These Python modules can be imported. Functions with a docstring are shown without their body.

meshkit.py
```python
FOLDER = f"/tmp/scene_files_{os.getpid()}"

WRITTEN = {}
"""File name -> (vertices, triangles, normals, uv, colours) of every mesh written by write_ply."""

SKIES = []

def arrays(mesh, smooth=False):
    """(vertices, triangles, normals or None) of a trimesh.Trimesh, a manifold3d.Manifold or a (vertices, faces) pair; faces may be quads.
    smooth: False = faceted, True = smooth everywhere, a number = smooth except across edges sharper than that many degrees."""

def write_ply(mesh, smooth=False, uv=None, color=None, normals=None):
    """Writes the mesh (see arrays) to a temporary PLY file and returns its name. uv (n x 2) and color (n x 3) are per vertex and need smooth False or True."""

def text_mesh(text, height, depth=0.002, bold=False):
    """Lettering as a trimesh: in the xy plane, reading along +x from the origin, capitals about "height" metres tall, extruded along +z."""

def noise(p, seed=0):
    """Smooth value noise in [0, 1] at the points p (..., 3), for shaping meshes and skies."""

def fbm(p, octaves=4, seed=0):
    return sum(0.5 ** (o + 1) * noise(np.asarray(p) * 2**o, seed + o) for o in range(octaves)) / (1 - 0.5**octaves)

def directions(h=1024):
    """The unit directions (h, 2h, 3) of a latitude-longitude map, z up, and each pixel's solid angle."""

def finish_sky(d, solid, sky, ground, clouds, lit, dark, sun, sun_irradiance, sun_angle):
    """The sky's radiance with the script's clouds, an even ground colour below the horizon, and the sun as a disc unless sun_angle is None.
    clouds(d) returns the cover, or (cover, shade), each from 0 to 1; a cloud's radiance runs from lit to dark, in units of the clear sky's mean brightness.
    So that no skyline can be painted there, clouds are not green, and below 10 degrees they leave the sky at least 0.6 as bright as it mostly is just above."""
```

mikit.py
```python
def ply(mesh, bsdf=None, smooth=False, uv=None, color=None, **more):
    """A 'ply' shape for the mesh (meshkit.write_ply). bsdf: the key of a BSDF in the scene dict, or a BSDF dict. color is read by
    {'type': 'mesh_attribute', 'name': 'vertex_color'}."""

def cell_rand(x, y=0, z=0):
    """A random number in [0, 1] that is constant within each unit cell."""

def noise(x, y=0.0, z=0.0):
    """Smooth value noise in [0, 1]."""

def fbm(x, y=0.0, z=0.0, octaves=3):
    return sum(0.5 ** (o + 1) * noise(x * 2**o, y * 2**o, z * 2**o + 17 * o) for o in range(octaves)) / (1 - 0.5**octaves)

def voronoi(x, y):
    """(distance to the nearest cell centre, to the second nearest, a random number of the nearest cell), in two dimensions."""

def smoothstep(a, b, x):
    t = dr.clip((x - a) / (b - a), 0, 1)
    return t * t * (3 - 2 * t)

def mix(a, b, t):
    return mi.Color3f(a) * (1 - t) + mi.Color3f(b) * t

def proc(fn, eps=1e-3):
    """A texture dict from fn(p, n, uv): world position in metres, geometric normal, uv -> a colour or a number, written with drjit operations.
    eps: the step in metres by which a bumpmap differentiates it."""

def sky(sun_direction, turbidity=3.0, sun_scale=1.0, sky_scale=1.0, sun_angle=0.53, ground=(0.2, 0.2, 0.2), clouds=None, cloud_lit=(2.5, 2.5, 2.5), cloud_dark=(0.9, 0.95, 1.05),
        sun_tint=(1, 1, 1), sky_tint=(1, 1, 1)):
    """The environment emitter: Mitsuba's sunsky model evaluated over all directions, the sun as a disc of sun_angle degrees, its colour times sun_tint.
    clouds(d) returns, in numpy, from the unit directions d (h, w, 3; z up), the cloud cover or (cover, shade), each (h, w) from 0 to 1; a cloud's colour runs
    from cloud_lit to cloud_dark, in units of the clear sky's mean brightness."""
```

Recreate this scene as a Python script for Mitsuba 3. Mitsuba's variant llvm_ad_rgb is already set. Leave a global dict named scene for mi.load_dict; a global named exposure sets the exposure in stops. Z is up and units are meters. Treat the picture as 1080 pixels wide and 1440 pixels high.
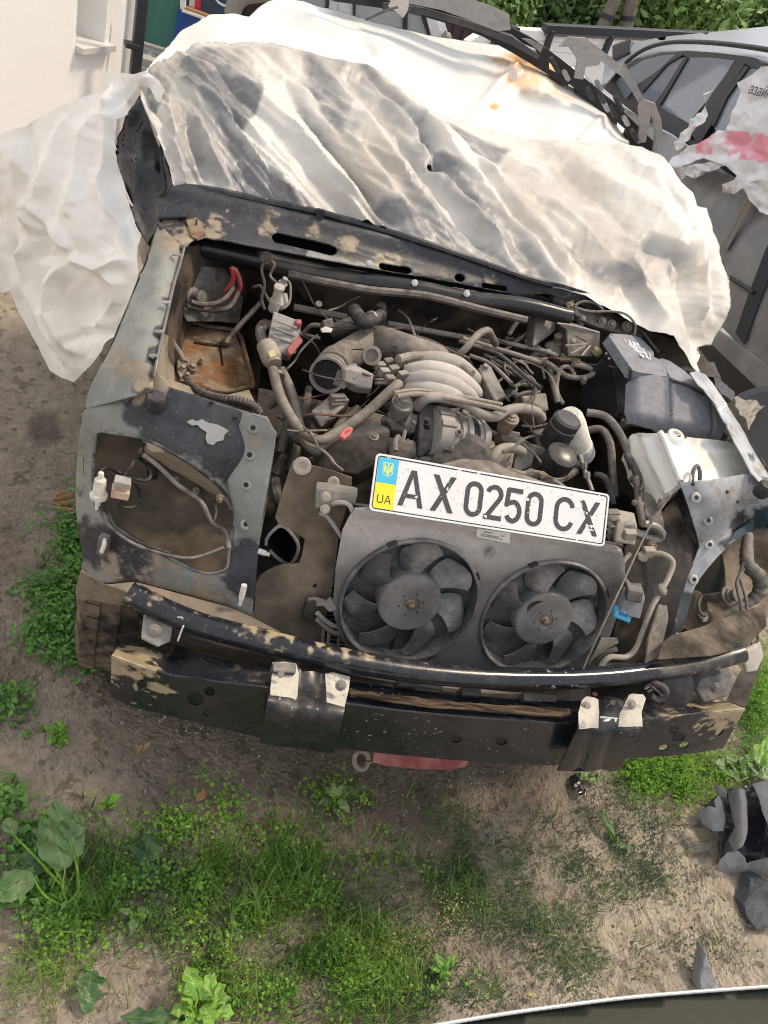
import math, random, zlib
import numpy as np, trimesh, manifold3d as m3
import drjit as dr, mitsuba as mi
import mikit
from mikit import noise, fbm, smoothstep, mix
from meshkit import text_mesh, fbm as nfbm, noise as nnoise
from scipy.spatial import Delaunay
from scipy.interpolate import RBFInterpolator, CubicSpline
from shapely.geometry import Polygon, Point, LineString
import shapely, shapely.affinity

scene, labels = {}, {}
# ------------------------------------------------------------------ camera, light, exposure
CAM = np.array([-0.711, -0.859, 1.809])
PITCH, ROLL, YAW, FOC = math.radians(36.82), math.radians(22.04), math.radians(21.84), 1082.0
_cy, _sy = math.cos(YAW), math.sin(YAW)
FWD = np.array([_sy*math.cos(PITCH), _cy*math.cos(PITCH), -math.sin(PITCH)])
_rt = np.array([_cy, -_sy, 0.0]); _up = np.cross(_rt, FWD)
RGT = _rt*math.cos(ROLL) + _up*math.sin(ROLL)
UPV = _up*math.cos(ROLL) - _rt*math.sin(ROLL)
scene['camera'] = {'type': 'perspective', 'fov': 2*math.degrees(math.atan(540/FOC)), 'fov_axis': 'x', 'near_clip': 0.02, 'far_clip': 400.0,
    'to_world': mi.ScalarTransform4f().look_at(origin=CAM.tolist(), target=(CAM+FWD).tolist(), up=UPV.tolist())}
scene['daylight'] = mikit.sky([0.56, 0.20, 0.93], turbidity=4, sun_scale=0.40, sun_angle=9, sky_scale=1.0,
    clouds=lambda d: 0.85*np.ones(d.shape[:2]), cloud_lit=(1.9, 1.9, 1.92), cloud_dark=(1.2, 1.2, 1.25), sun_tint=(1.0, 0.985, 0.96))
exposure = 2.38

# ------------------------------------------------------------------ helpers: placing
def ray(u, v): return RGT*((u-540)/FOC) - UPV*((v-720)/FOC) + FWD
def at(u, v, x=None, y=None, z=None, pl=None):
    """The point of the place seen at a photograph pixel that lies on the plane x, y or z = const (or through a point with a normal)."""
    d = ray(u, v)
    if x is not None: t = (x-CAM[0])/d[0]
    elif y is not None: t = (y-CAM[1])/d[1]
    elif z is not None: t = (z-CAM[2])/d[2]
    else: t = np.dot(np.asarray(pl[0])-CAM, pl[1])/np.dot(d, pl[1])
    return CAM + t*d
def pt(c):
    """(u, v, 'x'|'y'|'z', value) -> point"""
    return at(c[0], c[1], **{c[2]: c[3]})
def depth(P): return float(np.dot(np.asarray(P)-CAM, FWD))

class Surf:
    """A smooth surface through control points; depth varies like a plane's where three are given."""
    def __init__(s, ctrl, off=0.0):
        P = np.array([pt(c) if len(c) == 4 else at(c[0], c[1], pl=c[2]) for c in ctrl])
        uv = np.array([[c[0], c[1]] for c in ctrl], float)
        w = 1/((P-CAM) @ FWD)
        if len(ctrl) == 3:
            A = np.c_[uv, np.ones(3)]; k = np.linalg.solve(A, w); s.f = lambda q: q @ k[:2] + k[2]
        else:
            r = RBFInterpolator(uv/500, w, kernel='thin_plate_spline', degree=1); s.f = lambda q: r(q/500)
        s.off = off
    def __call__(s, q):
        q = np.atleast_2d(np.asarray(q, float))
        d = RGT[None]*((q[:, :1]-540)/FOC) - UPV[None]*((q[:, 1:]-720)/FOC) + FWD[None]
        return CAM + d*(1/s.f(q)-s.off)[:, None]
def plane_ctrl(p, n, uvs=((300, 600), (800, 600), (550, 900))): return [(u, v, (p, n)) for u, v in uvs]

def resample(P, step, closed=True):
    P = np.asarray(P, float); out = []
    n = len(P)
    for i in range(n if closed else n-1):
        a, b = P[i], P[(i+1) % n]; k = max(1, int(round(np.linalg.norm(b-a)/step)))
        out += [a+(b-a)*j/k for j in range(k)]
    if not closed: out.append(P[-1])
    return np.array(out)
def smooth_line(P, closed=True, k=4):
    """Catmull-Rom through the points."""
    P = np.asarray(P, float); n = len(P); out = []
    for i in range(n if closed else n-1):
        p0, p1, p2, p3 = (P[(i+j) % n] if closed else P[min(max(i+j, 0), n-1)] for j in (-1, 0, 1, 2))
        for t in np.arange(k)/k:
            out.append(0.5*((2*p1)+(-p0+p2)*t+(2*p0-5*p1+4*p2-p3)*t*t+(-p0+3*p1-3*p2+p3)*t**3))
    if not closed: out.append(P[-1])
    return np.array(out)

# ------------------------------------------------------------------ helpers: meshes
def tri_region(outline, holes=(), step=10, jitter=0.15, rng=None):
    poly = Polygon(outline, [h for h in holes])
    if not poly.is_valid: poly = poly.buffer(0)
    if poly.geom_type != 'Polygon': poly = max(poly.geoms, key=lambda g: g.area)
    rings = [np.array(poly.exterior.coords)[:-1]] + [np.array(r.coords)[:-1] for r in poly.interiors]
    pts = [resample(r, step) for r in rings]
    x0, y0, x1, y1 = poly.bounds
    gx, gy = np.meshgrid(np.arange(x0+step*.5, x1, step), np.arange(y0+step*.5, y1, step*.87))
    gx[1::2] += step*.5
    g = np.c_[gx.ravel(), gy.ravel()]
    inner = poly.buffer(-step*.45)
    g = g[shapely.contains_xy(inner, g[:, 0], g[:, 1])]
    q = np.vstack(pts+[g])
    q = q + 1e-4*np.random.default_rng(1).standard_normal(q.shape)
    d = Delaunay(q).simplices
    c = q[d].mean(1)
    big = poly.buffer(1e-3)
    d = d[shapely.contains_xy(big, c[:, 0], c[:, 1])]
    a, b, e = q[d[:, 0]], q[d[:, 1]], q[d[:, 2]]
    cr = (b-a)[:, 0]*(e-a)[:, 1]-(b-a)[:, 1]*(e-a)[:, 0]
    d = d[np.abs(cr) > 1e-3]; cr = cr[np.abs(cr) > 1e-3]
    d[cr > 0] = d[cr > 0][:, ::-1]       # pixel v runs down: this winding faces the camera
    return q, d
def vnormals(v, f):
    n = np.zeros_like(v); fn = np.cross(v[f[:, 1]]-v[f[:, 0]], v[f[:, 2]]-v[f[:, 0]])
    for k in range(3): np.add.at(n, f[:, k], fn)
    return n/np.maximum(np.linalg.norm(n, axis=1, keepdims=True), 1e-12)
def solidify(v, f, t):
    n = vnormals(v, f); N = len(v)
    e = np.vstack([f[:, [0, 1]], f[:, [1, 2]], f[:, [2, 0]]])
    key = {tuple(x) for x in e.tolist()}
    be = np.array([x for x in e.tolist() if (x[1], x[0]) not in key])
    a, b = be[:, 0], be[:, 1]
    side = np.vstack([np.c_[a, a+N, b], np.c_[b, a+N, b+N]])
    return np.vstack([v, v-n*t]), np.vstack([f, f[:, ::-1]+N, side])
def sheet(outline, ctrl, thick=0.003, holes=(), step=10, disp=None, off=0.0, skirt=None, curve=False):
    """A sheet with real thickness over an outline; disp(q) lifts it along its normal; skirt = (vector, test) hangs a hidden border."""
    if curve: outline = smooth_line(outline)
    S = ctrl if isinstance(ctrl, Surf) else Surf(ctrl)
    q, f = tri_region(outline, holes, step)
    v = S(q)
    n = vnormals(v, f)
    if off: v = v+n*off
    if disp is not None: v = v + n*np.asarray(disp(q))[:, None]
    if skirt is not None:
        vec, test, rows = skirt
        e = np.vstack([f[:, [0, 1]], f[:, [1, 2]], f[:, [2, 0]]]); key = {tuple(x) for x in e.tolist()}
        be = [x for x in e.tolist() if (x[1], x[0]) not in key and test(*q[x[0]]) and test(*q[x[1]])]
        prev = {}; base = list(v); qq = list(q); ff = [f]
        idx = sorted({i for x in be for i in x})
        layers = [{i: i for i in idx}]
        for k in range(1, rows+1):
            m = {}
            s = k/rows
            for i in idx:
                m[i] = len(base); base.append(v[i]+np.array(vec(s))); qq.append(q[i])
            layers.append(m)
        for k in range(rows):
            A, B = layers[k], layers[k+1]
            ff.append(np.array([[A[a], B[a], A[b]] for a, b in be]+[[A[b], B[a], B[b]] for a, b in be]))
        v = np.array(base); q = np.array(qq); f = np.vstack(ff)
    sheet.q = q
    if thick == 0: return trimesh.Trimesh(v, f, process=False)
    vv, ff = solidify(v, f, thick)
    return trimesh.Trimesh(vv, ff, process=False)
def tube(P, r, n=10, k=5, closed=False, rfun=None, smooth=True, caps=True, flat=1.0):
    P = np.asarray(P, float)
    C = smooth_line(P, closed, k) if smooth else P
    T = np.gradient(C, axis=0); T /= np.maximum(np.linalg.norm(T, axis=1, keepdims=True), 1e-9)
    u = np.cross(T[0], [0, 0, 1.0]);
    if np.linalg.norm(u) < 1e-3: u = np.cross(T[0], [1.0, 0, 0])
    u /= np.linalg.norm(u); rings = []
    s = np.linspace(0, 1, len(C)); rr = np.interp(s, np.linspace(0, 1, len(r)), r) if np.ndim(r) else np.full(len(C), r)
    if rfun is not None: rr = rr*rfun(np.r_[0, np.cumsum(np.linalg.norm(np.diff(C, axis=0), axis=1))])
    a = np.arange(n)*2*np.pi/n
    for c, t, q in zip(C, T, rr):
        u = u-t*np.dot(u, t); u /= np.linalg.norm(u); w = np.cross(t, u)
        rings.append(c+q*(np.cos(a)[:, None]*u*flat+np.sin(a)[:, None]*w))
    v = np.vstack(rings); m = len(C); F = []
    i = np.arange(n); j = (i+1) % n
    for k2 in range(m-1):
        F += [np.c_[i+k2*n, j+k2*n, i+k2*n+n], np.c_[j+k2*n, j+k2*n+n, i+k2*n+n]]
    if caps:
        v = np.vstack([v, C[:1], C[-1:]])
        F += [np.c_[j, i, i*0+m*n], np.c_[i+(m-1)*n, j+(m-1)*n, i*0+m*n+1]]
    return trimesh.Trimesh(v, np.vstack(F), process=False)
def frame(axis, ref=(0, 0, 1.0)):
    w = np.asarray(axis, float); w = w/np.linalg.norm(w)
    u = np.cross(ref, w)
    if np.linalg.norm(u) < 1e-3: u = np.cross([1.0, 0, 0], w)
    u /= np.linalg.norm(u)
    return u, np.cross(w, u), w
def lathe(o, axis, prof, n=28):
    """prof: (radius, height along the axis) from the back end to the front end."""
    u, w, t = frame(axis); a = np.arange(n)*2*np.pi/n
    v = np.vstack([np.asarray(o)+h*t+r*(np.cos(a)[:, None]*u+np.sin(a)[:, None]*w) for r, h in prof])
    i = np.arange(n); j = (i+1) % n; F = []
    for k in range(len(prof)-1): F += [np.c_[i+k*n, j+k*n, i+k*n+n], np.c_[j+k*n, j+k*n+n, i+k*n+n]]
    m = len(prof); v = np.vstack([v, np.asarray(o)+prof[0][1]*t, np.asarray(o)+prof[-1][1]*t])
    F += [np.c_[j, i, i*0+m*n], np.c_[i+(m-1)*n, j+(m-1)*n, i*0+m*n+1]]
    return trimesh.Trimesh(v, np.vstack(F), process=False)
_SPH = trimesh.creation.icosphere(subdivisions=1)
def hull(P, r=0.004):
    """Rounded convex solid: the hull of small spheres at the points."""
    P = np.asarray(P, float)
    v = (P[:, None]+_SPH.vertices[None]*r).reshape(-1, 3)
    h = trimesh.convex.convex_hull(v)
    return h
def block(face, vec, r=0.004, **kw):
    """face: list of (u, v, axis, value) or points; vec: how far the solid reaches behind it."""
    P = np.array([pt(c) if len(c) == 4 else np.asarray(c, float) for c in face])
    return hull(np.vstack([P, P+np.asarray(vec, float)]), r)
def box(o, ex, ey, ez, size, r=0.003):
    ex, ey, ez = (np.asarray(e, float)/np.linalg.norm(e) for e in (ex, ey, ez))
    P = [np.asarray(o)+ex*a*(size[0]/2-r)+ey*b*(size[1]/2-r)+ez*c*(size[2]/2-r) for a in (-1, 1) for b in (-1, 1) for c in (-1, 1)]
    return hull(P, r)
def abox(x0, x1, y0, y1, z0, z1, r=0.0):
    m = trimesh.creation.box((x1-x0, y1-y0, z1-z0)) if r == 0 else None
    if m is None: return box(((x0+x1)/2, (y0+y1)/2, (z0+z1)/2), (1, 0, 0), (0, 1, 0), (0, 0, 1), (x1-x0, y1-y0, z1-z0), r)
    m.apply_translation(((x0+x1)/2, (y0+y1)/2, (z0+z1)/2)); return m
def cat(*ms): return trimesh.util.concatenate([trimesh.Trimesh(m.vertices, m.faces, process=False) for m in ms])

# ------------------------------------------------------------------ helpers: naming
def key_for(name):
    if name not in scene and name not in labels: return name
    k = 1
    while f'{name}_{k:03d}' in scene or f'{name}_{k:03d}' in labels: k += 1
    return f'{name}_{k:03d}'
def thing(name, label, category, group=None):
    k = key_for(name); labels[k] = {'label': label, 'category': category}
    if group: labels[k]['group'] = group
    return k
def code(col, dust):
    """colour and dust amount of a part, packed in its uv for the shared dusty materials"""
    r, g, b = (min(max(c, 0), 1) for c in col)
    return math.floor(g*255)+0.25+0.5*r, math.floor(min(dust, 1)*255)+0.25+0.5*b
def put(name, mesh, mat, parent=None, smooth=35, col=None, dust=0.5, label=None, kind=None, uv=None, color=None):
    """One mesh = one entry. mat 'dusty', 'gloss' or 'metal' take col and dust."""
    k = key_for(name if parent is None else f'{parent}__{name}')
    if col is not None:
        h1, h2 = zlib.crc32(k.encode())%997/997, zlib.crc32((k+'x').encode())%997/997      # no two castings are equally dirty
        f = 0.72+0.62*h1; col = tuple(c*f for c in col); dust = dust*(0.38+0.55*h2)
        m = trimesh.graph.smooth_shade(trimesh.Trimesh(mesh.vertices, mesh.faces, process=False), angle=math.radians(smooth)) if smooth not in (True, False) else mesh
        scene[k] = mikit.ply(m, mat, smooth=bool(smooth), uv=np.tile(code(col, dust), (len(m.vertices), 1)))
    else:
        scene[k] = mikit.ply(mesh, mat, smooth=smooth, uv=uv, color=color)
    if label: labels.setdefault(k, {})['label'] = label
    if kind: labels.setdefault(k, {})['kind'] = kind
    return k

# ------------------------------------------------------------------ materials
C3 = mi.Color3f
DUST = (0.275, 0.248, 0.218)
def two(b): return {'type': 'twosided', 'b': b}
def pr(fn, rough=0.5, metal=0.0, spec=0.5, **kw): return two({'type': 'principled', 'base_color': mikit.proc(fn) if callable(fn) else {'type': 'rgb', 'value': list(fn)}, 'roughness': mikit.proc(rough) if callable(rough) else rough, 'metallic': metal, 'specular': spec, **kw})
def f_dusty(p, n, uv):
    g = dr.floor(uv.x)/255; r = (uv.x-dr.floor(uv.x)-0.25)*2; d = dr.floor(uv.y)/255; b = (uv.y-dr.floor(uv.y)-0.25)*2
    lo = fbm(p.x*9, p.y*9, p.z*9, 4); hi = fbm(p.x*70, p.y*70, p.z*70, 3); sp = noise(p.x*260, p.y*260, p.z*260)
    up = smoothstep(-0.5, 0.9, n.z)
    t = dr.clip(d*(0.12+1.0*up)*smoothstep(0.25, 0.72, 0.6*lo+0.4*hi)*1.35, 0, 0.93)
    base = C3(r, g, b)*(0.72+0.5*hi)
    dust = C3(*DUST)*(0.6+0.7*lo+0.25*sp)
    return base*(1-t)+dust*t
scene['dusty'] = pr(f_dusty, 0.62, spec=0.35)
scene['gloss'] = pr(f_dusty, lambda p, n, uv: 0.22+0.3*fbm(p.x*14, p.y*14, p.z*14, 3), spec=0.5)
scene['metal'] = pr(f_dusty, lambda p, n, uv: 0.35+0.3*fbm(p.x*25, p.y*25, p.z*25, 3), metal=0.55)
def f_black(p, n, uv):
    """worn dark navy body paint: dirt bloom, bare specks, tan overspray"""
    lo = fbm(p.x*5+3, p.y*5, p.z*5, 4); hi = fbm(p.x*55, p.y*55, p.z*55, 3); sp = noise(p.x*330, p.y*330, p.z*330)
    up = smoothstep(0.0, 0.95, n.z)
    c = mix((0.007, 0.008, 0.013), (0.020, 0.022, 0.029), hi)
    bloom = smoothstep(0.48, 0.72, lo*0.7+hi*0.3)*(0.10+0.5*up)
    c = c*(1-bloom)+C3(0.17, 0.145, 0.115)*(0.6+0.6*hi)*bloom
    chip = 0.8*smoothstep(0.74, 0.80, fbm(p.x*120, p.y*120, p.z*120, 2))*smoothstep(0.52, 0.66, fbm(p.x*9, p.y*9+9, p.z*9, 2))
    c = c*(1-chip)+C3(0.42, 0.4, 0.37)*chip
    for (a, b, e, r, w) in ((-0.70, 0.105, 0.605, 0.075, 1.0), (-0.64, 0.06, 0.565, 0.030, 1.0), (0.68, 0.10, 0.60, 0.085, 0.85), (0.52, 0.05, 0.62, 0.05, 0.4), (-0.62, 0.20, 0.70, 0.14, 0.34), (-0.45, 0.15, 0.70, 0.12, 0.34), (-0.30, 0.12, 0.70, 0.10, 0.30)):
        m = w*dr.exp(-(dr.square(p.x-a)+dr.square(p.y-b)+dr.square((p.z-e)*1.2))/(r*r))*(0.35+0.9*up if e > 0.66 else 1.0)
        m = smoothstep(0.30, 0.62, m+0.55*(lo-0.5)+1.5*(hi-0.5))*smoothstep(0.06, 0.22, m); tn = mix((0.20, 0.15, 0.085), (0.46, 0.38, 0.25), hi)
        c = c*(1-0.9*m)+tn*0.9*m
    s = smoothstep(0.86, 0.92, sp)*0.5
    return c*(1-s)+C3(0.2, 0.18, 0.15)*s
scene['black_paint'] = pr(f_black, lambda p, n, uv: 0.16+0.34*smoothstep(0.4, 0.7, fbm(p.x*5+3, p.y*5, p.z*5, 4)), spec=0.5)
def f_primer(p, n, uv):
    """grey green primer fading to dark paint where uv.x says so"""
    lo = fbm(p.x*7, p.y*7+4, p.z*7, 4); hi = fbm(p.x*60, p.y*60, p.z*60, 3)
    c = mix((0.168, 0.174, 0.162), (0.275, 0.278, 0.256), lo)*(0.80+0.40*hi)
    k = smoothstep(0.38, 0.64, uv.x+0.8*(lo-0.5)+0.5*(hi-0.5))
    dk = mix((0.014, 0.015, 0.023), (0.05, 0.05, 0.058), hi)
    c = c*(1-k)+dk*k
    t = smoothstep(0.40, 0.66, uv.y+1.1*(lo-0.5)+0.7*(hi-0.5))
    c = c*(1-t)+C3(0.25, 0.205, 0.15)*(0.65+0.7*hi)*t
    sp = smoothstep(0.86, 0.92, noise(p.x*300, p.y*300, p.z*300))*0.35
    return c*(1-sp)+C3(0.36, 0.34, 0.3)*sp
scene['primer'] = pr(f_primer, lambda p, n, uv: 0.32+0.3*fbm(p.x*30, p.y*30, p.z*30, 2), spec=0.4)
def f_rust(p, n, uv):
    lo = fbm(p.x*16, p.y*16, p.z*16, 4); hi = fbm(p.x*90, p.y*90, p.z*90, 3)
    c = mix((0.10, 0.045, 0.02), (0.25, 0.13, 0.06), hi)
    t = smoothstep(0.42, 0.62, lo)
    return c*(1-t)+C3(0.24, 0.18, 0.12)*(0.6+0.7*hi)*t
scene['rust'] = pr(f_rust, 0.8, spec=0.2)
def f_film(p, n, uv):
    """milky polythene: uv.x = how much dark material lies under it, uv.y = yellow resin stain"""
    lo = fbm(p.x*4+1, p.y*4, p.z*4, 4); hi = fbm(p.x*40, p.y*40, p.z*40, 3); st = fbm(p.x*14+5, p.y*14, p.z*14, 3)
    c = mix((0.42, 0.39, 0.345), (0.615, 0.595, 0.555), smoothstep(0.28, 0.62, lo))*(0.92+0.12*hi)
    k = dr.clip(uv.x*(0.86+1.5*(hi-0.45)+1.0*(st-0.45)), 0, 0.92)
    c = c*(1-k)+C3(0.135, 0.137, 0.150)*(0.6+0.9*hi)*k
    yl = smoothstep(0.35, 0.75, uv.y+0.9*(st-0.5)+0.5*(hi-0.5))
    c = c*(1-0.75*yl)+C3(0.62, 0.36, 0.09)*0.75*yl
    br = smoothstep(0.75, 1.05, uv.y+0.8*(st-0.5))
    c = c*(1-0.5*br)+C3(0.30, 0.12, 0.03)*0.5*br
    d = smoothstep(0.60, 0.72, fbm(p.x*24, p.y*24, p.z*24, 3))*0.14
    return c*(1-d)+C3(0.3, 0.25, 0.19)*d
scene['film'] = pr(f_film, 0.45, spec=0.4, clearcoat=0.35, clearcoat_gloss=0.75)
def f_hang(p, n, uv):
    lo = fbm(p.x*4+1, p.y*4, p.z*4, 4); hi = fbm(p.x*40, p.y*40, p.z*40, 3)
    c = mix((0.72, 0.705, 0.67), (0.83, 0.825, 0.80), smoothstep(0.3, 0.6, lo))*(0.94+0.08*hi); k = dr.clip(uv.x, 0, 1)
    return c*(1-k)+C3(0.2, 0.19, 0.18)*k
scene['film_hang'] = pr(f_hang, 0.45, spec=0.4, clearcoat=0.3, clearcoat_gloss=0.75)
# ------------------------------------------------------------------ the wrecked front of a car
car = thing('stripped_car', 'stripped black car front with open engine bay and bare fans, without bonnet or headlights', 'car')
BLK, DKP, GRP, ALU, HOSE, BRN, TAN = (0.018, 0.018, 0.021), (0.035, 0.034, 0.034), (0.11, 0.105, 0.10), (0.27, 0.255, 0.235), (0.12, 0.10, 0.08), (0.07, 0.052, 0.04), (0.30, 0.25, 0.19)
def part(name, mesh, col, dust=0.5, mat='dusty', parent=None, **kw): return put(name, mesh, mat, parent or car, col=col, dust=dust, **kw)
def wire(pts, r=0.003, col=BLK, dust=0.5, name='wire', n=7, parent=None, **kw): return part(name, tube([pt(c) if len(c) == 4 else c for c in pts], r, n=n, **kw), col, dust, parent=parent)
def zpath(z0, z1, uv):
    """pixels with a height running from z0 to z1"""
    n = len(uv); return [(u, v, 'z', z0+(z1-z0)*i/(n-1)) for i, (u, v) in enumerate(uv)]

# --- bumper beam: crease / lower / rear edges, bowed in plan
yb = lambda u: 0.0 + 0.085*((u-600)/450)**2
crease = [(157, 922), (200, 938), (243, 951), (310, 960), (373, 967), (430, 980), (485, 990), (560, 1000), (640, 1008), (720, 1014), (790, 1018), (850, 1016), (904, 1012), (960, 1006), (1010, 1001), (1048, 997)]
lower = [(1017, 1052), (985, 1058), (940, 1063), (885, 1067), (830, 1072), (775, 1076), (700, 1073), (640, 1069), (550, 1061), (475, 1052), (420, 1045), (368, 1038), (284, 1018), (215, 1001), (186, 994), (155, 980)]
rear = [(1022, 985), (1000, 988), (950, 984), (905, 983), (850, 984), (800, 986), (720, 983), (640, 977), (560, 968), (490, 958), (430, 945), (366, 934), (330, 930), (271, 919), (235, 922), (215, 912), (168, 906)]
beamS = [(u, v, 'y', yb(u)) for u, v in crease] + [(u, v, 'y', yb(u)+0.004) for u, v in lower]
def ell(u, v, a, b, ang=0, n=14):
    t = np.arange(n)*2*np.pi/n; c, s = math.cos(ang), math.sin(ang)
    return [(u+a*math.cos(q)*c-b*math.sin(q)*s, v+a*math.cos(q)*s+b*math.sin(q)*c) for q in t]
bh = [ell(199, 963, 8, 7), ell(275, 983, 12, 9, .3), ell(295, 972, 8, 6.5, .3), ell(292, 1002, 7, 5.5, .3), ell(641, 1039, 8.5, 6), ell(705, 1042, 8.5, 6),
      ell(947, 1027, 7, 5, -.3), ell(954, 1037, 10, 7, -.4), ell(933, 1052, 7, 4.5, -.3), ell(962, 1048, 7, 4.5, -.3), ell(1012, 1029, 8, 4, -.8)]
beam = put('bumper_beam', sheet(crease+lower, beamS, 0.004, bh, 9), 'black_paint', car)
put('top_flange', sheet(crease+rear, [(u, v, 'y', yb(u)+0.0015) for u, v in crease]+[(u, v, 'y', yb(u)+0.085) for u, v in rear], 0.004, step=9), 'black_paint', beam)
put('rear_web', sheet([(u, v+6) for u, v in rear]+[(170, 970), (285, 1005), (370, 1026), (640, 1058), (775, 1064), (1000, 1040)], [(u, v, 'y', yb(u)+0.082) for u, v in rear]+[(170, 970, 'y', .16), (370, 1026, 'y', .11), (640, 1058, 'y', .085), (1000, 1040, 'y', .16)], 0.004, step=16), 'black_paint', beam)
# rusty splintered strip of old foam on top of the beam, tan paint at its ends
put('rust_strip', sheet([(490, 973), (560, 982), (640, 990), (720, 996), (800, 999), (803, 1008), (790, 1011), (720, 1006), (640, 1000), (560, 992), (492, 982)], [(490, 968, 'y', .055), (800, 993, 'y', .055), (492, 984, 'y', .016), (640, 1002, 'y', .008), (790, 1014, 'y', .018), (640, 984, 'y', .05)], 0.004, step=6,
    disp=lambda q: 0.003+0.008*nfbm(np.c_[q[:, 0]/18, q[:, 1]/2.2, q[:, 0]*0], 3)), 'old_foam', beam)
scene['old_foam'] = pr(lambda p, n, uv: mix((0.022, 0.016, 0.013), (0.15, 0.10, 0.065), smoothstep(0.3, 0.75, fbm(p.x*16, p.y*140, p.z*140, 4))), 0.85, spec=0.15)
# --- two mounting brackets over the beam
def bracket(out, ctrl, folds, cream):
    b = put('mounting_bracket', sheet(out, ctrl, 0.004, step=6, disp=folds), 'black_paint', car)
    for c in cream: put('cream_patch', sheet(c, ctrl, 0.001, step=4, disp=lambda q: folds(q)+0.0015), 'cream', b)
    return b
def f_cream(p, n, uv):
    hi = fbm(p.x*90, p.y*90, p.z*90, 3); lo = fbm(p.x*28, p.y*28, p.z*28, 3)
    c = mix((0.44, 0.41, 0.34), (0.60, 0.57, 0.50), lo); t = smoothstep(0.55, 0.66, hi*0.5+lo*0.5)*uv.x
    return c*(1-t)+C3(0.12, 0.11, 0.10)*t
scene['cream'] = pr(f_cream, 0.6, spec=0.3)
def rib(q, lines, amp, w):
    h = np.zeros(len(q))
    for a, b in lines:
        a, b = np.array(a, float), np.array(b, float); d = b-a; L = np.linalg.norm(d); nrm = np.array([-d[1], d[0]])/L
        h += amp*np.clip(1-np.abs((q-a) @ nrm)/w, 0, 1)
    return h
b1out = [(379, 971), (383, 931), (400, 930), (416, 933), (426, 943), (455, 945), (467, 945), (480, 946), (493, 951), (492, 968), (487, 988), (478, 1025), (469, 1060), (420, 1053), (365, 1045), (372, 1008)]
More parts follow.
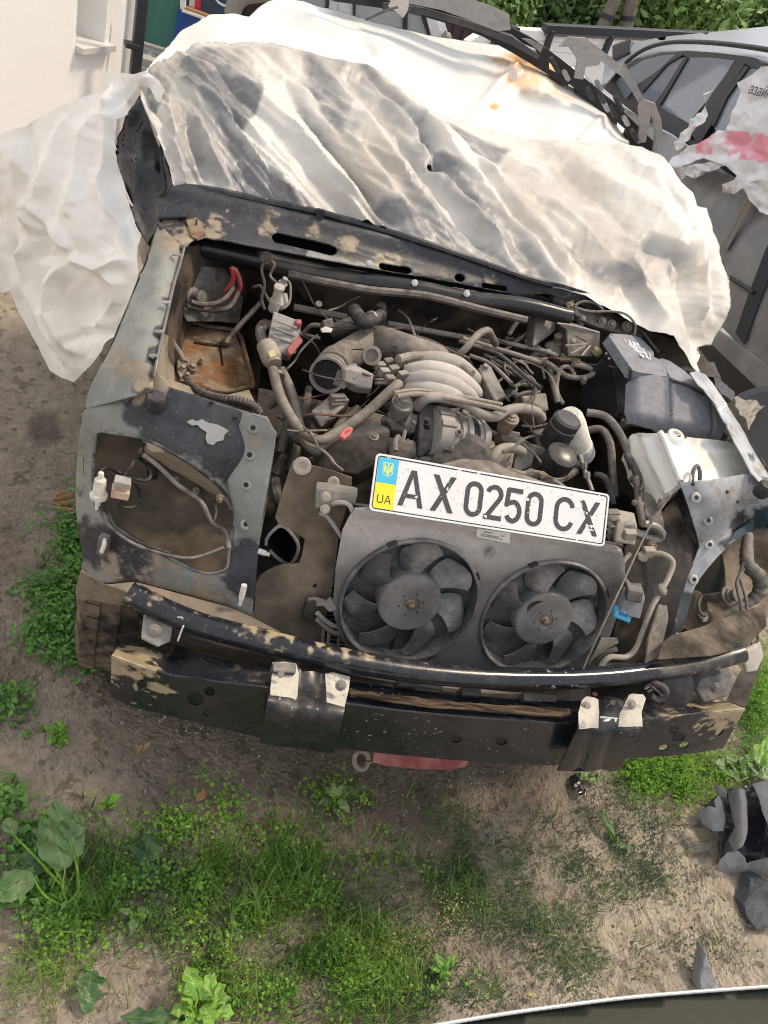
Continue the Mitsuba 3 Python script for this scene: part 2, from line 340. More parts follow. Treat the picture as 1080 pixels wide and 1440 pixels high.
b1c = [(383, 931, 'y', .075), (430, 940, 'y', .07), (493, 951, 'y', .075), (379, 968, 'y', .012), (432, 978, 'y', .010), (488, 985, 'y', .012), (377, 980, 'y', -.018), (432, 990, 'y', -.018), (486, 997, 'y', -.018), (365, 1045, 'y', -.012), (420, 1053, 'y', -.014), (469, 1060, 'y', -.014)]
b1 = bracket(b1out, b1c, lambda q: -rib(q, [((425, 935), (412, 1055)), ((455, 940), (440, 1058))], .006, 9),
    [[(380, 970), (384, 932), (400, 931), (415, 934), (421, 946), (420, 975), (417, 983), (380, 978)], [(458, 947), (468, 946), (492, 952), (490, 970), (484, 995), (459, 988)]])
part('bolt', lathe(pt((479, 964, 'y', .02)), (-.1, -.5, .8), [(.011, 0), (.011, .003), (.007, .004), (.007, .008), (.005, .01)], 10), ALU, .6, parent=b1)
part('bolt', lathe(pt((395, 948, 'y', .035)), (-.1, -.5, .8), [(.007, 0), (.006, .003)], 10), BLK, .6, parent=b1)
b2out = [(814, 1001), (819, 985), (823, 979), (843, 981), (847, 978), (877, 982), (884, 975), (904, 976), (909, 982), (905, 992), (902, 1000), (904, 1022), (888, 1052), (871, 1084), (828, 1085), (784, 1084), (800, 1050), (812, 1026)]
b2c = [(823, 979, 'y', .075), (862, 980, 'y', .07), (907, 980, 'y', .08), (814, 1003, 'y', .012), (860, 1006, 'y', .01), (903, 1004, 'y', .014), (813, 1026, 'y', -.018), (858, 1026, 'y', -.018), (903, 1022, 'y', -.015), (784, 1084, 'y', -.012), (828, 1085, 'y', -.012), (871, 1084, 'y', -.010)]
b2 = bracket(b2out, b2c, lambda q: -rib(q, [((846, 975), (815, 1085)), ((879, 978), (846, 1085))], .006, 9),
    [[(813, 1003), (818, 986), (824, 980), (842, 982), (843, 1000), (841, 1024), (814, 1025)], [(872, 1002), (880, 986), (885, 976), (904, 977), (908, 983), (902, 1002), (903, 1021), (870, 1022)]])
part('bolt', lathe(pt((888, 990, 'y', .035)), (-.1, -.5, .8), [(.010, 0), (.010, .003), (.006, .004), (.006, .008)], 10), ALU, .6, parent=b2)
part('bolt', lathe(pt((824, 993, 'y', .035)), (-.1, -.5, .8), [(.010, 0), (.010, .003), (.006, .004), (.006, .008)], 10), ALU, .6, parent=b2)
part('bolt', lathe(pt((861, 988, 'y', .045)), (-.1, -.5, .8), [(.007, 0), (.006, .003)], 10), BRN, .3, parent=b2)
# small white scribble on the second bracket
scene['white_ink'] = pr((0.75, 0.75, 0.73), 0.6)
put('white_scribble', tube([at(844+.45*i, 1008.4+.2*i*.2+1.3*math.sin(i*1.9)*math.exp(-i/40), y=-.0185) for i in range(56)], .0011, 5, 2), 'white_ink', b2)
# painted plastic strip, bolts and bits between the tube and the beam
for (u, v, y, r) in ((398, 942, .06, .008), (440, 930, .1, .008), (570, 962, .1, .006), (660, 975, .09, .006), (745, 983, .09, .007)):
    part('clip', box(pt((u, v, 'y', y)), (1, 0, 0), (0, 1, .3), (0, -.3, 1), (.045, .02, .03), .004), DKP, .7)
part('red_clip', box(pt((836, 976, 'y', .09)), (1, 0, 0), (0, 1, 0), (0, 0, 1), (.012, .008, .006), .002), (0.35, 0.1, 0.08), .4)
for i, (a, b) in enumerate((((390, 923), (480, 938)), ((480, 940), (620, 965)), ((620, 967), (780, 983)))):
    part('lower_rail', tube([pt((*a, 'y', .11)), pt(((a[0]+b[0])/2, (a[1]+b[1])/2+2, 'y', .105)), pt((*b, 'y', .10))], .009, 6), BRN if i else DKP, .8)
# tow ring and red sill under the beam
part('tow_ring', tube([pt((500+10*math.cos(t)+8, 1069+13*math.sin(t), 'y', .06+.015*math.cos(t))) for t in np.arange(12)*2*np.pi/12], .0055, 8, 3, closed=True, caps=False), (0.30, 0.25, 0.19), .6)

# --- crossmember tube
tubeY = lambda u: .085+.11*((u-620)/430)**2
tu = [(181, 833), (230, 858), (275, 876), (320, 889), (365, 900), (410, 911), (450, 920), (500, 931), (560, 941), (630, 949), (700, 953), (780, 954), (850, 951), (905, 945), (950, 939), (1000, 929), (1042, 918)]
put('crossmember', tube([pt((u, v, 'y', tubeY(u))) for u, v in tu], .0215, 18, 4, flat=1.15), 'black_paint', car)
put('lower_sill', sheet([(150, 822), (190, 818), (320, 853), (355, 868), (400, 892), (365, 890), (270, 866), (200, 840)], [(150, 822, 'y', .25), (190, 818, 'y', .26), (355, 868, 'y', .19), (400, 892, 'y', .15), (200, 842, 'y', .21), (270, 866, 'y', .18)], .003, step=7), 'tan_dirt', car)
def f_tand(p, n, uv):
    hi = fbm(p.x*50, p.y*50, p.z*50, 4); lo = fbm(p.x*10, p.y*10, p.z*10, 3)
    c = mix((0.13, 0.105, 0.08), (0.31, 0.26, 0.20), lo*0.5+hi*0.5); t = 0.45*smoothstep(0.55, 0.75, fbm(p.x*30+4, p.y*30, p.z*30, 3))
    return c*(1-t)+C3(0.05, 0.045, 0.04)*t
scene['tan_dirt'] = pr(f_tand, 0.85, spec=0.15)
put('lower_sill', sheet([(925, 927), (930, 905), (945, 893), (985, 882), (1042, 860), (1075, 850), (1078, 880), (1048, 912), (1000, 922)], [(925, 927, 'y', .13), (930, 905, 'y', .17), (1042, 860, 'y', .33), (1078, 880, 'y', .32), (1048, 912, 'y', .2), (985, 882, 'y', .24)], .003, step=7), 'grimy', car)

# --- left headlight panel and wing
def prim_uv(q, dark, tan):
    """greyness fields from blobs: (u, v, radius, weight)"""
    def fld(bl):
        h = np.zeros(len(q))
        for u, v, r, w in bl: h = np.maximum(h, w*np.exp(-((q[:, 0]-u)**2+(q[:, 1]-v)**2)/(2*r*r)))
        return h
    return np.c_[fld(dark), fld(tan)]
def primer_sheet(name, out, ctrl, dark, tan, holes=(), parent=None, step=7, disp=None, thick=.003, mat='primer', **kw):
    m = sheet(out, ctrl, thick, holes, step, disp)
    q = np.vstack([sheet.q, sheet.q]); u = prim_uv(q, dark, tan)
    return put(name, m, mat, parent or car, smooth=True, uv=u, **kw)
panelS = Surf([(150, 520, 'z', .965), (222, 540, 'z', .985), (300, 562, 'z', .985), (341, 577, 'z', .975), (383, 596, 'z', .965), (128, 570, 'z', .90), (136, 612, 'z', .855), (199, 616, 'z', .90), (273, 656, 'z', .885), (328, 720, 'y', .355), (389, 640, 'y', .37),
    (365, 760, 'y', .29), (356, 830, 'y', .235), (317, 801, 'y', .265), (287, 806, 'y', .265), (213, 771, 'y', .31), (165, 741, 'y', .34), (116, 800, 'y', .35), (106, 700, 'x', -.845), (110, 640, 'x', -.85), (147, 819, 'y', .31), (321, 852, 'y', .23)])
hl = [(136, 608), (160, 609), (199, 616), (238, 634), (273, 656), (310, 686), (328, 719), (326, 753), (322, 780), (317, 801), (287, 806), (250, 791), (213, 771), (165, 741), (136, 712), (131, 680), (132, 640)]
pout = [(126, 545), (143, 510), (175, 516), (215, 523), (240, 545), (290, 560), (341, 577), (376, 586), (382, 598), (389, 608), (384, 645), (378, 682), (371, 725), (365, 760), (361, 800), (354, 867), (321, 852), (250, 832), (190, 817), (147, 820), (119, 804), (112, 760), (107, 720), (106, 690), (108, 650), (112, 610), (118, 575)]
lp = primer_sheet('headlight_panel', pout, panelS,
    [(190, 580, 22, .75), (250, 590, 45, 1.1), (310, 620, 34, 1.1), (300, 580, 35, 1.05), (330, 660, 18, 1.0), (345, 800, 34, 1.2), (300, 830, 40, .6), (130, 770, 40, .85), (190, 800, 40, .75), (112, 690, 12, .6), (160, 760, 25, .8)],
    [(205, 540, 22, .8), (150, 800, 30, .62), (230, 800, 40, .66), (290, 826, 40, .7)], [hl], step=6, disp=lambda q: .004*(nfbm(np.c_[q/60, q[:, :1]*0], 3)-.5), label='grey green and black headlight surround on the left')
put('panel_edge', tube(panelS(hl), .0035, 6, 3, closed=True, caps=False), 'primer', lp, smooth=True, uv=np.tile([.55, .2], (17*3*6, 1)))
# grey tab with four bolts
tabS = Surf([(341, 577, 'z', .979), (383, 600, 'z', .972), (389, 640, 'y', .366), (328, 755, 'y', .335), (365, 760, 'y', .284), (322, 680, 'y', .36)])
tab = primer_sheet('panel_tab', [(343, 578), (376, 587), (382, 599), (389, 608), (384, 645), (378, 682), (371, 725), (365, 759), (328, 752), (332, 720), (322, 680), (322, 645), (334, 610)], tabS, [], [(360, 620, 14, .5)], step=6, thick=.004, disp=lambda q: .006+0*q[:, 0])
for u, v in ((357, 602), (352, 640), (347, 682), (347, 737)):
    part('bolt', lathe(tabS([(u, v)])[0]+FWD*-.006, (-.35, -.75, .55), [(.0125, -.001), (.0120, .0012), (.009, .0026), (.0065, .0028), (.006, .0022)], 14), (.36, .36, .34), .45, 'metal', tab)
    part('nut_hole', lathe(tabS([(u, v)])[0]+FWD*-.006, (-.35, -.75, .55), [(.0052, .0026), (.0048, .0031)], 10), (.012, .012, .012), 0, parent=tab)
for u, v in ((352, 585), (331, 590), (297, 569)): part('hole', lathe(panelS([(u, v)])[0]+np.array([0, 0, .004]), (-.2, -.3, .9), [(.004, 0), (.0035, .004)], 8), BLK, .1, parent=lp)
put('scraped_patch', sheet([(262, 594), (270, 590), (276, 593), (284, 590), (292, 595), (304, 597), (313, 601), (321, 606), (315, 611), (313, 619), (304, 621), (299, 626), (291, 624), (288, 616), (290, 608), (283, 604), (277, 598), (270, 599)], panelS, .0006, off=.0042, step=3), 'primer_light', lp)
scene['primer_light'] = pr((0.25, 0.255, 0.26), 0.5)
# wing: stations from the cowl forward, inner lip -> crown -> outer -> down
st = [((257, 349, 1.075), (240, 330, 1.09), (222, 312, 1.06)), ((250, 375, 1.06), (225, 365, 1.07), (203, 372, 1.02)), ((242, 402, 1.05), (218, 400, 1.055), (190, 402, .995)), ((229, 460, 1.035), (200, 455, 1.035), (168, 457, .965)), ((219, 505, 1.02), (185, 498, 1.015), (151, 495, .95)), ((215, 530, 1.00), (175, 525, .99), (133, 528, .925)), ((216, 550, .985), (165, 555, .955), (118, 575, .885))]
wctrl, wo_, wi_ = [], [], []
for a, b, c in st:
    wctrl += [(a[0], a[1], 'z', a[2]), (b[0], b[1], 'z', b[2]), (c[0], c[1], 'z', c[2])]; wi_.append(a[:2]); wo_.append(c[:2])
wingS = Surf(wctrl)
wm_ = sheet(wo_+wi_[::-1], wingS, .003, step=6, disp=lambda q: .0025*(nfbm(np.c_[q/40, q[:, :1]*0], 3)-.5)+.003*np.clip(1-np.abs((q[:, 1]-387-.18*(q[:, 0]-200)))/5, 0, 1)+.003*np.clip(1-np.abs((q[:, 1]-466-.2*(q[:, 0]-200)))/4, 0, 1),
    skirt=(lambda s: (.05*s, .04*s, -.26*s), lambda u, v: min(abs(u-a[0])+abs(v-a[1]) for a in resample(wo_, 4, False)) < 6, 4))
qq = np.vstack([sheet.q, sheet.q])
wing = put('inner_wing', wm_, 'primer', car, smooth=True, uv=prim_uv(qq, [(226, 470, 11, .85), (222, 500, 12, 1.0), (236, 425, 8, .7), (205, 540, 18, .7), (245, 340, 14, .5)], [(240, 335, 22, .75), (165, 512, 22, .7), (190, 520, 16, .75), (200, 535, 14, .6)]), label='grey green inner wing on the left')
part('wing_lip', tube([pt((u+2, v, 'z', z+.004)) for u, v, z in (x[0] for x in st[:6])], .0035, 8), (.2, .19, .19), .35, 'metal', wing)
for u, v, z in ((252, 358, 1.083), (238, 425, 1.06), (228, 466, 1.045), (220, 500, 1.03)): part('clip', box(pt((u-4, v, 'z', z)), (1, 0, .2), (0, 1, 0), (0, 0, 1), (.018, .012, .002), .0008), (.2, .2, .19), .4, parent=wing)
part('rubber_buffer', lathe(panelS([(218, 570)])[0], (0, -.1, 1), [(.019, -.004), (.020, .004), (.019, .02), (.016, .024)], 20), BLK, .35, label='round black rubber buffer')

# --- left lamp recess
recS = Surf([(140, 610, 'y', .49), (200, 612, 'y', .52), (330, 700, 'y', .44), (320, 800, 'y', .335), (150, 740, 'y', .41), (220, 690, 'y', .49), (270, 740, 'y', .42), (120, 660, 'y', .46), (213, 771, 'y', .38)])
put('lamp_recess', sheet([(118, 596), (205, 600), (290, 640), (345, 700), (345, 760), (332, 818), (285, 824), (200, 786), (140, 750), (117, 700)], recS, .003, step=8, disp=lambda q: .03*(nfbm(np.c_[q/70, q[:, :1]*0], 3)-.5)), 'brown_dust', car, label='dusty brown recess of the missing left headlight')
def f_brown(p, n, uv):
    lo = fbm(p.x*8, p.y*8, p.z*8, 4); hi = fbm(p.x*60, p.y*60, p.z*60, 3)
    return mix((0.06, 0.047, 0.037), (0.20, 0.16, 0.12), smoothstep(0.25, 0.7, lo))*(0.7+0.6*hi)
scene['brown_dust'] = pr(f_brown, 0.8, spec=0.2)
part('recess_rail', sheet([(200, 618), (240, 632), (276, 658), (312, 690), (330, 722), (318, 712), (280, 682), (240, 660), (204, 636)], [(200, 618, 'y', .47), (276, 658, 'y', .44), (330, 722, 'y', .40), (204, 636, 'y', .50), (280, 682, 'y', .47), (318, 712, 'y', .44)], .004, step=7), TAN, .9)
part('adjuster', lathe(pt((219, 628, 'y', .44)), (-.1, -.6, .8), [(.018, 0), (.02, .006), (.016, .012)], 16), (.25, .19, .13), .9)
for u, v, y in ((247, 674, .47), (276, 689, .46), (309, 700, .40)): part('stud', lathe(pt((u, v, 'y', y)), (0, -.9, .3), [(.008, 0), (.008, .006), (.004, .007), (.004, .02)], 10), (.2, .17, .13), .7)
part('bulb_holder', lathe(pt((139, 695, 'y', .34)), (.0, .1, 1), [(.004, -.035), (.006, -.012), (.016, -.008), (.017, 0), (.012, .004), (.011, .034), (.006, .038), (.005, .05)], 16), (.62, .58, .5), .25, label='cream bulb holder hanging on its wire')
part('lamp_connector', cat(box(pt((172, 686, 'y', .34)), (1, 0, -.1), (0, 1, 0), (.1, 0, 1), (.028, .02, .035), .003), box(pt((172, 694, 'y', .33)), (1, 0, -.1), (0, 1, 0), (.1, 0, 1), (.026, .018, .018), .002), box(pt((160, 690, 'y', .335)), (1, 0, 0), (0, 1, 0), (0, 0, 1), (.008, .012, .03), .002)), (.45, .33, .24), .3)
part('lamp_connector', box(pt((172, 678, 'y', .335)), (1, 0, -.1), (0, 1, 0), (.1, 0, 1), (.03, .022, .014), .002), (.3, .3, .29), .4)
wire([(139, 668, 'y', .36), (150, 658, 'y', .38), (175, 668, 'y', .42), (205, 676, 'y', .42), (212, 662, 'y', .45), (196, 644, 'y', .5)], .0035)
wire([(172, 674, 'y', .36), (188, 650, 'y', .42), (198, 632, 'y', .46), (205, 622, 'y', .48)], .0035)
wire([(176, 700, 'y', .34), (168, 712, 'y', .36), (190, 712, 'y', .42), (196, 690, 'y', .44), (184, 676, 'y', .42)], .003)
wire([(202, 640, 'y', .40), (222, 655, 'y', .38), (250, 682, 'y', .36), (283, 706, 'y', .34), (298, 735, 'y', .31), (316, 748, 'y', .29), (322, 770, 'y', .27)], .005, (.03, .026, .022), .8)
wire([(141, 712, 'y', .335), (150, 735, 'y', .325), (180, 760, 'y', .30), (215, 775, 'y', .285), (268, 785, 'y', .27), (315, 770, 'y', .27)], .0035, (.03, .026, .022), .8)
wire([(152, 705, 'y', .36), (160, 738, 'y', .34), (200, 764, 'y', .31), (240, 778, 'y', .29)], .003)
wire([(300, 700, 'y', .4), (304, 720, 'y', .38), (300, 742, 'y', .34), (312, 752, 'y', .33)], .0025)
part('side_marker', cat(box(pt((146, 766, 'y', .32)), (1, -.3, 0), (.3, 1, 0), (0, 0, 1), (.02, .02, .05), .004)), (.10, .09, .08), .7)
part('marker_clip', tube([pt((148, 757, 'y', .315)), pt((146, 768, 'y', .305)), pt((143, 776, 'y', .31))], .0045, 7), (.6, .57, .5), .2)
part('stud', lathe(pt((341, 834, 'y', .215)), (0, -.2, -1), [(.006, -.02), (.006, .012), (.004, .013), (.004, .03)], 9), (.55, .52, .46), .3)
part('stud', lathe(pt((370, 777, 'y', .27)), (.9, -.3, 0), [(.006, -.01), (.006, .006), (.004, .006), (.004, .014)], 9), (.6, .58, .52), .2)

scene['grimy'] = pr(lambda p, n, uv: mix((0.03, 0.025, 0.02), (0.15, 0.12, 0.09), smoothstep(0.3, 0.75, fbm(p.x*18, p.y*18, p.z*18, 4)))*(0.7+0.6*noise(p.x*170, p.y*170, p.z*170)), 0.75, spec=0.2)
# ------------------------------------------------------------------ cowl and firewall
cowlS = Surf([(245, 262, 'y', 1.10), (285, 332, 'z', 1.085), (257, 349, 'z', 1.08), (232, 300, 'z', 1.085), (460, 303, 'y', 1.13), (394, 352, 'z', 1.085), (500, 372, 'z', 1.085), (600, 345, 'y', 1.13), (673, 403, 'z', 1.08), (742, 417, 'z', 1.075), (740, 393, 'y', 1.12), (860, 440, 'z', 1.075), (830, 413, 'y', 1.10)])
def slot(a, b, r):
    return [tuple(x) for x in np.array(LineString([a, b]).buffer(r, quad_segs=4).exterior.coords)[:-1][::-1]]
cout = [(222, 306), (228, 282), (243, 264), (262, 258), (290, 268), (370, 286), (460, 303), (530, 322), (600, 345), (670, 370), (740, 393), (790, 400), (830, 413), (870, 432), (862, 446), (815, 428), (770, 414), (752, 414), (744, 420), (720, 414), (673, 404), (590, 388), (500, 373), (394, 353), (330, 341), (290, 333), (270, 338), (257, 352), (238, 332), (222, 318)]
cm = sheet(cout, cowlS, .004, [slot((391, 333), (466, 351), 8.5), slot((538, 374), (574, 380), 5), ell(647, 390, 7.5, 6.5), slot((681, 401), (710, 406), 4), ell(228, 311, 3, 1.6)], 6,
    disp=lambda q: .010*np.exp(-((q[:, 1]-(.225*(q[:, 0]-245)+268))/7)**2)-.006*np.exp(-((q[:, 1]-(.235*(q[:, 0]-245)+285))/9)**2)+.004*(nfbm(np.c_[q/40, q[:, :1]*0], 3)-.5))
q = np.vstack([sheet.q, sheet.q])
put('cowl_panel', cm, 'primer', car, smooth=True, uv=np.c_[.70-.60*np.exp(-((q[:, 1]-(.235*(q[:, 0]-245)+316))/11)**2)*((q[:, 0] > 430) & (q[:, 0] < 760))+.1*(q[:, 0] < 700), .60*np.maximum.reduce([np.exp(-((q[:, 0]-u)**2+(q[:, 1]-v)**2)/(2*r*r)) for u, v, r in ((240, 305, 18), (300, 318, 18), (380, 320, 14), (440, 325, 17), (480, 345, 20), (550, 366, 24), (262, 330, 18), (690, 395, 14))])], label='worn dark cowl panel with long slots')
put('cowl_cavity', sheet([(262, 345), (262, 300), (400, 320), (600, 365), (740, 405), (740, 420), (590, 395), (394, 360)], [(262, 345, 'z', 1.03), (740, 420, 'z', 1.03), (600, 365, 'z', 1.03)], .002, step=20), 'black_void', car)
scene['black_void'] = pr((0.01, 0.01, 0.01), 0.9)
put('cowl_rail', tube([pt((u, v, 'y', 1.12)) for u, v in ((243, 263), (300, 268), (380, 285), (460, 302), (600, 343), (740, 391), (850, 420))], .010, 8, 4), 'black_paint', car)
put('corner_cap', hull([pt((u, v, 'z', z)) for u, v, z in ((224, 292, 1.10), (262, 292, 1.11), (260, 304, 1.10), (226, 306, 1.09))], .006), 'black_paint', car)
put('rust_patch', sheet([(262, 312), (276, 309), (286, 318), (285, 332), (278, 340), (268, 334)], cowlS, .004, off=.004, step=4, disp=lambda q: .004*nfbm(np.c_[q/6, q[:, :1]*0], 2)), 'rust', car)
part('stud', lathe(pt((275, 320, 'z', 1.09)), (0, 0, 1), [(.006, 0), (.006, .005), (.0025, .006), (.0025, .02)], 8), BRN, .3)
part('black_clip', box(pt((451, 300, 'y', 1.10)), (1, 0, 0), (0, 1, 0), (0, 0, 1), (.02, .01, .022), .002), BLK, .1)
for u, v in ((583, 398), (656, 413), (519, 371)): part('bolt', lathe(pt((u, v, 'y', 1.0)), (-.1, -.8, .5), [(.009, 0), (.009, .004), (.006, .005), (.006, .011)], 8), (.6, .6, .57), .15, 'metal')
# hinge plates on the left of the bay edge
rail = [(283, 341), (330, 352), (400, 368), (500, 388), (583, 400), (656, 415), (735, 424), (800, 440)]
put('cowl_lip', tube([pt((u, v+6, 'y', 1.02)) for u, v in rail], .024, 12, 4), 'gloss_black', car)
scene['gloss_black'] = pr(lambda p, n, uv: mix((0.010, 0.010, 0.012), (0.07, 0.058, 0.047), smoothstep(0.45, 0.75, fbm(p.x*12, p.y*12, p.z*12, 4))), 0.3)
put('cowl_channel', sheet([(740, 416), (760, 405), (800, 410), (870, 434), (930, 462), (985, 492), (1010, 530), (985, 530), (960, 500), (900, 480), (850, 462), (790, 445)], [(740, 416, 'y', 1.12), (800, 410, 'y', 1.2), (985, 492, 'y', 1.2), (985, 530, 'y', 1.12), (850, 462, 'y', 1.13)], .003, step=10), 'bay_dark', car)
def f_bay(p, n, uv):
    lo = fbm(p.x*7, p.y*7, p.z*7, 4); hi = fbm(p.x*45, p.y*45, p.z*45, 3)
    return mix((0.014, 0.012, 0.011), (0.085, 0.066, 0.05), smoothstep(0.35, 0.75, lo*0.7+hi*0.3))
scene['bay_dark'] = pr(f_bay, 0.6, spec=0.3)
put('firewall', sheet([(270, 335), (400, 362), (640, 405), (760, 415), (960, 480), (1000, 560), (900, 700), (700, 620), (450, 560), (250, 520), (255, 400)], [(270, 335, 'y', 1.09), (760, 415, 'y', 1.12), (500, 600, 'y', 1.16)], .004, step=24, disp=lambda q: .02*nfbm(np.c_[q/60, q[:, :1]*0], 3)), 'bay_dark', car)
put('firewall_insulation', sheet([(520, 395), (600, 408), (735, 425), (720, 500), (640, 500), (560, 470), (480, 440), (430, 420), (400, 380)], [(400, 380, 'y', 1.05), (735, 425, 'y', 1.08), (640, 500, 'y', 1.1)], .01, step=10, disp=lambda q: .014*nfbm(np.c_[q/30, q[:, :1]*0], 3)), 'brown_dark', car)
scene['brown_dark'] = pr(lambda p, n, uv: mix((0.020, 0.016, 0.014), (0.085, 0.066, 0.05), smoothstep(0.3, 0.7, fbm(p.x*14, p.y*14, p.z*14, 4))), 0.8, spec=0.2)
part('wire', tube([pt((u, v, 'y', .99)) for u, v in ((405, 385), (450, 395), (520, 408), (600, 416), (680, 436), (740, 450))], .011, 8), (.06, .05, .04), .9)
# floor of the bay and the two flanks
put('bay_floor', cat(abox(-.66, .66, .42, 1.1, .44, .46), abox(-.5, .5, .3, .42, .40, .42)), 'bay_dark', car, smooth=False)
put('left_flank', sheet([(258, 348), (290, 338), (380, 362), (388, 420), (372, 470), (362, 570), (340, 600), (218, 530), (228, 470), (243, 402)], [(258, 348, 'z', 1.05), (300, 345, 'y', 1.07), (380, 362, 'y', 1.08), (243, 402, 'z', 1.03), (218, 530, 'z', .96), (300, 440, 'x', -.60), (360, 570, 'z', .70), (380, 430, 'y', 1.02), (250, 530, 'z', .80)], .003, step=9, disp=lambda q: .014*nfbm(np.c_[q/50, q[:, :1]*0], 3)), 'brown_dark', car)
# dark inner plate with grommet above the battery tray
g = part('inner_plate', sheet([(262, 372), (315, 378), (340, 420), (335, 455), (305, 452), (262, 452), (256, 440), (255, 400)], [(262, 372, 'y', .98), (315, 378, 'y', 1.03), (335, 455, 'z', .86), (256, 440, 'z', .93)], .004, step=9, disp=lambda q: .006*nfbm(np.c_[q/20, q[:, :1]*0], 2)), (.055, .048, .042), .6)
part('grommet', lathe(pt((270, 420, 'z', .945)), (.8, -.5, .4), [(.027, 0), (.027, .006), (.02, .01), (.02, .03), (.014, .032)], 20), BLK, .5)
wire([(268, 424, 'z', .96), (285, 428, 'z', .95), (310, 424, 'y', .9), (326, 408, 'y', .94), (330, 390, 'y', .98), (325, 378, 'y', 1.02)], .0055, BRN, .8, 'battery_cable')
for pts, c in (([(316, 412), (326, 398), (328, 384), (326, 376)], (.30, .03, .03)), ([(326, 420), (337, 408), (336, 392), (330, 378)], (.22, .025, .025))):
    part('red_cable', tube([pt((u, v, 'y', .955)) for u, v in pts], .0062, 8), c, .4)
wire([(262, 430, 'z', .95), (290, 436, 'z', .93), (318, 434, 'y', .90), (330, 422, 'y', .93), (336, 406, 'y', .96)], .006, BRN, .8, 'battery_cable')
# battery tray
trS = Surf([(253, 455, 'z', .86), (333, 470, 'z', .84), (354, 542, 'z', .83), (246, 538, 'z', .85)])
tray = put('battery_tray', sheet([(254, 456), (290, 462), (332, 470), (340, 492), (355, 540), (346, 546), (318, 552), (280, 546), (246, 538), (244, 500), (248, 470)], trS, .004, step=6, disp=lambda q: .004*(nfbm(np.c_[q/24, q[:, :1]*0], 3)-.5)-.004*rib(q, [((274, 482), (312, 487))], 1, 2.5)*(q[:, 0] < 314)*(q[:, 0] > 273)), 'rust', car, label='rusty brown battery tray')
put('tray_rim', tube(trS([(254, 456), (292, 462), (333, 470), (344, 500), (355, 542), (347, 547), (318, 553), (280, 547), (246, 538), (244, 500)])+np.array([0, 0, .006]), .0055, 8, 4, closed=True, caps=False), 'rust', tray)
part('tray_slot', tube(trS([(273, 483), (294, 485), (312, 488)])+np.array([0, 0, .002]), .003, 6), (.02, .015, .012), 0, parent=tray)
part('tray_slot', tube(trS([(309, 489), (312, 505), (313, 514)])+np.array([0, 0, .002]), .0025, 6), (.02, .015, .012), 0, parent=tray)
part('hold_down_strut', tube([pt((317, 484, 'z', .865)), pt((330, 466, 'z', .88)), pt((368, 424, 'y', .98))], .0065, 8), (.09, .075, .06), .8)
part('hold_down_eye', lathe(trS([(317, 486)])[0]+np.array([0, 0, .006]), (0, 0, 1), [(.014, 0), (.014, .008), (.007, .009), (.007, .014)], 14), (.12, .1, .08), .8)
part('red_cable', tube([pt((u, v, 'z', z)) for u, v, z in ((231, 464, .93), (236, 474, .92), (243, 482, .91))], .0062, 8), (.42, .10, .09), .3)
wire([(243, 482, 'z', .91), (252, 495, 'z', .89), (258, 506, 'z', .88), (262, 512, 'z', .87)], .0058, TAN, .8, 'battery_cable')
for u, v, r in ((259, 510, .010), (270, 518, .011), (256, 520, .009), (282, 509, .006), (262, 530, .008)): part('cable_terminal', lathe(pt((u, v, 'z', .872)), (.2, -.2, 1), [(r, -.01), (r, .004), (r*.7, .006), (r*.6, .012)], 12), (.20, .16, .12), .8)
part('cable_bracket', sheet([(250, 506), (258, 502), (264, 512), (258, 524), (264, 534), (256, 536), (250, 522)], [(250, 506, 'z', .878), (264, 512, 'z', .875), (256, 536, 'z', .868)], .004, step=5), (.2, .16, .12), .9)
part('corrugated_conduit', tube([pt((u, v, 'z', z)) for u, v, z in ((265, 538, .90), (285, 552, .93), (310, 560, .955), (335, 563, .96), (356, 570, .955), (364, 580, .94))], .0085, 9, 14, rfun=lambda s: 1+.12*np.sign(np.sin(s*900))), (.05, .045, .04), .6)
put('tray_shelf', sheet([(220, 526), (244, 535), (280, 548), (320, 555), (350, 548), (362, 572), (330, 566), (280, 562), (240, 545)], [(220, 526, 'z', .985), (350, 548, 'z', .87), (362, 572, 'z', .93), (240, 545, 'z', .97), (280, 550, 'z', .90)], .003, step=7), 'tan_dirt', car)
put('tray_side', sheet([(232, 470), (245, 476), (246, 536), (240, 544), (222, 530), (220, 518)], [(232, 470, 'z', .99), (245, 476, 'z', .88), (246, 536, 'z', .87), (222, 530, 'z', .98)], .003, step=7), 'tan_dirt', car)
# ------------------------------------------------------------------ left of the engine: fuse carrier, hoses
fx = part('fuse_carrier', block([(386, 440, 'z', 1.0), (420, 453, 'z', .985), (412, 496, 'z', .935), (378, 478, 'z', .95)], (.015, .06, -.03), .003), (.34, .335, .32), .35, label='pale grey fuse carrier with red clips')
for i in range(3): part('rib', tube([pt((u, v, 'z', z)) for u, v, z in ((387-2*i, 450+11*i, .995-.015*i), (417-2*i, 461+11*i, .982-.015*i))], .003, 5, 2), (.26, .255, .24), .5, parent=fx)
part('clip', box(pt((419, 456, 'z', .985)), (1, .3, 0), (0, 1, 0), (0, 0, 1), (.014, .02, .018), .003), (.42, .10, .10), .25, parent=fx)
part('clip', hull([pt((u, v, 'z', .955)) for u, v in ((419, 474), (423, 480), (416, 488), (408, 498), (405, 494))], .0045), (.40, .07, .08), .25, parent=fx)
part('carrier_box', block([(388, 478, 'z', .948), (410, 487, 'z', .945), (404, 498, 'z', .93), (388, 494, 'z', .935)], (.01, .03, -.03), .003), (.22, .21, .19), .5)
part('sensor', lathe(pt((388, 422, 'z', 1.0)), (0, -.2, 1), [(.013, -.03), (.014, 0), (.011, .004), (.010, .03), (.013, .032), (.013, .04), (.006, .042)], 14), (.42, .38, .32), .5)
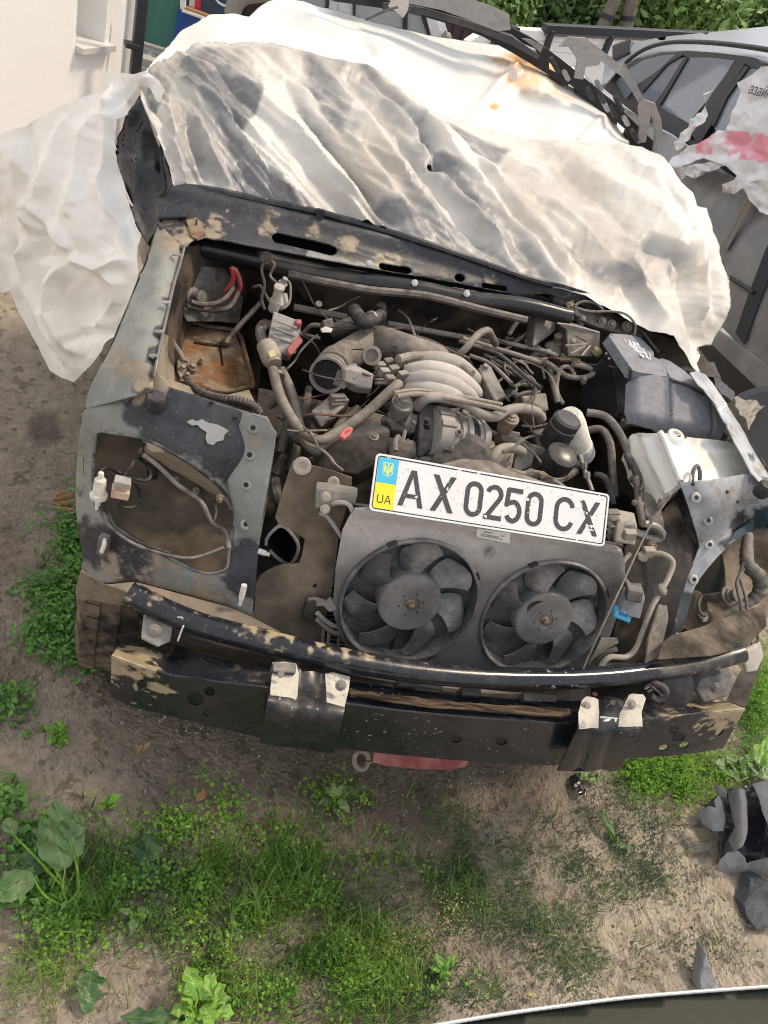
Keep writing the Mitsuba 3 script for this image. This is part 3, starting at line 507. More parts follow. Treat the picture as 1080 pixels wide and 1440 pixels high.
part('sensor', block([(393, 415, 'z', .99), (402, 414, 'z', .99), (404, 428, 'z', .975), (394, 430, 'z', .975)], (0, .03, -.02), .004), (.36, .35, .33), .5)
part('valve_cap', lathe(pt((398, 398, 'z', 1.02)), (.2, -.2, 1), [(.010, -.03), (.012, 0), (.007, .003), (.007, .015)], 12), (.30, .28, .26), .5)
wire([(376, 365, 'y', .98), (386, 372, 'y', .96), (380, 388, 'y', .95), (390, 400, 'y', .93), (384, 415, 'y', .92)], .0035, BRN, .7)
wire([(376, 362, 'y', 1.0), (368, 378, 'y', .97), (372, 400, 'y', .94), (368, 420, 'y', .92), (372, 436, 'y', .9)], .004, BRN, .7)
wire([(356, 404, 'y', .97), (366, 402, 'y', .95), (374, 415, 'y', .93), (385, 432, 'y', .91), (397, 434, 'y', .9), (407, 424, 'y', .92), (408, 400, 'y', .95), (400, 392, 'y', .97)], .0035, (.2, .19, .17), .6)
wire([(408, 390, 'y', .99), (424, 394, 'y', 1.0), (440, 425, 'y', .98), (452, 440, 'y', .96), (464, 452, 'y', .92), (466, 460, 'y', .9)], .0022, (.1, .09, .08), .6)
part('clamp', lathe(pt((447, 431, 'y', .96)), (0, -.5, 1), [(.009, 0), (.009, .012)], 10), BRN, .6)
part('clip', lathe(pt((376, 363, 'y', 1.0)), (-.3, -.8, .4), [(.016, 0), (.016, .01), (.009, .012)], 12), (.12, .1, .08), .8)
for pts, r, c in (([(413, 432), (450, 439), (487, 446)], .0095, (.15, .125, .10)), ([(545, 455), (600, 465), (650, 474), (690, 481)], .008, (.2, .17, .14)), ([(560, 476), (600, 485), (645, 494)], .0065, (.17, .145, .12)), ([(690, 476), (720, 484), (760, 492), (784, 500)], .006, (.25, .22, .19))):
    part('pipe', tube([pt((u, v, 'y', .99)) for u, v in pts], r, 9), c, .8)
# expansion muff and twin coolant hoses
part('hose_elbow', tube([pt((u, v, 'z', z)) for u, v, z in ((383, 460, .87), (372, 456, .90), (366, 464, .92), (368, 476, .93), (374, 488, .93))], .013, 10), HOSE, .9)
part('hose_muff', lathe(pt((379, 497, 'z', .93)), at(388, 522, z=.915)-at(374, 488, z=.935), [(.017, -.03), (.023, -.026), (.024, -.01), (.0245, .0), (.024, .022), (.019, .028), (.019, .034)], 18), (.36, .32, .25), .6, label='pale muff joining two hoses')
part('muff_label', sheet([(377, 494), (386, 491), (388, 500), (380, 503)], [(377, 494, 'z', .957), (386, 491, 'z', .955), (380, 503, 'z', .952)], .0006, step=4), (.42, .36, .16), .4)
part('coolant_hose', tube([pt((u, v, 'z', z)) for u, v, z in ((384, 520, .915), (390, 545, .91), (400, 570, .90), (421, 603, .885), (448, 619, .88), (473, 609, .89), (513, 582, .93), (551, 548, .985), (560, 540, .99))], .0118, 12), (.17, .145, .115), .7)
part('coolant_hose', tube([pt((u, v, 'z', z)) for u, v, z in ((395, 520, .905), (405, 540, .895), (413, 563, .88), (420, 595, .86), (430, 622, .845), (448, 633, .84), (466, 616, .85), (484, 590, .87), (505, 575, .89))], .0118, 12), (.17, .145, .115), .7)
part('hose_clamp', lathe(pt((391, 528, 'z', .91)), (.3, -.9, -.3), [(.016, -.004), (.016, .006)], 14), (.3, .27, .23), .6, 'metal')
part('oil_dipstick_handle', tube([pt((u, v, 'z', .935)) for u, v in ((479, 616), (484, 607), (493, 603), (491, 609), (481, 617))], .0045, 7), (.40, .09, .08), .25, label='red dipstick handle')
wire([(478, 616, 'z', .93), (466, 625, 'z', .91), (450, 640, 'z', .87), (444, 650, 'z', .83)], .005, BRN, .6, 'dipstick_tube')
# crumpled heat shield boxes, control unit
part('rocker_cover', block([(455, 655, 'z', .80), (470, 620, 'z', .86), (505, 592, 'z', .90), (540, 608, 'z', .89), (535, 640, 'z', .84), (500, 660, 'z', .80)], (.05, .12, -.12), .014), (.085, .07, .055), .75)
part('cover_bolt', lathe(pt((525, 615, 'z', .905)), (-.1, -.4, 1), [(.012, 0), (.012, .006), (.007, .007), (.007, .012)], 12), (.2, .17, .14), .7)
part('control_unit', block([(440, 580, 'z', .90), (468, 556, 'z', .93), (488, 562, 'z', .93), (481, 572, 'z', .92), (452, 598, 'z', .885)], (.02, .06, -.06), .004), (.09, .07, .055), .85)
part('control_unit_plug', cat(*[box(pt((474+4*(i % 2), 560+5*i, 'z', .935-.008*i)), (1, .4, 0), (-.4, 1, 0), (0, 0, 1), (.038, .016, .02), .003) for i in range(3)]), (.11, .095, .08), .8)
part('coil_plug', block([(486, 520, 'z', 1.0), (500, 516, 'z', 1.0), (523, 528, 'z', .985), (520, 545, 'z', .96), (498, 542, 'z', .965), (484, 533, 'z', .98)], (.01, .03, -.03), .004), (.26, .25, .24), .5)
part('coil_plug', block([(483, 518, 'z', 1.0), (499, 514, 'z', 1.0), (499, 540, 'z', .97), (484, 534, 'z', .98)], (.01, .05, -.04), .005), (.16, .15, .14), .6)
for k, (u, v) in enumerate(((534, 515), (546, 510), (540, 524), (553, 520), (562, 512), (566, 528), (548, 534))): part('injector_plug', box(pt((u, v, 'z', .985)), (1, .4, .2*(k % 2)), (-.4, 1, 0), (0, 0, 1), (.024, .018, .02), .003), (.14, .12, .10), .85)
for k in range(4): wire([(522+2*k, 530+3*k, 'z', .95), (530, 524+5*k, 'z', .97), (545, 528+4*k, 'z', .975), (552, 540+2*k, 'z', .95)], .004, (.09, .075, .06), .9)
# ------------------------------------------------------------------ air flow meter, bellows, elbow
a0 = at(461, 527, z=.975); a1 = at(489, 491, z=.915); ax = (a1-a0)/np.linalg.norm(a1-a0)
L = np.linalg.norm(a1-a0)
maf = part('air_flow_meter', lathe(a0, -ax, [(.036, -.075), (.036, -.03), (.041, -.028), (.041, -.018), (.0375, -.016), (.0375, 0), (.041, .001), (.041, .008), (.036, .0085), (.036, .0), (.034, -.006)], 30), (.25, .225, .19), .7, label='round air flow meter with a dark mesh mouth')
part('mesh', lathe(a0, -ax, [(.035, -.006), (.0345, -.004)], 30), (.012, .011, .010), .05, parent=maf)
uu, ww, _ = frame(-ax)
part('mesh_wires', cat(*[tube([a0-ax*-.0+(-ax)*-.0025+uu*s*math.sqrt(max(.033**2-(k*.0055)**2, 1e-6))+ww*k*.0055 for s in (-1, 1)], .0006, 4, 1, smooth=False) for k in range(-5, 6)], *[tube([a0+(-ax)*-.0025+ww*s*math.sqrt(max(.033**2-(k*.0055)**2, 1e-6))+uu*k*.0055 for s in (-1, 1)], .0006, 4, 1, smooth=False) for k in range(-5, 6)]), (.018, .017, .016), .05, parent=maf, kind='stuff')
part('meter_clamp', lathe(a0+ax*.055, ax, [(.0425, -.006), (.0425, .006)], 30), (.3, .27, .23), .5, 'metal', maf)
part('meter_block', box(a0+ax*.02-np.array([0, 0, -.0])+uu*.03, uu, ww, ax, (.03, .04, .035), .004), (.22, .2, .17), .7, parent=maf)
b0 = a0+ax*.07
bprof = [(.036, -.004)]
for i in range(6): bprof += [(.043, .003+i*.0085), (.043, .007+i*.0085), (.039, .0085+i*.0085)]
bprof += [(.038, .06)]
part('bellows_hose', lathe(b0, ax, bprof, 30), (.20, .175, .145), .85, label='ribbed rubber intake hose')
e0 = b0+ax*.055
part('intake_elbow', tube([e0, e0+ax*.03, at(520, 482, z=.945), at(545, 484, z=.965), at(575, 492, z=.985), at(605, 500, z=.97), at(632, 510, z=.95)], [.038, .038, .040, .040, .036, .034, .03], 20, 6), (.20, .175, .145), .85)
part('elbow_port', lathe(at(522, 500, z=1.0), (-.1, -.8, .5), [(.02, -.03), (.02, .0), (.023, .001), (.023, .01), (.015, .011), (.014, 0)], 18), (.13, .11, .09), .8)
part('breather_hose', tube([pt((u, v, 'z', z)) for u, v, z in ((498, 436, 1.0), (510, 452, 1.02), (520, 452, 1.02), (536, 443, 1.02))], [.017, .018, .016, .015], 12), BLK, .35)
part('breather_hose', tube([pt((u, v, 'y', .96)) for u, v in ((466, 468), (480, 462), (498, 455), (506, 448))], .022, 12), (.07, .06, .05), .8)
part('hose_clamp', lathe(at(522, 448, z=1.02), at(536, 443, z=1.02)-at(510, 452, z=1.02), [(.019, -.004), (.019, .004)], 14), (.4, .38, .33), .4, 'metal')
part('breather_hose', tube([pt((u, v, 'y', .99)) for u, v in ((536, 428), (538, 445), (536, 470))], .012, 10), BLK, .5)
part('fuel_filter', block([(455, 452, 'z', 1.0), (466, 449, 'z', 1.0), (469, 458, 'z', .985), (457, 462, 'z', .985)], (0, .02, -.02), .003), (.10, .10, .10), .6)
part('connector_cap', sheet([(451, 462), (458, 459), (468, 462), (466, 467), (454, 467)], [(451, 462, 'z', 1.02), (468, 462, 'z', 1.02), (454, 467, 'z', 1.015)], .004, step=4), (.4, .38, .34), .4)
part('pipe', tube([pt((u, v, 'y', .93)) for u, v in ((420, 482), (432, 462), (444, 457), (466, 462))], .006, 8), (.2, .17, .14), .8)
wire([(416, 466, 'y', .93), (432, 471, 'y', .93), (450, 476, 'y', .93)], .004, (.2, .17, .14), .8)
wire([(418, 468, 'y', .92), (435, 478, 'y', .92), (446, 490, 'y', .9), (450, 500, 'y', .88)], .003, BLK, .6)
# ------------------------------------------------------------------ intake manifold
man = part('intake_manifold', hull([pt(c) for c in ((575, 512, 'z', .95), (640, 512, 'z', .95), (682, 560, 'z', .93), (600, 568, 'z', .92), (570, 555, 'z', .92), (665, 528, 'z', .95))]+[pt((620, 540, 'z', .985)), pt((640, 535, 'z', .985))], .012), (.34, .31, .27), .7, label='dusty ribbed aluminium intake manifold')
for k, P in enumerate([((573, 510, .975), (606, 505, 1.0), (640, 512, 1.0), (664, 530, .975), (676, 545, .94)), ((571, 522, .975), (604, 519, 1.005), (636, 527, 1.005), (662, 545, .975), (674, 558, .93)), ((571, 535, .97), (602, 533, 1.0), (634, 541, 1.0), (658, 556, .965), (668, 566, .93)), ((573, 548, .96), (602, 547, .985), (632, 553, .985), (652, 563, .95), (660, 570, .92))]):
    part('runner', tube([pt((u, v, 'z', z)) for u, v, z in P], [.016, .021, .022, .02, .014], 14, 6), (.42, .39, .35), .55, parent=man)
part('manifold_pipe', tube([pt((u, v, 'z', 1.005)) for u, v in ((560, 505), (585, 500), (615, 503), (645, 512), (664, 526))], .0105, 10), (.22, .2, .17), .9, parent=man)
part('fuel_rail', block([(674, 520, 'z', .985), (688, 517, 'z', .985), (708, 556, 'z', .965), (696, 563, 'z', .965)], (0, .01, -.03), .005), (.085, .08, .075), .7)
part('rail_end', lathe(pt((681, 518, 'z', .99)), (0, -.3, 1), [(.01, -.01), (.012, 0), (.008, .004), (.007, .012)], 12), (.1, .09, .08), .8)
part('throttle_hose', tube([pt((u, v, 'z', z)) for u, v, z in ((637, 506, .99), (655, 490, 1.03), (673, 470, 1.05), (686, 465, 1.05), (692, 474, 1.03), (697, 484, 1.0))], .0095, 10), HOSE, .85)
for pts in ([(560, 470), (600, 478), (640, 497), (660, 505)], [(645, 480), (700, 498), (740, 530), (760, 545)], [(660, 500), (690, 512), (720, 540)]): wire([(u, v, 'z', .99) for u, v in pts], .0055, (.05, .045, .04), .7)
# ------------------------------------------------------------------ alternator and its neighbours
c0, c1 = at(592, 604, z=.90), at(700, 622, z=.88); axA = (c1-c0)/np.linalg.norm(c1-c0); LA = np.linalg.norm(c1-c0)
part('alternator_cap', block([(592, 570, 'z', .945), (616, 572, 'z', .945), (618, 608, 'z', .91), (615, 622, 'z', .89), (590, 640, 'z', .86), (584, 620, 'z', .87)], (.01, .07, -.03), .006), (.03, .028, .028), .45, label='black alternator end cap')
alt = part('alternator', lathe(c0, axA, [(.05, .02), (.058, .024), (.0585, .06), (.055, .062), (.054, .075), (.045, .076), (.045, .082), (.055, .083), (.056, .092), (.05, .094), (.05, .10), (.056, .101), (.057, .112), (.045, .114), (.045, .15), (.05, .151), (.05, .16), (.04, .162), (.04, .175)], 34), (.36, .34, .31), .45, label='dusty cast alternator')
uA, wA, _ = frame(axA)
for k in range(9):
    a = math.radians(-100+k*28); d = uA*math.cos(a)+wA*math.sin(a)
    part('cooling_lug', box(c0+axA*.042+d*.0585, axA, np.cross(d, axA), d, (.042, .014, .008), .002), (.22, .2, .175), .8, parent=alt)
part('alternator_spout', lathe(c0+axA*.10-FWD*.052, -FWD, [(.009, 0), (.008, .02), (.0085, .021), (.005, .0215), (.0048, .01)], 12), (.25, .22, .19), .8, parent=alt)
part('alternator_spout', lathe(c0+axA*.088+np.array([0, -.01, .05]), (0, -.2, 1), [(.011, 0), (.010, .02), (.008, .022), (.008, .03)], 12), (.25, .22, .19), .8, parent=alt)
for i in range(3): part('belt', tube([c0+axA*(.118+i*.008)+(uA*math.cos(t)+wA*math.sin(t))*.047 for t in np.linspace(0, 2*np.pi, 16, endpoint=False)], .003, 6, 2, closed=True, caps=False), BLK, .7, parent=alt)
def vac_cap(u, v, z, r, col, name='valve_cap'):
    o = pt((u, v, 'z', z)); k = part(name, lathe(o, (-.05, -.25, 1), [(r*.7, -.05), (r*.9, -.035), (r*.9, -.012), (r, -.01), (r*1.05, -.004), (r, .002), (r*.75, .004), (r*.72, .008), (r*.45, .009), (r*.4, .013), (r*.2, .013)], 26), col, .85); return k
vac_cap(566, 567, .955, .026, (.19, .175, .155)); vac_cap(718, 588, .95, .022, (.26, .19, .13))
part('valve_body', block([(548, 582, 'z', .92), (585, 586, 'z', .92), (580, 606, 'z', .89), (552, 602, 'z', .89)], (0, .03, -.04), .006), (.22, .20, .17), .85)
part('valve_body', block([(706, 606, 'z', .91), (729, 610, 'z', .91), (727, 622, 'z', .89), (707, 618, 'z', .89)], (0, .02, -.03), .004), (.15, .13, .11), .8)
wire([(583, 566, 'z', .945), (576, 585, 'z', .93), (570, 605, 'z', .91), (566, 622, 'z', .89)], .0045, (.34, .31, .27), .6, 'strap')
wire([(556, 634, 'z', .89), (556, 622, 'z', .90), (560, 614, 'z', .90), (562, 622, 'z', .89)], .006, (.16, .14, .12), .8, 'hose_loop')
part('water_pump', block([(548, 622, 'z', .87), (580, 624, 'z', .87), (584, 640, 'z', .85), (550, 642, 'z', .84)], (.0, .05, -.05), .009), (.085, .075, .065), .8)
part('coolant_hose', tube([pt((u, v, 'z', z)) for u, v, z in ((586, 572, .95), (600, 560, .985), (622, 559, .985), (652, 567, .98), (674, 581, .97), (696, 586, .965), (711, 578, .97), (733, 574, .965), (755, 580, .95), (762, 590, .93))], .0125, 12), (.28, .24, .20), .7)
for pts, r in (([(554, 553), (580, 549), (607, 551), (660, 560), (706, 569)], .0055), ([(558, 558), (590, 554), (640, 562), (690, 572), (712, 578)], .006)): part('pipe', tube([pt((u, v, 'z', .99)) for u, v in pts], r, 8), (.27, .235, .19), .95)
part('bypass_pipe', tube([pt((u, v, 'z', z)) for u, v, z in ((690, 660, .86), (693, 645, .89), (704, 632, .905), (722, 630, .905), (735, 636, .89))], .0125, 12), (.22, .20, .17), .8)
part('hose_clamp', lathe(pt((693, 652, 'z', .875)), (.1, -.2, 1), [(.015, -.006), (.0155, .006)], 14), (.2, .12, .08), .7)
part('tensioner_arm', block([(732, 616, 'z', .90), (752, 630, 'z', .89), (745, 655, 'z', .86), (722, 664, 'z', .84), (736, 640, 'z', .87)], (.01, .02, -.02), .004), (.06, .052, .046), .7)
part('fan_pulley', lathe(at(650, 652, z=.86), (-.1, -.9, .45), [(.07, -.03), (.075, -.02), (.073, -.012), (.075, -.005), (.073, .002), (.075, .008), (.06, .012)], 36), (.10, .088, .075), .8)
part('belt_cover', sheet([(622, 652), (650, 645), (690, 648), (720, 662), (760, 676), (800, 690), (800, 700), (700, 690), (630, 672)], [(622, 652, 'y', .40), (690, 648, 'y', .42), (800, 690, 'y', .38), (630, 672, 'y', .33), (700, 690, 'y', .33)], .006, step=8), (.17, .14, .11), .9)
# filler things behind the engine so that the bay is never empty
rg = random.Random(5)
for i in range(34):
    u, v = rg.uniform(540, 760), rg.uniform(560, 690); z = .78+.1*rg.random()
    if i % 3: part('engine_hose', tube([pt((u+dx, v+dy, 'z', z+dz)) for dx, dy, dz in ((0, 0, 0), (rg.uniform(10, 30), rg.uniform(-12, 12), .01), (rg.uniform(35, 60), rg.uniform(-20, 20), -.01))], rg.uniform(.006, .013), 8), (.10, .085, .07), .85)
    else: part('engine_casting', box(pt((u, v, 'z', z-.02)), (1, rg.uniform(-.4, .4), 0), (0, 1, .2), (0, -.2, 1), (rg.uniform(.03, .07), rg.uniform(.03, .06), rg.uniform(.03, .06)), .006), (.12, .10, .085), .85)
for i in range(22):
    u, v = rg.uniform(385, 480), rg.uniform(520, 720); z = .70+.1*rg.random()
    part('engine_hose', tube([pt((u+dx, v+dy, 'z', z+dz)) for dx, dy, dz in ((0, 0, 0), (rg.uniform(-15, 15), rg.uniform(10, 25), .01), (rg.uniform(-20, 30), rg.uniform(30, 55), -.02))], rg.uniform(.006, .014), 8, 5, rfun=(lambda s: 1+.1*np.sign(np.sin(s*700))) if i % 4 == 0 else None), (.06, .05, .042), .75)
for i in range(9):
    u, v = rg.uniform(690, 780), rg.uniform(500, 560)
    wire([(u, v, 'z', .93), (u+rg.uniform(-15, 20), v+rg.uniform(5, 15), 'z', .95), (u+rg.uniform(-10, 30), v+rg.uniform(18, 36), 'z', .93)], .0035, (.10, .088, .072), .85)
part('injector_block', block([(735, 560, 'z', .93), (765, 556, 'z', .93), (768, 575, 'z', .91), (740, 580, 'z', .90)], (0, .03, -.04), .006), (.14, .12, .095), .85)
# fine wiring over the engine
rw_ = random.Random(17)
for (u0, u1, v0, v1, z0, n_) in ((395, 560, 430, 520, .99, 8), (540, 760, 440, 510, .99, 6), (400, 520, 540, 640, .92, 8), (560, 760, 575, 640, .93, 5), (720, 860, 430, 560, .99, 7)):
    for i in range(n_):
        u, v = rw_.uniform(u0, u1), rw_.uniform(v0, v1); a = rw_.uniform(-.6, 1.0); L = rw_.uniform(10, 24); P = []
        for k in range(5): P.append((u, v, 'z', z0-.02+.03*rw_.random())); a += rw_.uniform(-.45, .45); u += L*math.cos(a); v += L*math.sin(a)*.7
        wire(P, rw_.uniform(.0014, .0034), rw_.choice([BLK, BLK, (.05, .045, .04), (.22, .19, .16), (.03, .03, .03), (.16, .06, .05)]), rw_.uniform(.1, .6), n=5)
for i in range(16):
    u, v = rw_.uniform(540, 840), rw_.uniform(430, 640); part('small_fitting', lathe(pt((u, v, 'z', .95)), (rw_.uniform(-1, 1), rw_.uniform(-1, .2), rw_.uniform(.2, 1)), [(.007, -.01), (.0085, -.004), (.0085, .003), (.006, .004), (.006, .01), (.008, .011), (.007, .015)], 10), rw_.choice([BLK, (.3, .28, .25), (.12, .11, .1), (.34, .3, .2)]), rw_.uniform(.1, .6))
# ------------------------------------------------------------------ radiator side plates, condenser, shroud, fans
plS = Surf([(412, 648, 'y', .335), (495, 672, 'y', .32), (360, 870, 'y', .215), (455, 895, 'y', .215), (420, 770, 'y', .275)])
plo = [(412, 648), (440, 655), (470, 663), (495, 672), (494, 690), (487, 715), (477, 748), (471, 800), (465, 839), (458, 870), (450, 905), (400, 893), (358, 880), (358, 850), (360, 821), (366, 810), (376, 803), (387, 798), (396, 795), (412, 794), (421, 792), (425, 781), (429, 759), (425, 755), (408, 744), (392, 736), (387, 728), (398, 690)]
put('side_plate', sheet(plo, plS, .004, [ell(443, 824, 3.5, 3)], 7, disp=lambda q: .003*(nfbm(np.c_[q/50, q[:, :1]*0], 3)-.5)), 'brown_dust', car, label='dusty brown plate left of the fans')
part('air_duct', tube(np.array([at(u, v, y=.30) for u, v in ((374, 766), (389, 742), (404, 744), (420, 769), (406, 794))]), .0035, 7, 4, closed=True, caps=False), (.2, .19, .18), .4)
dp = [at(u, v, y=.302) for u, v in ((374, 766), (389, 742), (404, 744), (420, 769), (406, 794))]
dv = np.vstack([dp, np.array(dp)+np.array([.02, .12, -.02])]); df = [[i, (i+1) % 5, i+5] for i in range(5)]+[[(i+1) % 5, (i+1) % 5+5, i+5] for i in range(5)]+[[5, 6, 7], [5, 7, 8], [5, 8, 9]]
part('air_duct', trimesh.Trimesh(dv, df, process=False), (.012, .012, .013), .1, smooth=False)
for u, v, r in ((469, 678, .012), (425, 655, .018)): part('screw', lathe(plS([(u, v)])[0]-FWD*.002, (-.1, -.9, .4), [(r, 0), (r, .004), (r*.8, .005), (r*.5, .005), (r*.45, .003)], 18), (.3, .27, .23), .6)
br_ = part('shroud_bracket', block([(447, 688, 'y', .30), (470, 690, 'y', .30), (500, 696, 'y', .29), (497, 706, 'y', .285), (462, 703, 'y', .285), (446, 712, 'y', .285)], (0, .012, .004), .004), (.24, .22, .19), .6)
for u, v in ((458, 698), (457, 715)): part('bolt', lathe(pt((u, v, 'y', .28)), (-.1, -.9, .4), [(.010, 0), (.010, .005), (.006, .006), (.006, .009)], 14), (.36, .33, .28), .5, parent=br_)
part('shroud_strut', tube([pt((u, v, 'y', y)) for u, v, y in ((466, 706, .285), (490, 709, .275), (502, 735, .262), (524, 768, .25))], .0048, 8), (.36, .33, .29), .5)
part('shroud_strut', tube([pt((u, v, 'y', y)) for u, v, y in ((450, 722, .283), (460, 727, .275), (480, 755, .26), (499, 789, .245))], .0042, 8), (.28, .26, .235), .5)
part('shroud_arm', sheet([(434, 842), (445, 842), (458, 846), (464, 840), (474, 856), (464, 861), (455, 852), (436, 853)], [(434, 842, 'y', .225), (464, 840, 'y', .215), (464, 861, 'y', .205)], .006, step=5), (.2, .19, .175), .6)
for d in (0, 9): part('shroud_arm', tube([pt((u, v+d, 'y', .205)) for u, v in ((446, 862), (456, 872), (470, 880), (487, 882))], .0055, 7), (.18, .17, .155), .6)
part('dark_clip', block([(432, 846, 'y', .225), (444, 844, 'y', .222), (440, 872, 'y', .21), (427, 870, 'y', .212)], (0, .01, 0), .003), BLK, .2)
fanC = at(577, 850, y=.215); fn = np.array([0.0, -1.0, 0.26]); fn /= np.linalg.norm(fn)
PL = (fanC, fn)
shS = Surf(plane_ctrl(fanC, fn))
def circ(o, r, n=40): 
    u, w, _ = frame(fn); return [o+r*(math.cos(t)*u+math.sin(t)*w) for t in np.arange(n)*2*np.pi/n]
def topx(P): d = np.asarray(P)-CAM; z = d @ FWD; return (540+FOC*(d @ RGT)/z, 720-FOC*(d @ UPV)/z)
FAN = [(at(576, 846, pl=PL), .1515), (at(764, 869, pl=PL), .1505)]
holes = [[topx(p) for p in circ(o, r-.004)] for o, r in FAN]
sho = [(499, 712), (516, 712), (600, 722), (700, 738), (800, 752), (868, 766), (877, 792), (874, 820), (868, 850), (858, 890), (846, 925), (836, 956), (760, 965), (680, 960), (560, 948), (500, 930), (478, 895), (468, 858), (472, 800), (482, 745)]
ridge = lambda q: .012*np.clip(1-np.abs(q[:, 1]-(716+.148*(q[:, 0]-500)))/8, 0, 1)+.010*np.exp(-(((q[:, 0]-670)/24)**2+((q[:, 1]-800)/80)**2))+.012*np.exp(-((q[:, 0]-870)/12)**2)
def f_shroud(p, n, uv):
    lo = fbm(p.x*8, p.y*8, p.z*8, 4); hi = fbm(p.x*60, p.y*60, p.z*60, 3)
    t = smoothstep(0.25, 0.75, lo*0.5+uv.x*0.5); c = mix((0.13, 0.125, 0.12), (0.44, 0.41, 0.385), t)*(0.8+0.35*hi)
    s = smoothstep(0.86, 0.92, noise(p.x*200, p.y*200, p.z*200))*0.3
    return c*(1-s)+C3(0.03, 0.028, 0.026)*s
scene['shroud_plastic'] = pr(f_shroud, 0.5, spec=0.4)
sm = sheet(sho, shS, .004, holes, 7, ridge); q = np.vstack([sheet.q]*2)
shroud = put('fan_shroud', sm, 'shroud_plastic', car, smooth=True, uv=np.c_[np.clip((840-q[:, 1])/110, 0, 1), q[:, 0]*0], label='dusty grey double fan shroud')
for (o, r) in FAN:
    put('ring', lathe(o, fn, [(r-.006, -.03), (r+.001, -.03), (r+.002, .008), (r-.001, .012), (r-.005, .011), (r-.006, .004), (r-.006, -.03)], 64), 'fan_black', shroud)
    for t in (.6, 2.1, 3.9, 5.3): part('notch', box(o+(r+.002)*(math.cos(t)*frame(fn)[0]+math.sin(t)*frame(fn)[1])+fn*.006, np.cross(fn, math.cos(t)*frame(fn)[0]+math.sin(t)*frame(fn)[1]), fn, math.cos(t)*frame(fn)[0]+math.sin(t)*frame(fn)[1], (.02, .012, .006), .001), BLK, .1, parent=shroud)
scene['fan_black'] = pr(lambda p, n, uv: mix((0.075, 0.073, 0.072), (0.30, 0.285, 0.27), smoothstep(0.35, 0.75, fbm(p.x*15, p.y*15, p.z*15, 4)*0.8+0.2*n.z))*(0.8+0.4*noise(p.x*150, p.y*150, p.z*150)), 0.5, spec=0.4)
fu, fw, _ = frame(fn)
def blade(o, ang, R):
    """a swept paddle from hub to ring, pitched like a propeller's, 2.5 mm thick"""
    nr, na = 9, 9; V = []
    for i in range(nr):
        s = i/(nr-1); r = .052+(R-.009-.052)*s
        half = (.165+.165*math.sin(math.pi*min(s*1.1, 1)*.6))*(1-.38*max(0, (s-.84)/.16)**2)
        sweep = -.30*s*s
        for j in range(na):
            t = (j/(na-1)-.5)*2; a = ang+sweep+half*t
            rr = r-(.010*t*t if s > .75 else 0)*(s-.75)*4
            h = -.008-.013*t*(1-.25*s)+.004*(1-t*t)
            V.append(o+rr*(math.cos(a)*fu+math.sin(a)*fw)+fn*h)
    V = np.array(V); F = []
    for i in range(nr-1):
        for j in range(na-1):
            k = i*na+j; F += [[k, k+na, k+1], [k+1, k+na, k+na+1]]
    F = np.array(F)
    if np.dot(vnormals(V, F).mean(0), fn) < 0: F = F[:, ::-1]
    return trimesh.Trimesh(*solidify(V, F, .0025), process=False)
for fi, ((o, r), a00, lab) in enumerate(zip(FAN, (0.0, .28), ('left cooling fan with dusty dull hub', 'right cooling fan with glossy wet patches on its hub'))):
    fan = put('cooling_fan', lathe(o, fn, [(.069, -.03), (.070, -.002), (.069, .004), (.066, .008), (.060, .0095), (.02, .011), (.018, .008), (.012, .008)], 44), 'hub_black', car, label=lab)
    part('motor_pin', lathe(o, fn, [(.012, .006), (.011, .010), (.0095, .011), (.0075, .014), (.0075, .02), (.004, .022)], 16), (.17, .11, .06), .5, 'metal', fan)
    for k in range(7): put('blade', blade(o, a00+k*2*np.pi/7, r), 'fan_black', fan)
    for k in range(6): a = k*np.pi/3+.3; part('dimple', lathe(o+.026*(math.cos(a)*fu+math.sin(a)*fw), fn, [(.003, .0102), (.0022, .0112)], 8), BLK, .1, parent=fan)
    put('wet_patch' if fi else 'motor_spider', sheet([(742, 853), (755, 845), (772, 848), (790, 856), (798, 864), (790, 868), (772, 862), (756, 864), (744, 866)], Surf(plane_ctrl(o+fn*.0098, fn)), .0004, step=4, curve=True) if fi else
        cat(*[tube([o-fn*.032+.05*(math.cos(t)*fu+math.sin(t)*fw), o-fn*.032+(r+.003)*(math.cos(t+.25)*fu+math.sin(t+.25)*fw)], .006, 6, 2) for t in (.3, 2.4, 4.5)]), 'gloss_black', fan)
scene['hub_black'] = pr(lambda p, n, uv: mix((0.095, 0.093, 0.092), (0.21, 0.20, 0.192), smoothstep(0.3, 0.7, fbm(p.x*11, p.y*11, p.z*11, 4)))*(0.9+0.2*noise(p.x*120, p.y*120, p.z*120)), 0.42, spec=0.45)
# condenser fins behind the fans
cc = fanC+(FAN[1][0]-FAN[0][0])/2-fn*.075
cond = part('condenser', box(cc, fu, fn, fw, (.66, .012, .36), .002), (.014, .013, .012), .2)
part('condenser_tubes', cat(*[trimesh.Trimesh(*(lambda m: (m.vertices, m.faces))(box(cc+fn*.012+fw*(-.17+.0105*k), fu, fn, fw, (.64, .006, .0032), .0008)), process=False) for k in range(33)]), (.05, .044, .038), .6, parent=cond, kind='stuff')
for u in (455, 463, 478): part('radiator_strip', tube([pt((u, 884, 'y', .22)), pt((u-3, 920, 'y', .20))], .004, 6, 2), (.25, .22, .18), .7)
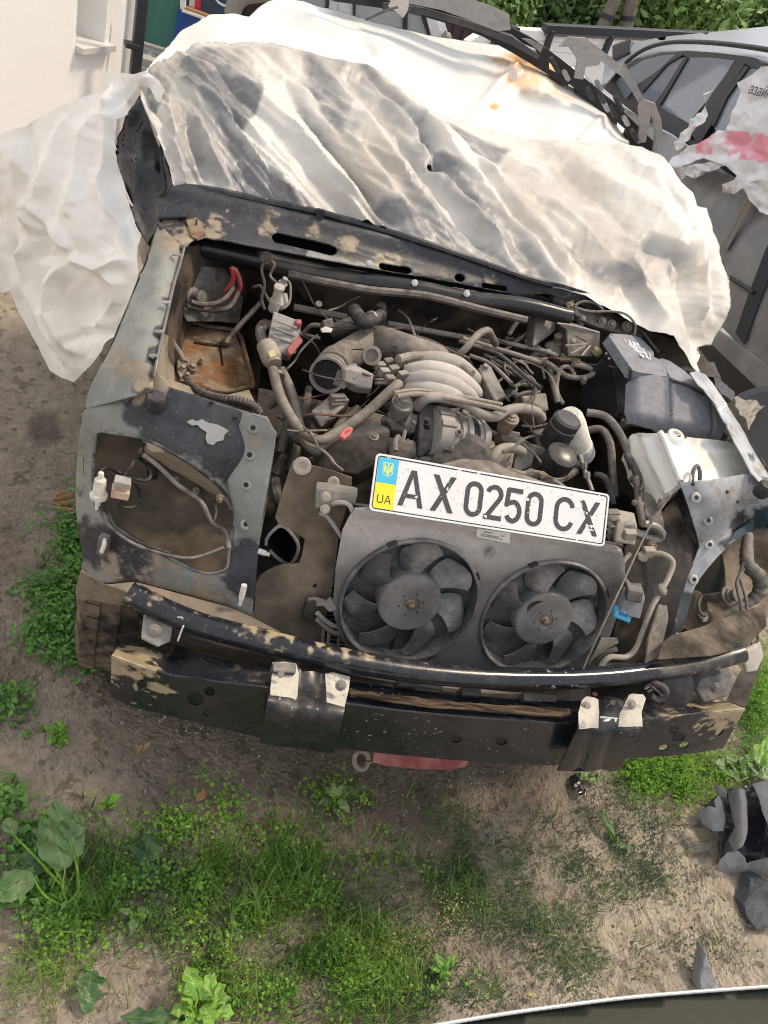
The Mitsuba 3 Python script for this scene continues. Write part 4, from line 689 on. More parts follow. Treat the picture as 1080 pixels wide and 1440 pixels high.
# moulded star in a ring, and the paper label
eS = Surf(plane_ctrl(fanC+fn*.012, fn)); eo = at(688.5, 776, pl=(fanC+fn*.0125, fn))
star = []
for k in range(6):
    a = math.pi/2+k*math.pi/3+.0; rr = .0105 if k % 2 == 0 else .0021; star.append(eo+rr*(math.cos(a)*fu+math.sin(a)*fw)+fn*.001)
sv = np.vstack([star, [eo+fn*.0028], np.array(star)-fn*.004]); sf = [[k, (k+1) % 6, 6] for k in range(6)]+[[k, k+7, (k+1) % 6] for k in range(6)]+[[(k+1) % 6, k+7, (k+1) % 6+7] for k in range(6)]
if np.dot(np.cross(sv[1]-sv[0], sv[6]-sv[0]), fn) < 0: sf = [x[::-1] for x in sf]
em = part('moulded_emblem', tube([eo+fn*.001+.0118*(math.cos(t)*fu+math.sin(t)*fw) for t in np.arange(20)*2*np.pi/20], .0011, 6, 2, closed=True, caps=False), (.2, .18, .165), .4, parent=shroud, label='raised three pointed star in a ring on the shroud')
part('moulded_emblem', trimesh.Trimesh(sv, sf, process=False), (.21, .19, .17), .4, parent=shroud, smooth=False)
lab = put('paper_label', sheet([(671, 743), (718, 749), (717, 763), (715, 764), (671, 755), (670, 752)], Surf(plane_ctrl(fanC+fn*.017, fn)), .0005, step=6), 'label_white', shroud)
scene['label_white'] = pr(lambda p, n, uv: mix((0.6, 0.58, 0.5), (0.75, 0.74, 0.68), fbm(p.x*40, p.y*40, p.z*40, 3)), 0.5)
lo_ = at(676, 753, pl=(fanC+fn*.0176, fn)); lx = at(712, 759.5, pl=(fanC+fn*.0176, fn))-lo_; lx /= np.linalg.norm(lx); ly = np.cross(fn, lx)
for t, h, du, dw in (('IIIIIIIIIIIII', .0052, 0, -.001), ('III III IIII', .0028, .004, .008), ('II II', .0028, .044, .006), ('IIII', .0026, .044, -.002)):
    m = text_mesh(t, h, .0003, bold=True); m.apply_transform(np.r_[np.c_[lx, ly, fn, lo_+lx*du+ly*dw], [[0, 0, 0, 1]]]); put('print_marks', m, 'print_grey', shroud, smooth=False)
scene['print_grey'] = pr((0.2, 0.2, 0.19), 0.7)
# ------------------------------------------------------------------ right of the engine
part('strut_frame', block([(756, 432, 'z', 1.06), (788, 444, 'z', 1.05), (782, 462, 'z', 1.02), (750, 486, 'z', 1.0), (752, 470, 'z', 1.02)], (.0, .04, -.02), .004), (.055, .048, .043), .6)
part('strut_frame', block([(742, 430, 'z', 1.06), (760, 428, 'z', 1.07), (774, 446, 'z', 1.06), (758, 448, 'z', 1.05)], (0, .02, -.01), .003), (.085, .075, .065), .8)
part('bracket_plate', sheet([(764, 431), (772, 432), (783, 446), (796, 447), (784, 450), (774, 448)], [(764, 431, 'z', 1.085), (796, 447, 'z', 1.075), (774, 448, 'z', 1.07)], .004, step=4), (.3, .27, .23), .8)
part('bracket_plate', sheet([(738, 479), (752, 484), (770, 496), (768, 503), (748, 492), (738, 484)], [(738, 479, 'z', .99), (770, 496, 'z', .98), (748, 492, 'z', .97)], .006, step=5), (.22, .19, .155), .9)
part('pedal_box', block([(796, 454, 'z', 1.06), (842, 468, 'z', 1.05), (840, 500, 'z', .99), (800, 500, 'z', .99)], (0, .06, -.02), .004), (.05, .045, .042), .6)
part('box_lid', sheet([(784, 455), (800, 457), (825, 463), (843, 468), (838, 470), (815, 468), (798, 464)], [(784, 455, 'z', 1.075), (843, 468, 'z', 1.07), (798, 464, 'z', 1.06)], .005, step=4), (.2, .185, .165), .7)
for a, b in (((806, 478), (826, 484)), ((795, 486), (826, 484)), ((802, 498), (822, 487)), ((818, 500), (830, 486)), ((810, 472), (830, 484))): part('cross_wire', tube([pt((*a, 'z', 1.04)), pt((*b, 'z', 1.04))], .0028, 6, 2), (.2, .18, .15), .7)
part('rivet', lathe(pt((805, 480, 'z', 1.035)), (-.2, -.7, .6), [(.008, 0), (.008, .006), (.005, .01)], 12), (.3, .27, .24), .6)
part('pressure_valve', lathe(at(781, 507, z=.93), at(787, 458, z=1.05)-at(781, 507, z=.93), [(.016, -.02), (.016, .012), (.022, .013), (.022, .03), (.015, .031), (.015, .045), (.019, .046), (.019, .056), (.014, .058), (.017, .075), (.012, .08), (.012, .1), (.008, .102)], 20), (.15, .125, .095), .6)
part('valve_ring', lathe(at(778, 490, z=.98), (.1, -.3, 1), [(.026, -.012), (.027, 0), (.024, .004), (.018, .008)], 20), (.16, .14, .115), .8)
part('yellow_connector', lathe(at(790, 502, z=.97), (1, .1, 0), [(.012, 0), (.013, .004), (.0115, .006), (.013, .01), (.0115, .013), (.0125, .02), (.009, .022), (.007, .06)], 14), (.42, .38, .20), .35)
part('brass_nut', lathe(at(837, 497, z=1.0), (.2, -.2, 1), [(.014, 0), (.015, .003), (.013, .005), (.015, .008), (.013, .01), (.015, .014), (.01, .016)], 14), (.32, .24, .13), .4)
part('cable_lug', block([(796, 414, 'y', 1.14), (803, 416, 'y', 1.12), (806, 430, 'y', 1.08), (800, 432, 'y', 1.08)], (0, .015, 0), .004), (.38, .27, .13), .4)
part('black_boss', lathe(pt((786, 422, 'y', 1.12)), (-.1, -.9, .3), [(.025, -.02), (.026, .0), (.02, .015), (.012, .02)], 20), BLK, .4)
part('plug', block([(802, 430, 'y', 1.08), (810, 434, 'y', 1.07), (816, 446, 'y', 1.06), (808, 442, 'y', 1.06)], (0, .02, 0), .003), (.08, .078, .076), .4)
for u, v, r in ((793, 440, .012), (818, 449, .010), (847, 452, .010), (860, 456, .011), (882, 459, .013), (802, 447, .008), (816, 456, .008)):
    part('bolt', lathe(pt((u, v, 'y', 1.07)), (-.1, -.7, .6), [(r*1.3, -.004), (r*1.3, .003), (r*.8, .004), (r*.8, .012), (r*.5, .014)], 12), (.2, .18, .155), .7)
part('booster_rail', sheet([(795, 428), (815, 432), (850, 440), (890, 452), (905, 462), (900, 478), (870, 470), (842, 462), (810, 450)], [(795, 428, 'y', 1.12), (905, 462, 'y', 1.10), (870, 470, 'y', 1.05), (810, 450, 'y', 1.06)], .01, step=8, disp=lambda q: .01*nfbm(np.c_[q/14, q[:, :1]*0], 3)), (.055, .05, .046), .6)
wire([(808, 430, 'y', 1.06), (820, 424, 'y', 1.08), (838, 427, 'y', 1.08), (848, 436, 'y', 1.06)], .0042, (.09, .08, .07), .6)
wire([(808, 432, 'y', 1.05), (830, 438, 'y', 1.05), (860, 438, 'y', 1.05), (880, 442, 'y', 1.04), (893, 456, 'y', 1.03), (892, 472, 'y', 1.02)], .0035, (.12, .105, .09), .6)
wire([(892, 458, 'y', 1.06), (906, 470, 'y', 1.04), (918, 486, 'y', 1.02), (926, 496, 'y', 1.0)], .005, BLK, .4)
wire([(882, 470, 'y', 1.06), (884, 458, 'y', 1.08), (894, 452, 'y', 1.1)], .0045, BLK, .4)
for pts, r, c in (
    ([(740, 504, .96), (755, 506, .965), (770, 511, .965), (789, 524, .955), (802, 530, .95), (820, 531, .955), (833, 526, .965), (831, 519, .975), (820, 515, .98), (806, 512, .985)], .0078, (.2, .175, .145)),
    ([(792, 568, .90), (786, 558, .91), (783, 544, .93), (786, 524, .955), (792, 516, .97), (802, 517, .97), (808, 528, .955)], .0058, (.24, .215, .18)),
    ([(738, 512, .93), (752, 499, .955), (764, 503, .955), (773, 523, .94), (780, 548, .925), (784, 566, .905)], .0088, (.10, .088, .075)),
    ([(650, 476, .985), (690, 488, .98), (730, 500, .975), (760, 510, .965)], .0068, (.22, .195, .165)),
    ([(716, 470, 1.0), (728, 452, 1.03), (744, 443, 1.06), (762, 440, 1.075)], .0065, (.26, .2, .15)),
    ([(700, 500, .96), (740, 470, .99), (752, 462, 1.02)], .006, (.07, .06, .052)),
    ([(680, 500, .94), (720, 520, .94), (750, 545, .93)], .008, (.06, .052, .045)),
    ([(825, 580, .93), (852, 586, .94), (872, 610, .93), (884, 640, .90), (892, 670, .87)], .0105, (.085, .08, .074)),
    ([(828, 605, .87), (846, 604, .89), (858, 624, .88), (861, 660, .84), (864, 700, .80)], .0105, (.045, .042, .04)),
    ([(838, 668, .82), (850, 672, .83), (858, 690, .81), (862, 710, .79)], .0095, (.05, .047, .044)),
    ([(882, 640, .91), (893, 660, .90), (900, 680, .885), (898, 700, .87)], .010, (.07, .064, .058))):
    part('hose', tube([pt((u, v, 'z', z)) for u, v, z in pts], r, 10), c, .75)
part('hose_fitting', lathe(at(781, 535, z=.935), at(786, 524, z=.955)-at(781, 535, z=.935), [(.008, -.01), (.009, .0), (.009, .012), (.0075, .014)], 12), (.32, .29, .25), .5, 'metal')
for pts in ([(722, 545, .92), (735, 540, .93), (748, 548, .92), (756, 560, .92)], [(735, 535, .93), (744, 530, .94), (752, 540, .93), (748, 555, .92)], [(728, 556, .92), (742, 552, .93), (758, 552, .92)]): part('wire', tube([pt((u, v, 'z', z)) for u, v, z in pts], .006, 8), (.15, .13, .10), .85)
bp = part('black_partition', sheet([(840, 513), (848, 505), (856, 516), (864, 540), (866, 562), (866, 587), (845, 582), (816, 572), (818, 545), (826, 530)], [(840, 513, 'z', 1.0), (866, 587, 'z', .86), (816, 572, 'z', .84), (864, 540, 'z', .95)], .004, step=6), (.020, .020, .024), .15, 'gloss')
part('black_partition', sheet([(848, 500), (862, 486), (880, 520), (886, 560), (886, 590), (868, 588), (866, 545), (858, 515)], [(848, 500, 'z', 1.0), (862, 486, 'z', 1.02), (886, 590, 'z', .88), (868, 588, 'z', .86)], .004, step=6), (.022, .022, .024), .2, 'gloss')
for i in range(4): part('fuse', box(pt((872-.5*i, 552+10*i, 'z', .91-.012*i)), (1, .3, 0), (-.3, 1, 0), (0, 0, 1), (.024, .012, .02), .002), (.04, .04, .042), .3)
part('white_clip', lathe(pt((853, 497, 'z', 1.02)), (-.8, -.5, .3), [(.004, 0), (.0035, .003)], 8), (.6, .6, .58), .1); part('white_clip', lathe(pt((857, 504, 'z', 1.01)), (-.8, -.5, .3), [(.004, 0), (.0035, .003)], 8), (.6, .6, .58), .1)
# air filter box: lid, front shell, rear shell
AB = (.185, .19, .215)
lidS = Surf([(860, 470, 'z', 1.075), (905, 480, 'z', 1.07), (925, 525, 'z', 1.04)])
air = part('air_filter_box', sheet([(856, 472), (859, 469), (876, 470), (892, 472), (902, 476), (907, 481), (917, 492), (925, 503), (934, 516), (941, 527), (938, 531), (916, 526), (896, 523), (888, 520), (884, 512), (878, 504)], lidS, .03, step=5, disp=lambda q: -.008*np.exp(-((q[:, 1]-(505-.16*(q[:, 0]-890)))/3)**2)*(q[:, 0] > 884)), AB, .07, 'dusty', label='dark grey plastic air filter housing')
part('lid_side', sheet([(853, 477), (857, 472), (878, 504), (886, 520), (884, 540), (880, 545), (878, 522), (868, 503)], [(853, 477, 'z', 1.05), (857, 472, 'z', 1.072), (886, 520, 'z', 1.045), (880, 545, 'z', .97), (868, 503, 'z', 1.0)], .006, step=5), (.06, .06, .066), .2, 'dusty', air)
shellS = Surf([(898, 527, 'z', 1.03), (1005, 575, 'z', 1.02), (945, 588, 'z', .985)])
lip = lambda q: -.045*np.clip((q[:, 1]-(577+.20*(q[:, 0]-890)))/16, 0, 1)**1.6-.03*np.clip((900-q[:, 0])/16, 0, 1)**1.6
seam = lambda q: -.010*np.exp(-((q[:, 0]-(942+.03*(q[:, 1]-530)))/1.8)**2)+.006*np.exp(-((q[:, 0]-(938+.03*(q[:, 1]-530)))/2)**2)-.008*np.exp(-((q[:, 0]-(1001+.1*(q[:, 1]-567)))/1.6)**2)*(q[:, 1] > 566)
part('front_shell', sheet([(886, 534), (889, 528), (898, 525), (920, 527), (942, 531), (968, 541), (992, 556), (1005, 570), (1014, 584), (1020, 600), (1019, 612), (1016, 618), (996, 613), (973, 609), (957, 604), (943, 600), (915, 594), (890, 587), (885, 575)], shellS, .03, step=3.2, disp=lambda q: seam(q)+lip(q)), AB, .07, 'dusty', air)
part('rear_shell', sheet([(926, 505), (932, 504), (943, 508), (962, 521), (980, 538), (995, 552), (1004, 566), (992, 556), (968, 541), (942, 530), (938, 521)], [(927, 504, 'z', 1.045), (943, 508, 'z', 1.05), (980, 538, 'z', 1.04), (1004, 566, 'z', 1.02), (942, 530, 'z', 1.042), (968, 541, 'z', 1.04)], .02, step=5), (.22, .225, .25), .07, 'dusty', air)
part('shell_rim', tube([pt((u, v, 'z', z)) for u, v, z in ((943, 534, 1.042), (965, 541, 1.043), (990, 555, 1.036))], .004, 7), (.03, .03, .033), .1, 'gloss', air)
part('shell_rim', tube([pt((u, v, 'z', z)) for u, v, z in ((874, 590, .925), (892, 597, .928), (920, 602, .93), (945, 608, .93))], .005, 7), (.13, .12, .115), .5, 'gloss', air)
part('shell_clip', block([(977, 592, 'z', .99), (985, 590, 'z', .99), (987, 600, 'z', .97), (977, 602, 'z', .97)], (0, .01, -.004), .003), BLK, .1, parent=air)
part('latch', block([(879, 590, 'z', .93), (885, 588, 'z', .93), (886, 597, 'z', .92), (880, 598, 'z', .92)], (0, .01, -.02), .003), (.07, .07, .072), .3, parent=air)
lab2 = []
rgl = random.Random(3)
for r_ in range(4):
    for k in range(13):
        if rgl.random() < .28: continue
        u, v = 876+7.5*r_+1.9*k*.9+rgl.uniform(-.3, .3), 476+7*r_+.55*k+rgl.uniform(-.4, .4); L = rgl.uniform(3, 6)
        if u > 916: continue
        lab2.append(sheet([(u, v), (u+.9, v+.1), (u+.9+L*.6, v+L), (u+L*.6, v+L)], lidS, .0003, off=.0007, step=3))
put('worn_print', cat(*lab2), 'white_ink', air, smooth=False, kind='stuff')
# brake fluid bottle, black caps, air conditioning line
bt0, bt1 = at(817, 640, z=.83), at(800, 582, z=.955); bax = bt1-bt0; bl = np.linalg.norm(bax)
part('white_canister', lathe(bt0, bax, [(.012, -.02), (.02, -.018), (.034, -.008), (.037, .0), (.0375, .042), (.036, .043), (.036, bl*.75), (.033, bl*.92), (.026, bl)], 28), (.66, .63, .55), .10, label='white cylindrical canister')
part('canister_collar', lathe(bt0, bax, [(.0378, .0), (.0385, .004), (.0385, .036), (.0378, .04)], 28), (.55, .55, .54), .15, 'gloss')
part('black_cap', lathe(at(784, 612, z=.93), (.02, -.1, 1), [(.036, -.03), (.037, .0), (.037, .03), (.034, .033), (.036, .036), (.036, .052), (.030, .058), (.012, .06)], 28), (.018, .018, .019), .2, 'gloss', label='black screw cap of a reservoir')
part('black_cap', lathe(at(786, 646, z=.91), (-.02, -.28, 1), [(.034, -.03), (.040, -.02), (.040, .01), (.038, .02), (.028, .026), (.012, .028)], 30), (.020, .020, .021), .3, 'gloss', label='round black cap beside the number plate')
part('reservoir', block([(752, 610, 'z', .86), (775, 604, 'z', .86), (806, 640, 'z', .83), (800, 660, 'z', .80), (762, 658, 'z', .80)], (.02, .06, -.04), .008), (.03, .028, .028), .4)
part('refrigerant_line', tube([pt((u, v, 'z', z)) for u, v, z in ((815, 640, .88), (820, 655, .865), (826, 672, .85), (833, 690, .835))], .0055, 9), (.4, .38, .35), .4, 'metal')
for u, v in ((816, 643), (821, 655), (825, 668)): part('line_nut', lathe(pt((u, v, 'z', .868)), (.3, -.6, -.9), [(.0085, -.008), (.009, -.004), (.009, .006), (.0075, .008)], 6), (.36, .34, .31), .4, 'metal')
# washer tank
tkS = Surf([(932, 609, 'z', 1.0), (957, 677, 'z', .955), (1051, 661, 'z', .955)])
tkL = Surf([(932, 609, 'z', 1.0), (957, 677, 'z', .955), (880, 650, 'z', .885)])
tank = put('washer_tank', sheet([(930, 609), (945, 610), (965, 614), (998, 618), (1020, 620), (1037, 623), (1045, 640), (1051, 660), (1046, 667), (1026, 673), (990, 676), (957, 679), (950, 660), (940, 632)], tkS, .03, step=6, disp=lambda q: .008*(nfbm(np.c_[q/40, q[:, :1]*0], 2)-.5)-.012*np.exp(-((q[:, 1]-(624+.02*(q[:, 0]-940)))/4)**2)*(q[:, 0] > 970)), 'tank_white', car, label='yellowed white washer fluid tank')
put('left_face', sheet([(931, 609), (940, 632), (949, 658), (957, 678), (944, 690), (930, 703), (917, 712), (905, 702), (893, 690), (882, 672), (869, 644), (873, 630), (880, 618), (888, 610), (910, 609)], tkL, .02, step=6, disp=lambda q: .010*(nfbm(np.c_[q/30, q[:, :1]*0], 2)-.5)+.012*np.exp(-((q[:, 0]-(915+.45*(q[:, 1]-640)))/4)**2)-.02*np.exp(-((q[:, 0]-872)/8)**2)), 'tank_white', tank)
put('rib', tube([pt((u, v, 'z', z)) for u, v, z in ((928, 608, 1.0), (935, 620, .995), (944, 644, .98), (951, 662, .968), (957, 677, .957))], .008, 8), 'tank_white', tank)
def f_tank(p, n, uv):
    lo = fbm(p.x*12, p.y*12, p.z*12, 4); c = mix((0.60, 0.54, 0.42), (0.80, 0.79, 0.75), smoothstep(0.84, 0.96, p.z+0.1*(lo-0.5)))
    t = smoothstep(0.52, 0.66, lo)*0.4
    return c*(1-t)+C3(0.38, 0.31, 0.2)*t
scene['tank_white'] = pr(f_tank, 0.5, spec=0.35)
put('filler_neck', lathe(pt((950, 613, 'z', 1.0)), (-.1, -.2, 1), [(.02, -.012), (.022, .004), (.019, .007), (.012, .008), (.011, .0)], 22), 'tank_white', tank)
part('pump_hole', sheet([(948, 617), (956, 616), (962, 619), (958, 621), (950, 620)], tkS, .001, off=.012, step=3), BLK, 0, parent=tank)
part('tank_strap', tube([pt((u, v, 'z', z)) for u, v, z in ((973, 676, .97), (975, 662, .985), (980, 655, .985), (984, 662, .98), (984, 675, .965))], .005, 8), (.12, .115, .11), .4)
part('tank_strap', tube([pt((u, v, 'z', z)) for u, v, z in ((970, 678, .968), (973, 666, .98), (977, 658, .985))], .004, 7), (.5, .48, .42), .3)
# right wing strip, lamp panel, recess
rwS = Surf([(970, 522, 'z', 1.08), (982, 540, 'z', 1.065), (1000, 535, 'z', 1.05), (1020, 597, 'z', 1.045), (1045, 607, 'z', 1.01), (1042, 638, 'z', 1.02), (1057, 665, 'z', 1.0), (1080, 653, 'z', .965), (1095, 690, 'z', .94), (1075, 700, 'z', .985)])
ro = [(970, 524), (980, 522), (992, 527), (1000, 536), (1020, 565), (1045, 606), (1070, 643), (1100, 690), (1130, 735), (1110, 735), (1090, 700), (1070, 680), (1057, 666), (1042, 638), (1020, 598), (1004, 566), (990, 548), (982, 542)]
rw = primer_sheet('inner_wing', ro, rwS, [(1060, 640, 8, .5)], [(1075, 655, 12, .5)], step=6, disp=lambda q: .004*(nfbm(np.c_[q/25, q[:, :1]*0], 3)-.5)+.003*np.clip(1-np.abs(q[:, 1]-598)/3, 0, 1), mat='primer_pale', label='pale grey inner wing strip on the right')
part('wing_skirt', sheet([(1000, 536), (1020, 565), (1045, 606), (1070, 643), (1100, 690), (1110, 720), (1090, 720), (1060, 660), (1030, 615), (1005, 570)], [(1000, 536, 'z', 1.048), (1045, 606, 'z', 1.008), (1100, 690, 'z', .94), (1005, 570, 'x', .80), (1060, 660, 'x', .82)], .003, step=8), BLK, .5, parent=rw)
part('bump_stop', lathe(at(1070, 692, z=1.0), (0, -.1, 1), [(.016, -.01), (.02, 0), (.021, .012), (.018, .026), (.014, .028)], 18), BLK, .3, label='black rubber bump stop')
rpS = Surf([(956, 678, 'z', .975), (1080, 668, 'z', .985), (1100, 740, 'z', .93), (990, 765, 'y', .43), (976, 831, 'y', .36), (957, 834, 'y', .36), (1020, 745, 'y', .46), (1057, 735, 'y', .50), (1000, 700, 'z', .965), (930, 890, 'y', .26), (940, 905, 'y', .25), (1045, 740, 'y', .49)])
rp = primer_sheet('headlight_panel', [(956, 679), (990, 676), (1030, 670), (1056, 665), (1080, 672), (1120, 690), (1130, 760), (1100, 742), (1080, 743), (1057, 746), (1036, 758), (1020, 771), (1006, 786), (995, 799), (984, 814), (976, 828), (969, 855), (962, 884), (950, 895), (938, 905), (932, 895), (946, 860), (958, 832), (968, 805), (985, 770), (980, 750), (970, 718), (962, 695)], rpS,
    [(1040, 735, 18, .75), (1075, 730, 20, .75), (1015, 765, 12, .55), (955, 860, 26, 1.1), (945, 890, 22, .9), (1010, 705, 20, .38)], [(1050, 700, 14, .55), (1030, 690, 8, .55)], step=6, disp=lambda q: .007*(nfbm(np.c_[q/35, q[:, :1]*0], 3)-.5), mat='primer_pale', label='crumpled grey headlight panel on the right')
def f_pale(p, n, uv):
    lo = fbm(p.x*9, p.y*9+4, p.z*9, 4); hi = fbm(p.x*60, p.y*60, p.z*60, 3)
    c = mix((0.22, 0.235, 0.25), (0.42, 0.43, 0.445), smoothstep(0.3, 0.7, lo))*(0.86+0.28*hi)
    k = smoothstep(0.38, 0.64, uv.x+0.9*(lo-0.5)+0.5*(hi-0.5)); c = c*(1-k)+mix((0.014, 0.015, 0.023), (0.05, 0.055, 0.065), hi)*k
    t = smoothstep(0.40, 0.66, uv.y+1.1*(lo-0.5)+0.7*(hi-0.5)); c = c*(1-t)+C3(0.27, 0.22, 0.16)*(0.65+0.7*hi)*t
    r = smoothstep(0.64, 0.70, fbm(p.x*38, p.y*38, p.z*38, 2))*0.6; return c*(1-r)+C3(0.22, 0.17, 0.12)*r
scene['primer_pale'] = pr(f_pale, 0.4, spec=0.4)
part('panel_flange', tube([pt((u, v, 'y', y)) for u, v, y in ((957, 681, .585), (964, 700, .54), (974, 722, .50), (983, 748, .45), (987, 762, .43))], .0055, 8), (.13, .135, .135), .3, parent=rp)
part('panel_back', sheet([(944, 690), (957, 682), (972, 722), (985, 757), (978, 764), (962, 740)], [(944, 690, 'y', .60), (957, 682, 'y', .585), (985, 757, 'y', .44), (962, 740, 'y', .47)], .004, step=6), (.02, .02, .022), .3, parent=rp)
for u, v in ((978, 700), (995, 732), (997, 766), (975, 815)):
    part('bolt', lathe(rpS([(u, v)])[0]-FWD*.003, (-.2, -.7, .7), [(.0135, -.001), (.013, .0012), (.009, .0026), (.0065, .0028), (.006, .0022)], 14), (.36, .36, .34), .4, 'metal', rp)
    part('nut_hole', lathe(rpS([(u, v)])[0]-FWD*.003, (-.2, -.7, .7), [(.0052, .0026), (.0048, .0031)], 10), (.012, .012, .012), 0, parent=rp)
for u, v in ((974, 681), (1022, 692), (1037, 706)): part('hole', lathe(rpS([(u, v)])[0], (0, -.3, 1), [(.0045, 0), (.004, .005)], 8), BLK, .2, parent=rp)
part('torn_patch', sheet([(1022, 762), (1032, 746), (1050, 735), (1064, 720), (1082, 712), (1085, 738), (1060, 744), (1040, 754)], rpS, .001, off=.0045, step=4, disp=lambda q: .002*nfbm(np.c_[q/5, q[:, :1]*0], 3)), (.02, .05, .06), .15, 'gloss', rp)
rrS = Surf([(960, 840, 'y', .46), (1000, 780, 'y', .58), (1085, 730, 'y', .66), (1090, 860, 'y', .50), (970, 890, 'y', .36), (1040, 800, 'y', .62), (1030, 870, 'y', .42)])
put('lamp_recess', sheet([(955, 850), (980, 805), (1015, 760), (1060, 728), (1110, 725), (1120, 870), (1040, 872), (965, 892), (950, 880)], rrS, .003, step=8, disp=lambda q: .03*nfbm(np.c_[q/40, q[:, :1]*0], 3)), 'brown_dust', car, label='brown recess of the missing right headlight')
part('loom', tube([pt((u, v, 'y', y)) for u, v, y in ((1052, 752, .60), (1050, 775, .55), (1052, 795, .50), (1068, 812, .47), (1068, 832, .45), (1055, 845, .44), (1040, 852, .43), (1012, 866, .42), (992, 856, .43))], [.014, .018, .02, .021, .02, .016, .012, .009, .007], 12, 9, rfun=lambda s: 1+.05*np.sin(s*260)), (.075, .065, .055), .8, label='thick taped wiring loom')
for pts in ([(1046, 790), (1040, 810), (1046, 830), (1050, 850), (1052, 880), (1056, 905)], [(1046, 800), (1036, 820), (1042, 850), (1046, 885), (1050, 908)], [(986, 838), (982, 850), (985, 862), (992, 866)], [(1050, 870), (1062, 888), (1066, 900), (1056, 908)]): wire([(u, v, 'y', .46-.0016*(v-790)) for u, v in pts], .0045, (.05, .045, .04), .6)
part('lamp_motor', lathe(at(1005, 840, y=.44), at(1040, 836, y=.40)-at(1005, 840, y=.44), [(.012, -.03), (.013, .03), (.02, .031), (.026, .034), (.027, .04), (.02, .043), (.02, .05), (.015, .051), (.015, .06), (.018, .061), (.018, .066), (.011, .067)], 20), (.10, .088, .075), .8, label='dusty headlight levelling motor')
part('lamp_connector', box(pt((988, 868, 'y', .40)), (1, .2, .3), (0, 1, 0), (-.3, 0, 1), (.03, .02, .022), .003), (.30, .25, .18), .4)
part('lamp_connector', box(pt((991, 871, 'y', .385)), (1, .2, .3), (0, 1, 0), (-.3, 0, 1), (.016, .008, .014), .002), (.6, .6, .55), .2)
part('stud', lathe(pt((952, 902, 'y', .21)), (.15, -.6, -.9), [(.005, -.02), (.005, .03), (.004, .031)], 8), (.4, .38, .34), .4)
# right side plate behind the shroud, pipes, blue connector, straps
put('side_plate', sheet([(875, 770), (915, 740), (945, 700), (962, 745), (985, 770), (970, 800), (955, 840), (938, 900), (922, 930), (880, 930), (850, 930), (860, 890), (872, 850), (878, 800)], [(875, 770, 'y', .36), (945, 700, 'y', .52), (985, 770, 'y', .45), (938, 900, 'y', .26), (850, 930, 'y', .20), (872, 850, 'y', .27)], .004, step=9, disp=lambda q: .012*nfbm(np.c_[q/40, q[:, :1]*0], 3)), 'bay_dark', car)
part('guard_flap', sheet([(928, 850), (938, 852), (940, 870), (932, 905), (924, 928), (908, 935), (912, 900)], [(928, 850, 'y', .24), (940, 870, 'y', .24), (908, 935, 'y', .14)], .004, step=6), (.075, .062, .05), .9)
part('power_steering_pipe', tube([pt((u, v, 'y', y)) for u, v, y in ((900, 782, .36), (928, 778, .35), (946, 790, .33), (940, 812, .30), (929, 832, .27), (916, 855, .24), (905, 885, .21), (894, 912, .18), (880, 924, .165), (858, 924, .16), (846, 936, .15), (843, 950, .13)) ], .0066, 10), (.30, .27, .22), .6)
part('pipe_grommet', lathe(pt((929, 830, 'y', .27)), (.3, -.3, .9), [(.011, -.012), (.015, -.010), (.015, .006), (.011, .010)], 16), (.14, .12, .1), .6)
part('bonnet_strap', tube([pt((u, v, 'y', y)) for u, v, y in ((952, 692, .54), (935, 708, .46), (915, 738, .38), (895, 778, .28), (870, 832, .17), (845, 885, .11), (820, 940, .07))], .0048, 8, flat=.5), (.22, .20, .175), .5, label='long grey tie strap')
part('strap_tail', tube([pt((u, v, 'y', y)) for u, v, y in ((952, 692, .54), (940, 690, .54), (930, 700, .50), (925, 716, .46))], .0045, 8), (.16, .145, .125), .5)
lt = block([(880, 838, 'y', .19), (905, 842, 'y', .19), (898, 868, 'y', .17), (872, 862, 'y', .17)], (0, .015, .006), .003)
part('wiring_plug', lt, (.20, .21, .22), .3, label='grey wiring plug with blue rim')
part('blue_rim', block([(864, 866, 'y', .165), (884, 874, 'y', .165), (886, 868, 'y', .17), (866, 861, 'y', .17)], (0, .012, .006), .003), (.04, .30, .55), .12)
for k in range(3): part('plug_slot', box(pt((873+4*k, 862+1.5*k, 'y', .158)), (1, 0, .3), (0, 1, 0), (-.3, 0, 1), (.005, .004, .012), .001), (.03, .22, .42), .1)
for k in range(5): wire([(882+4*k, 840+k, 'y', .19), (880+5*k, 832, 'y', .2), (886+3*k, 822+2*k, 'y', .22), (898, 826, 'y', .24)], .0028, BLK, .4)
part('plug_latch', block([(884, 830, 'y', .19), (903, 834, 'y', .19), (900, 846, 'y', .18), (882, 842, 'y', .18)], (0, .012, .004), .003), (.03, .03, .032), .3)
part('hose', tube([pt((u, v, 'y', y)) for u, v, y in ((885, 780, .34), (876, 790, .30), (874, 805, .28), (884, 822, .26), (902, 824, .25))], .006, 9), (.2, .185, .165), .6)
for pts, r, c, d in (([(870, 740), (886, 738), (893, 748), (906, 752)], .010, (.34, .32, .29), .5), ([(905, 736), (922, 740), (931, 750), (926, 758), (905, 756)], .0095, (.38, .36, .33), .4), ([(862, 745), (872, 755), (886, 756)], .012, (.16, .14, .12), .7)): part('refrigerant_pipe', tube([pt((u, v, 'y', .40)) for u, v in pts], r, 10), c, d, 'metal')
part('pressure_switch', block([(868, 735, 'y', .40), (893, 740, 'y', .40), (890, 764, 'y', .37), (866, 760, 'y', .37)], (0, .03, .01), .005), (.26, .24, .21), .7)
for k in range(5): part('cooler_fin', box(pt((862, 720+9*k, 'y', .40)), (1, 0, .2), (0, 1, 0), (-.2, 0, 1), (.03, .02, .004), .0008), (.14, .12, .1), .7)
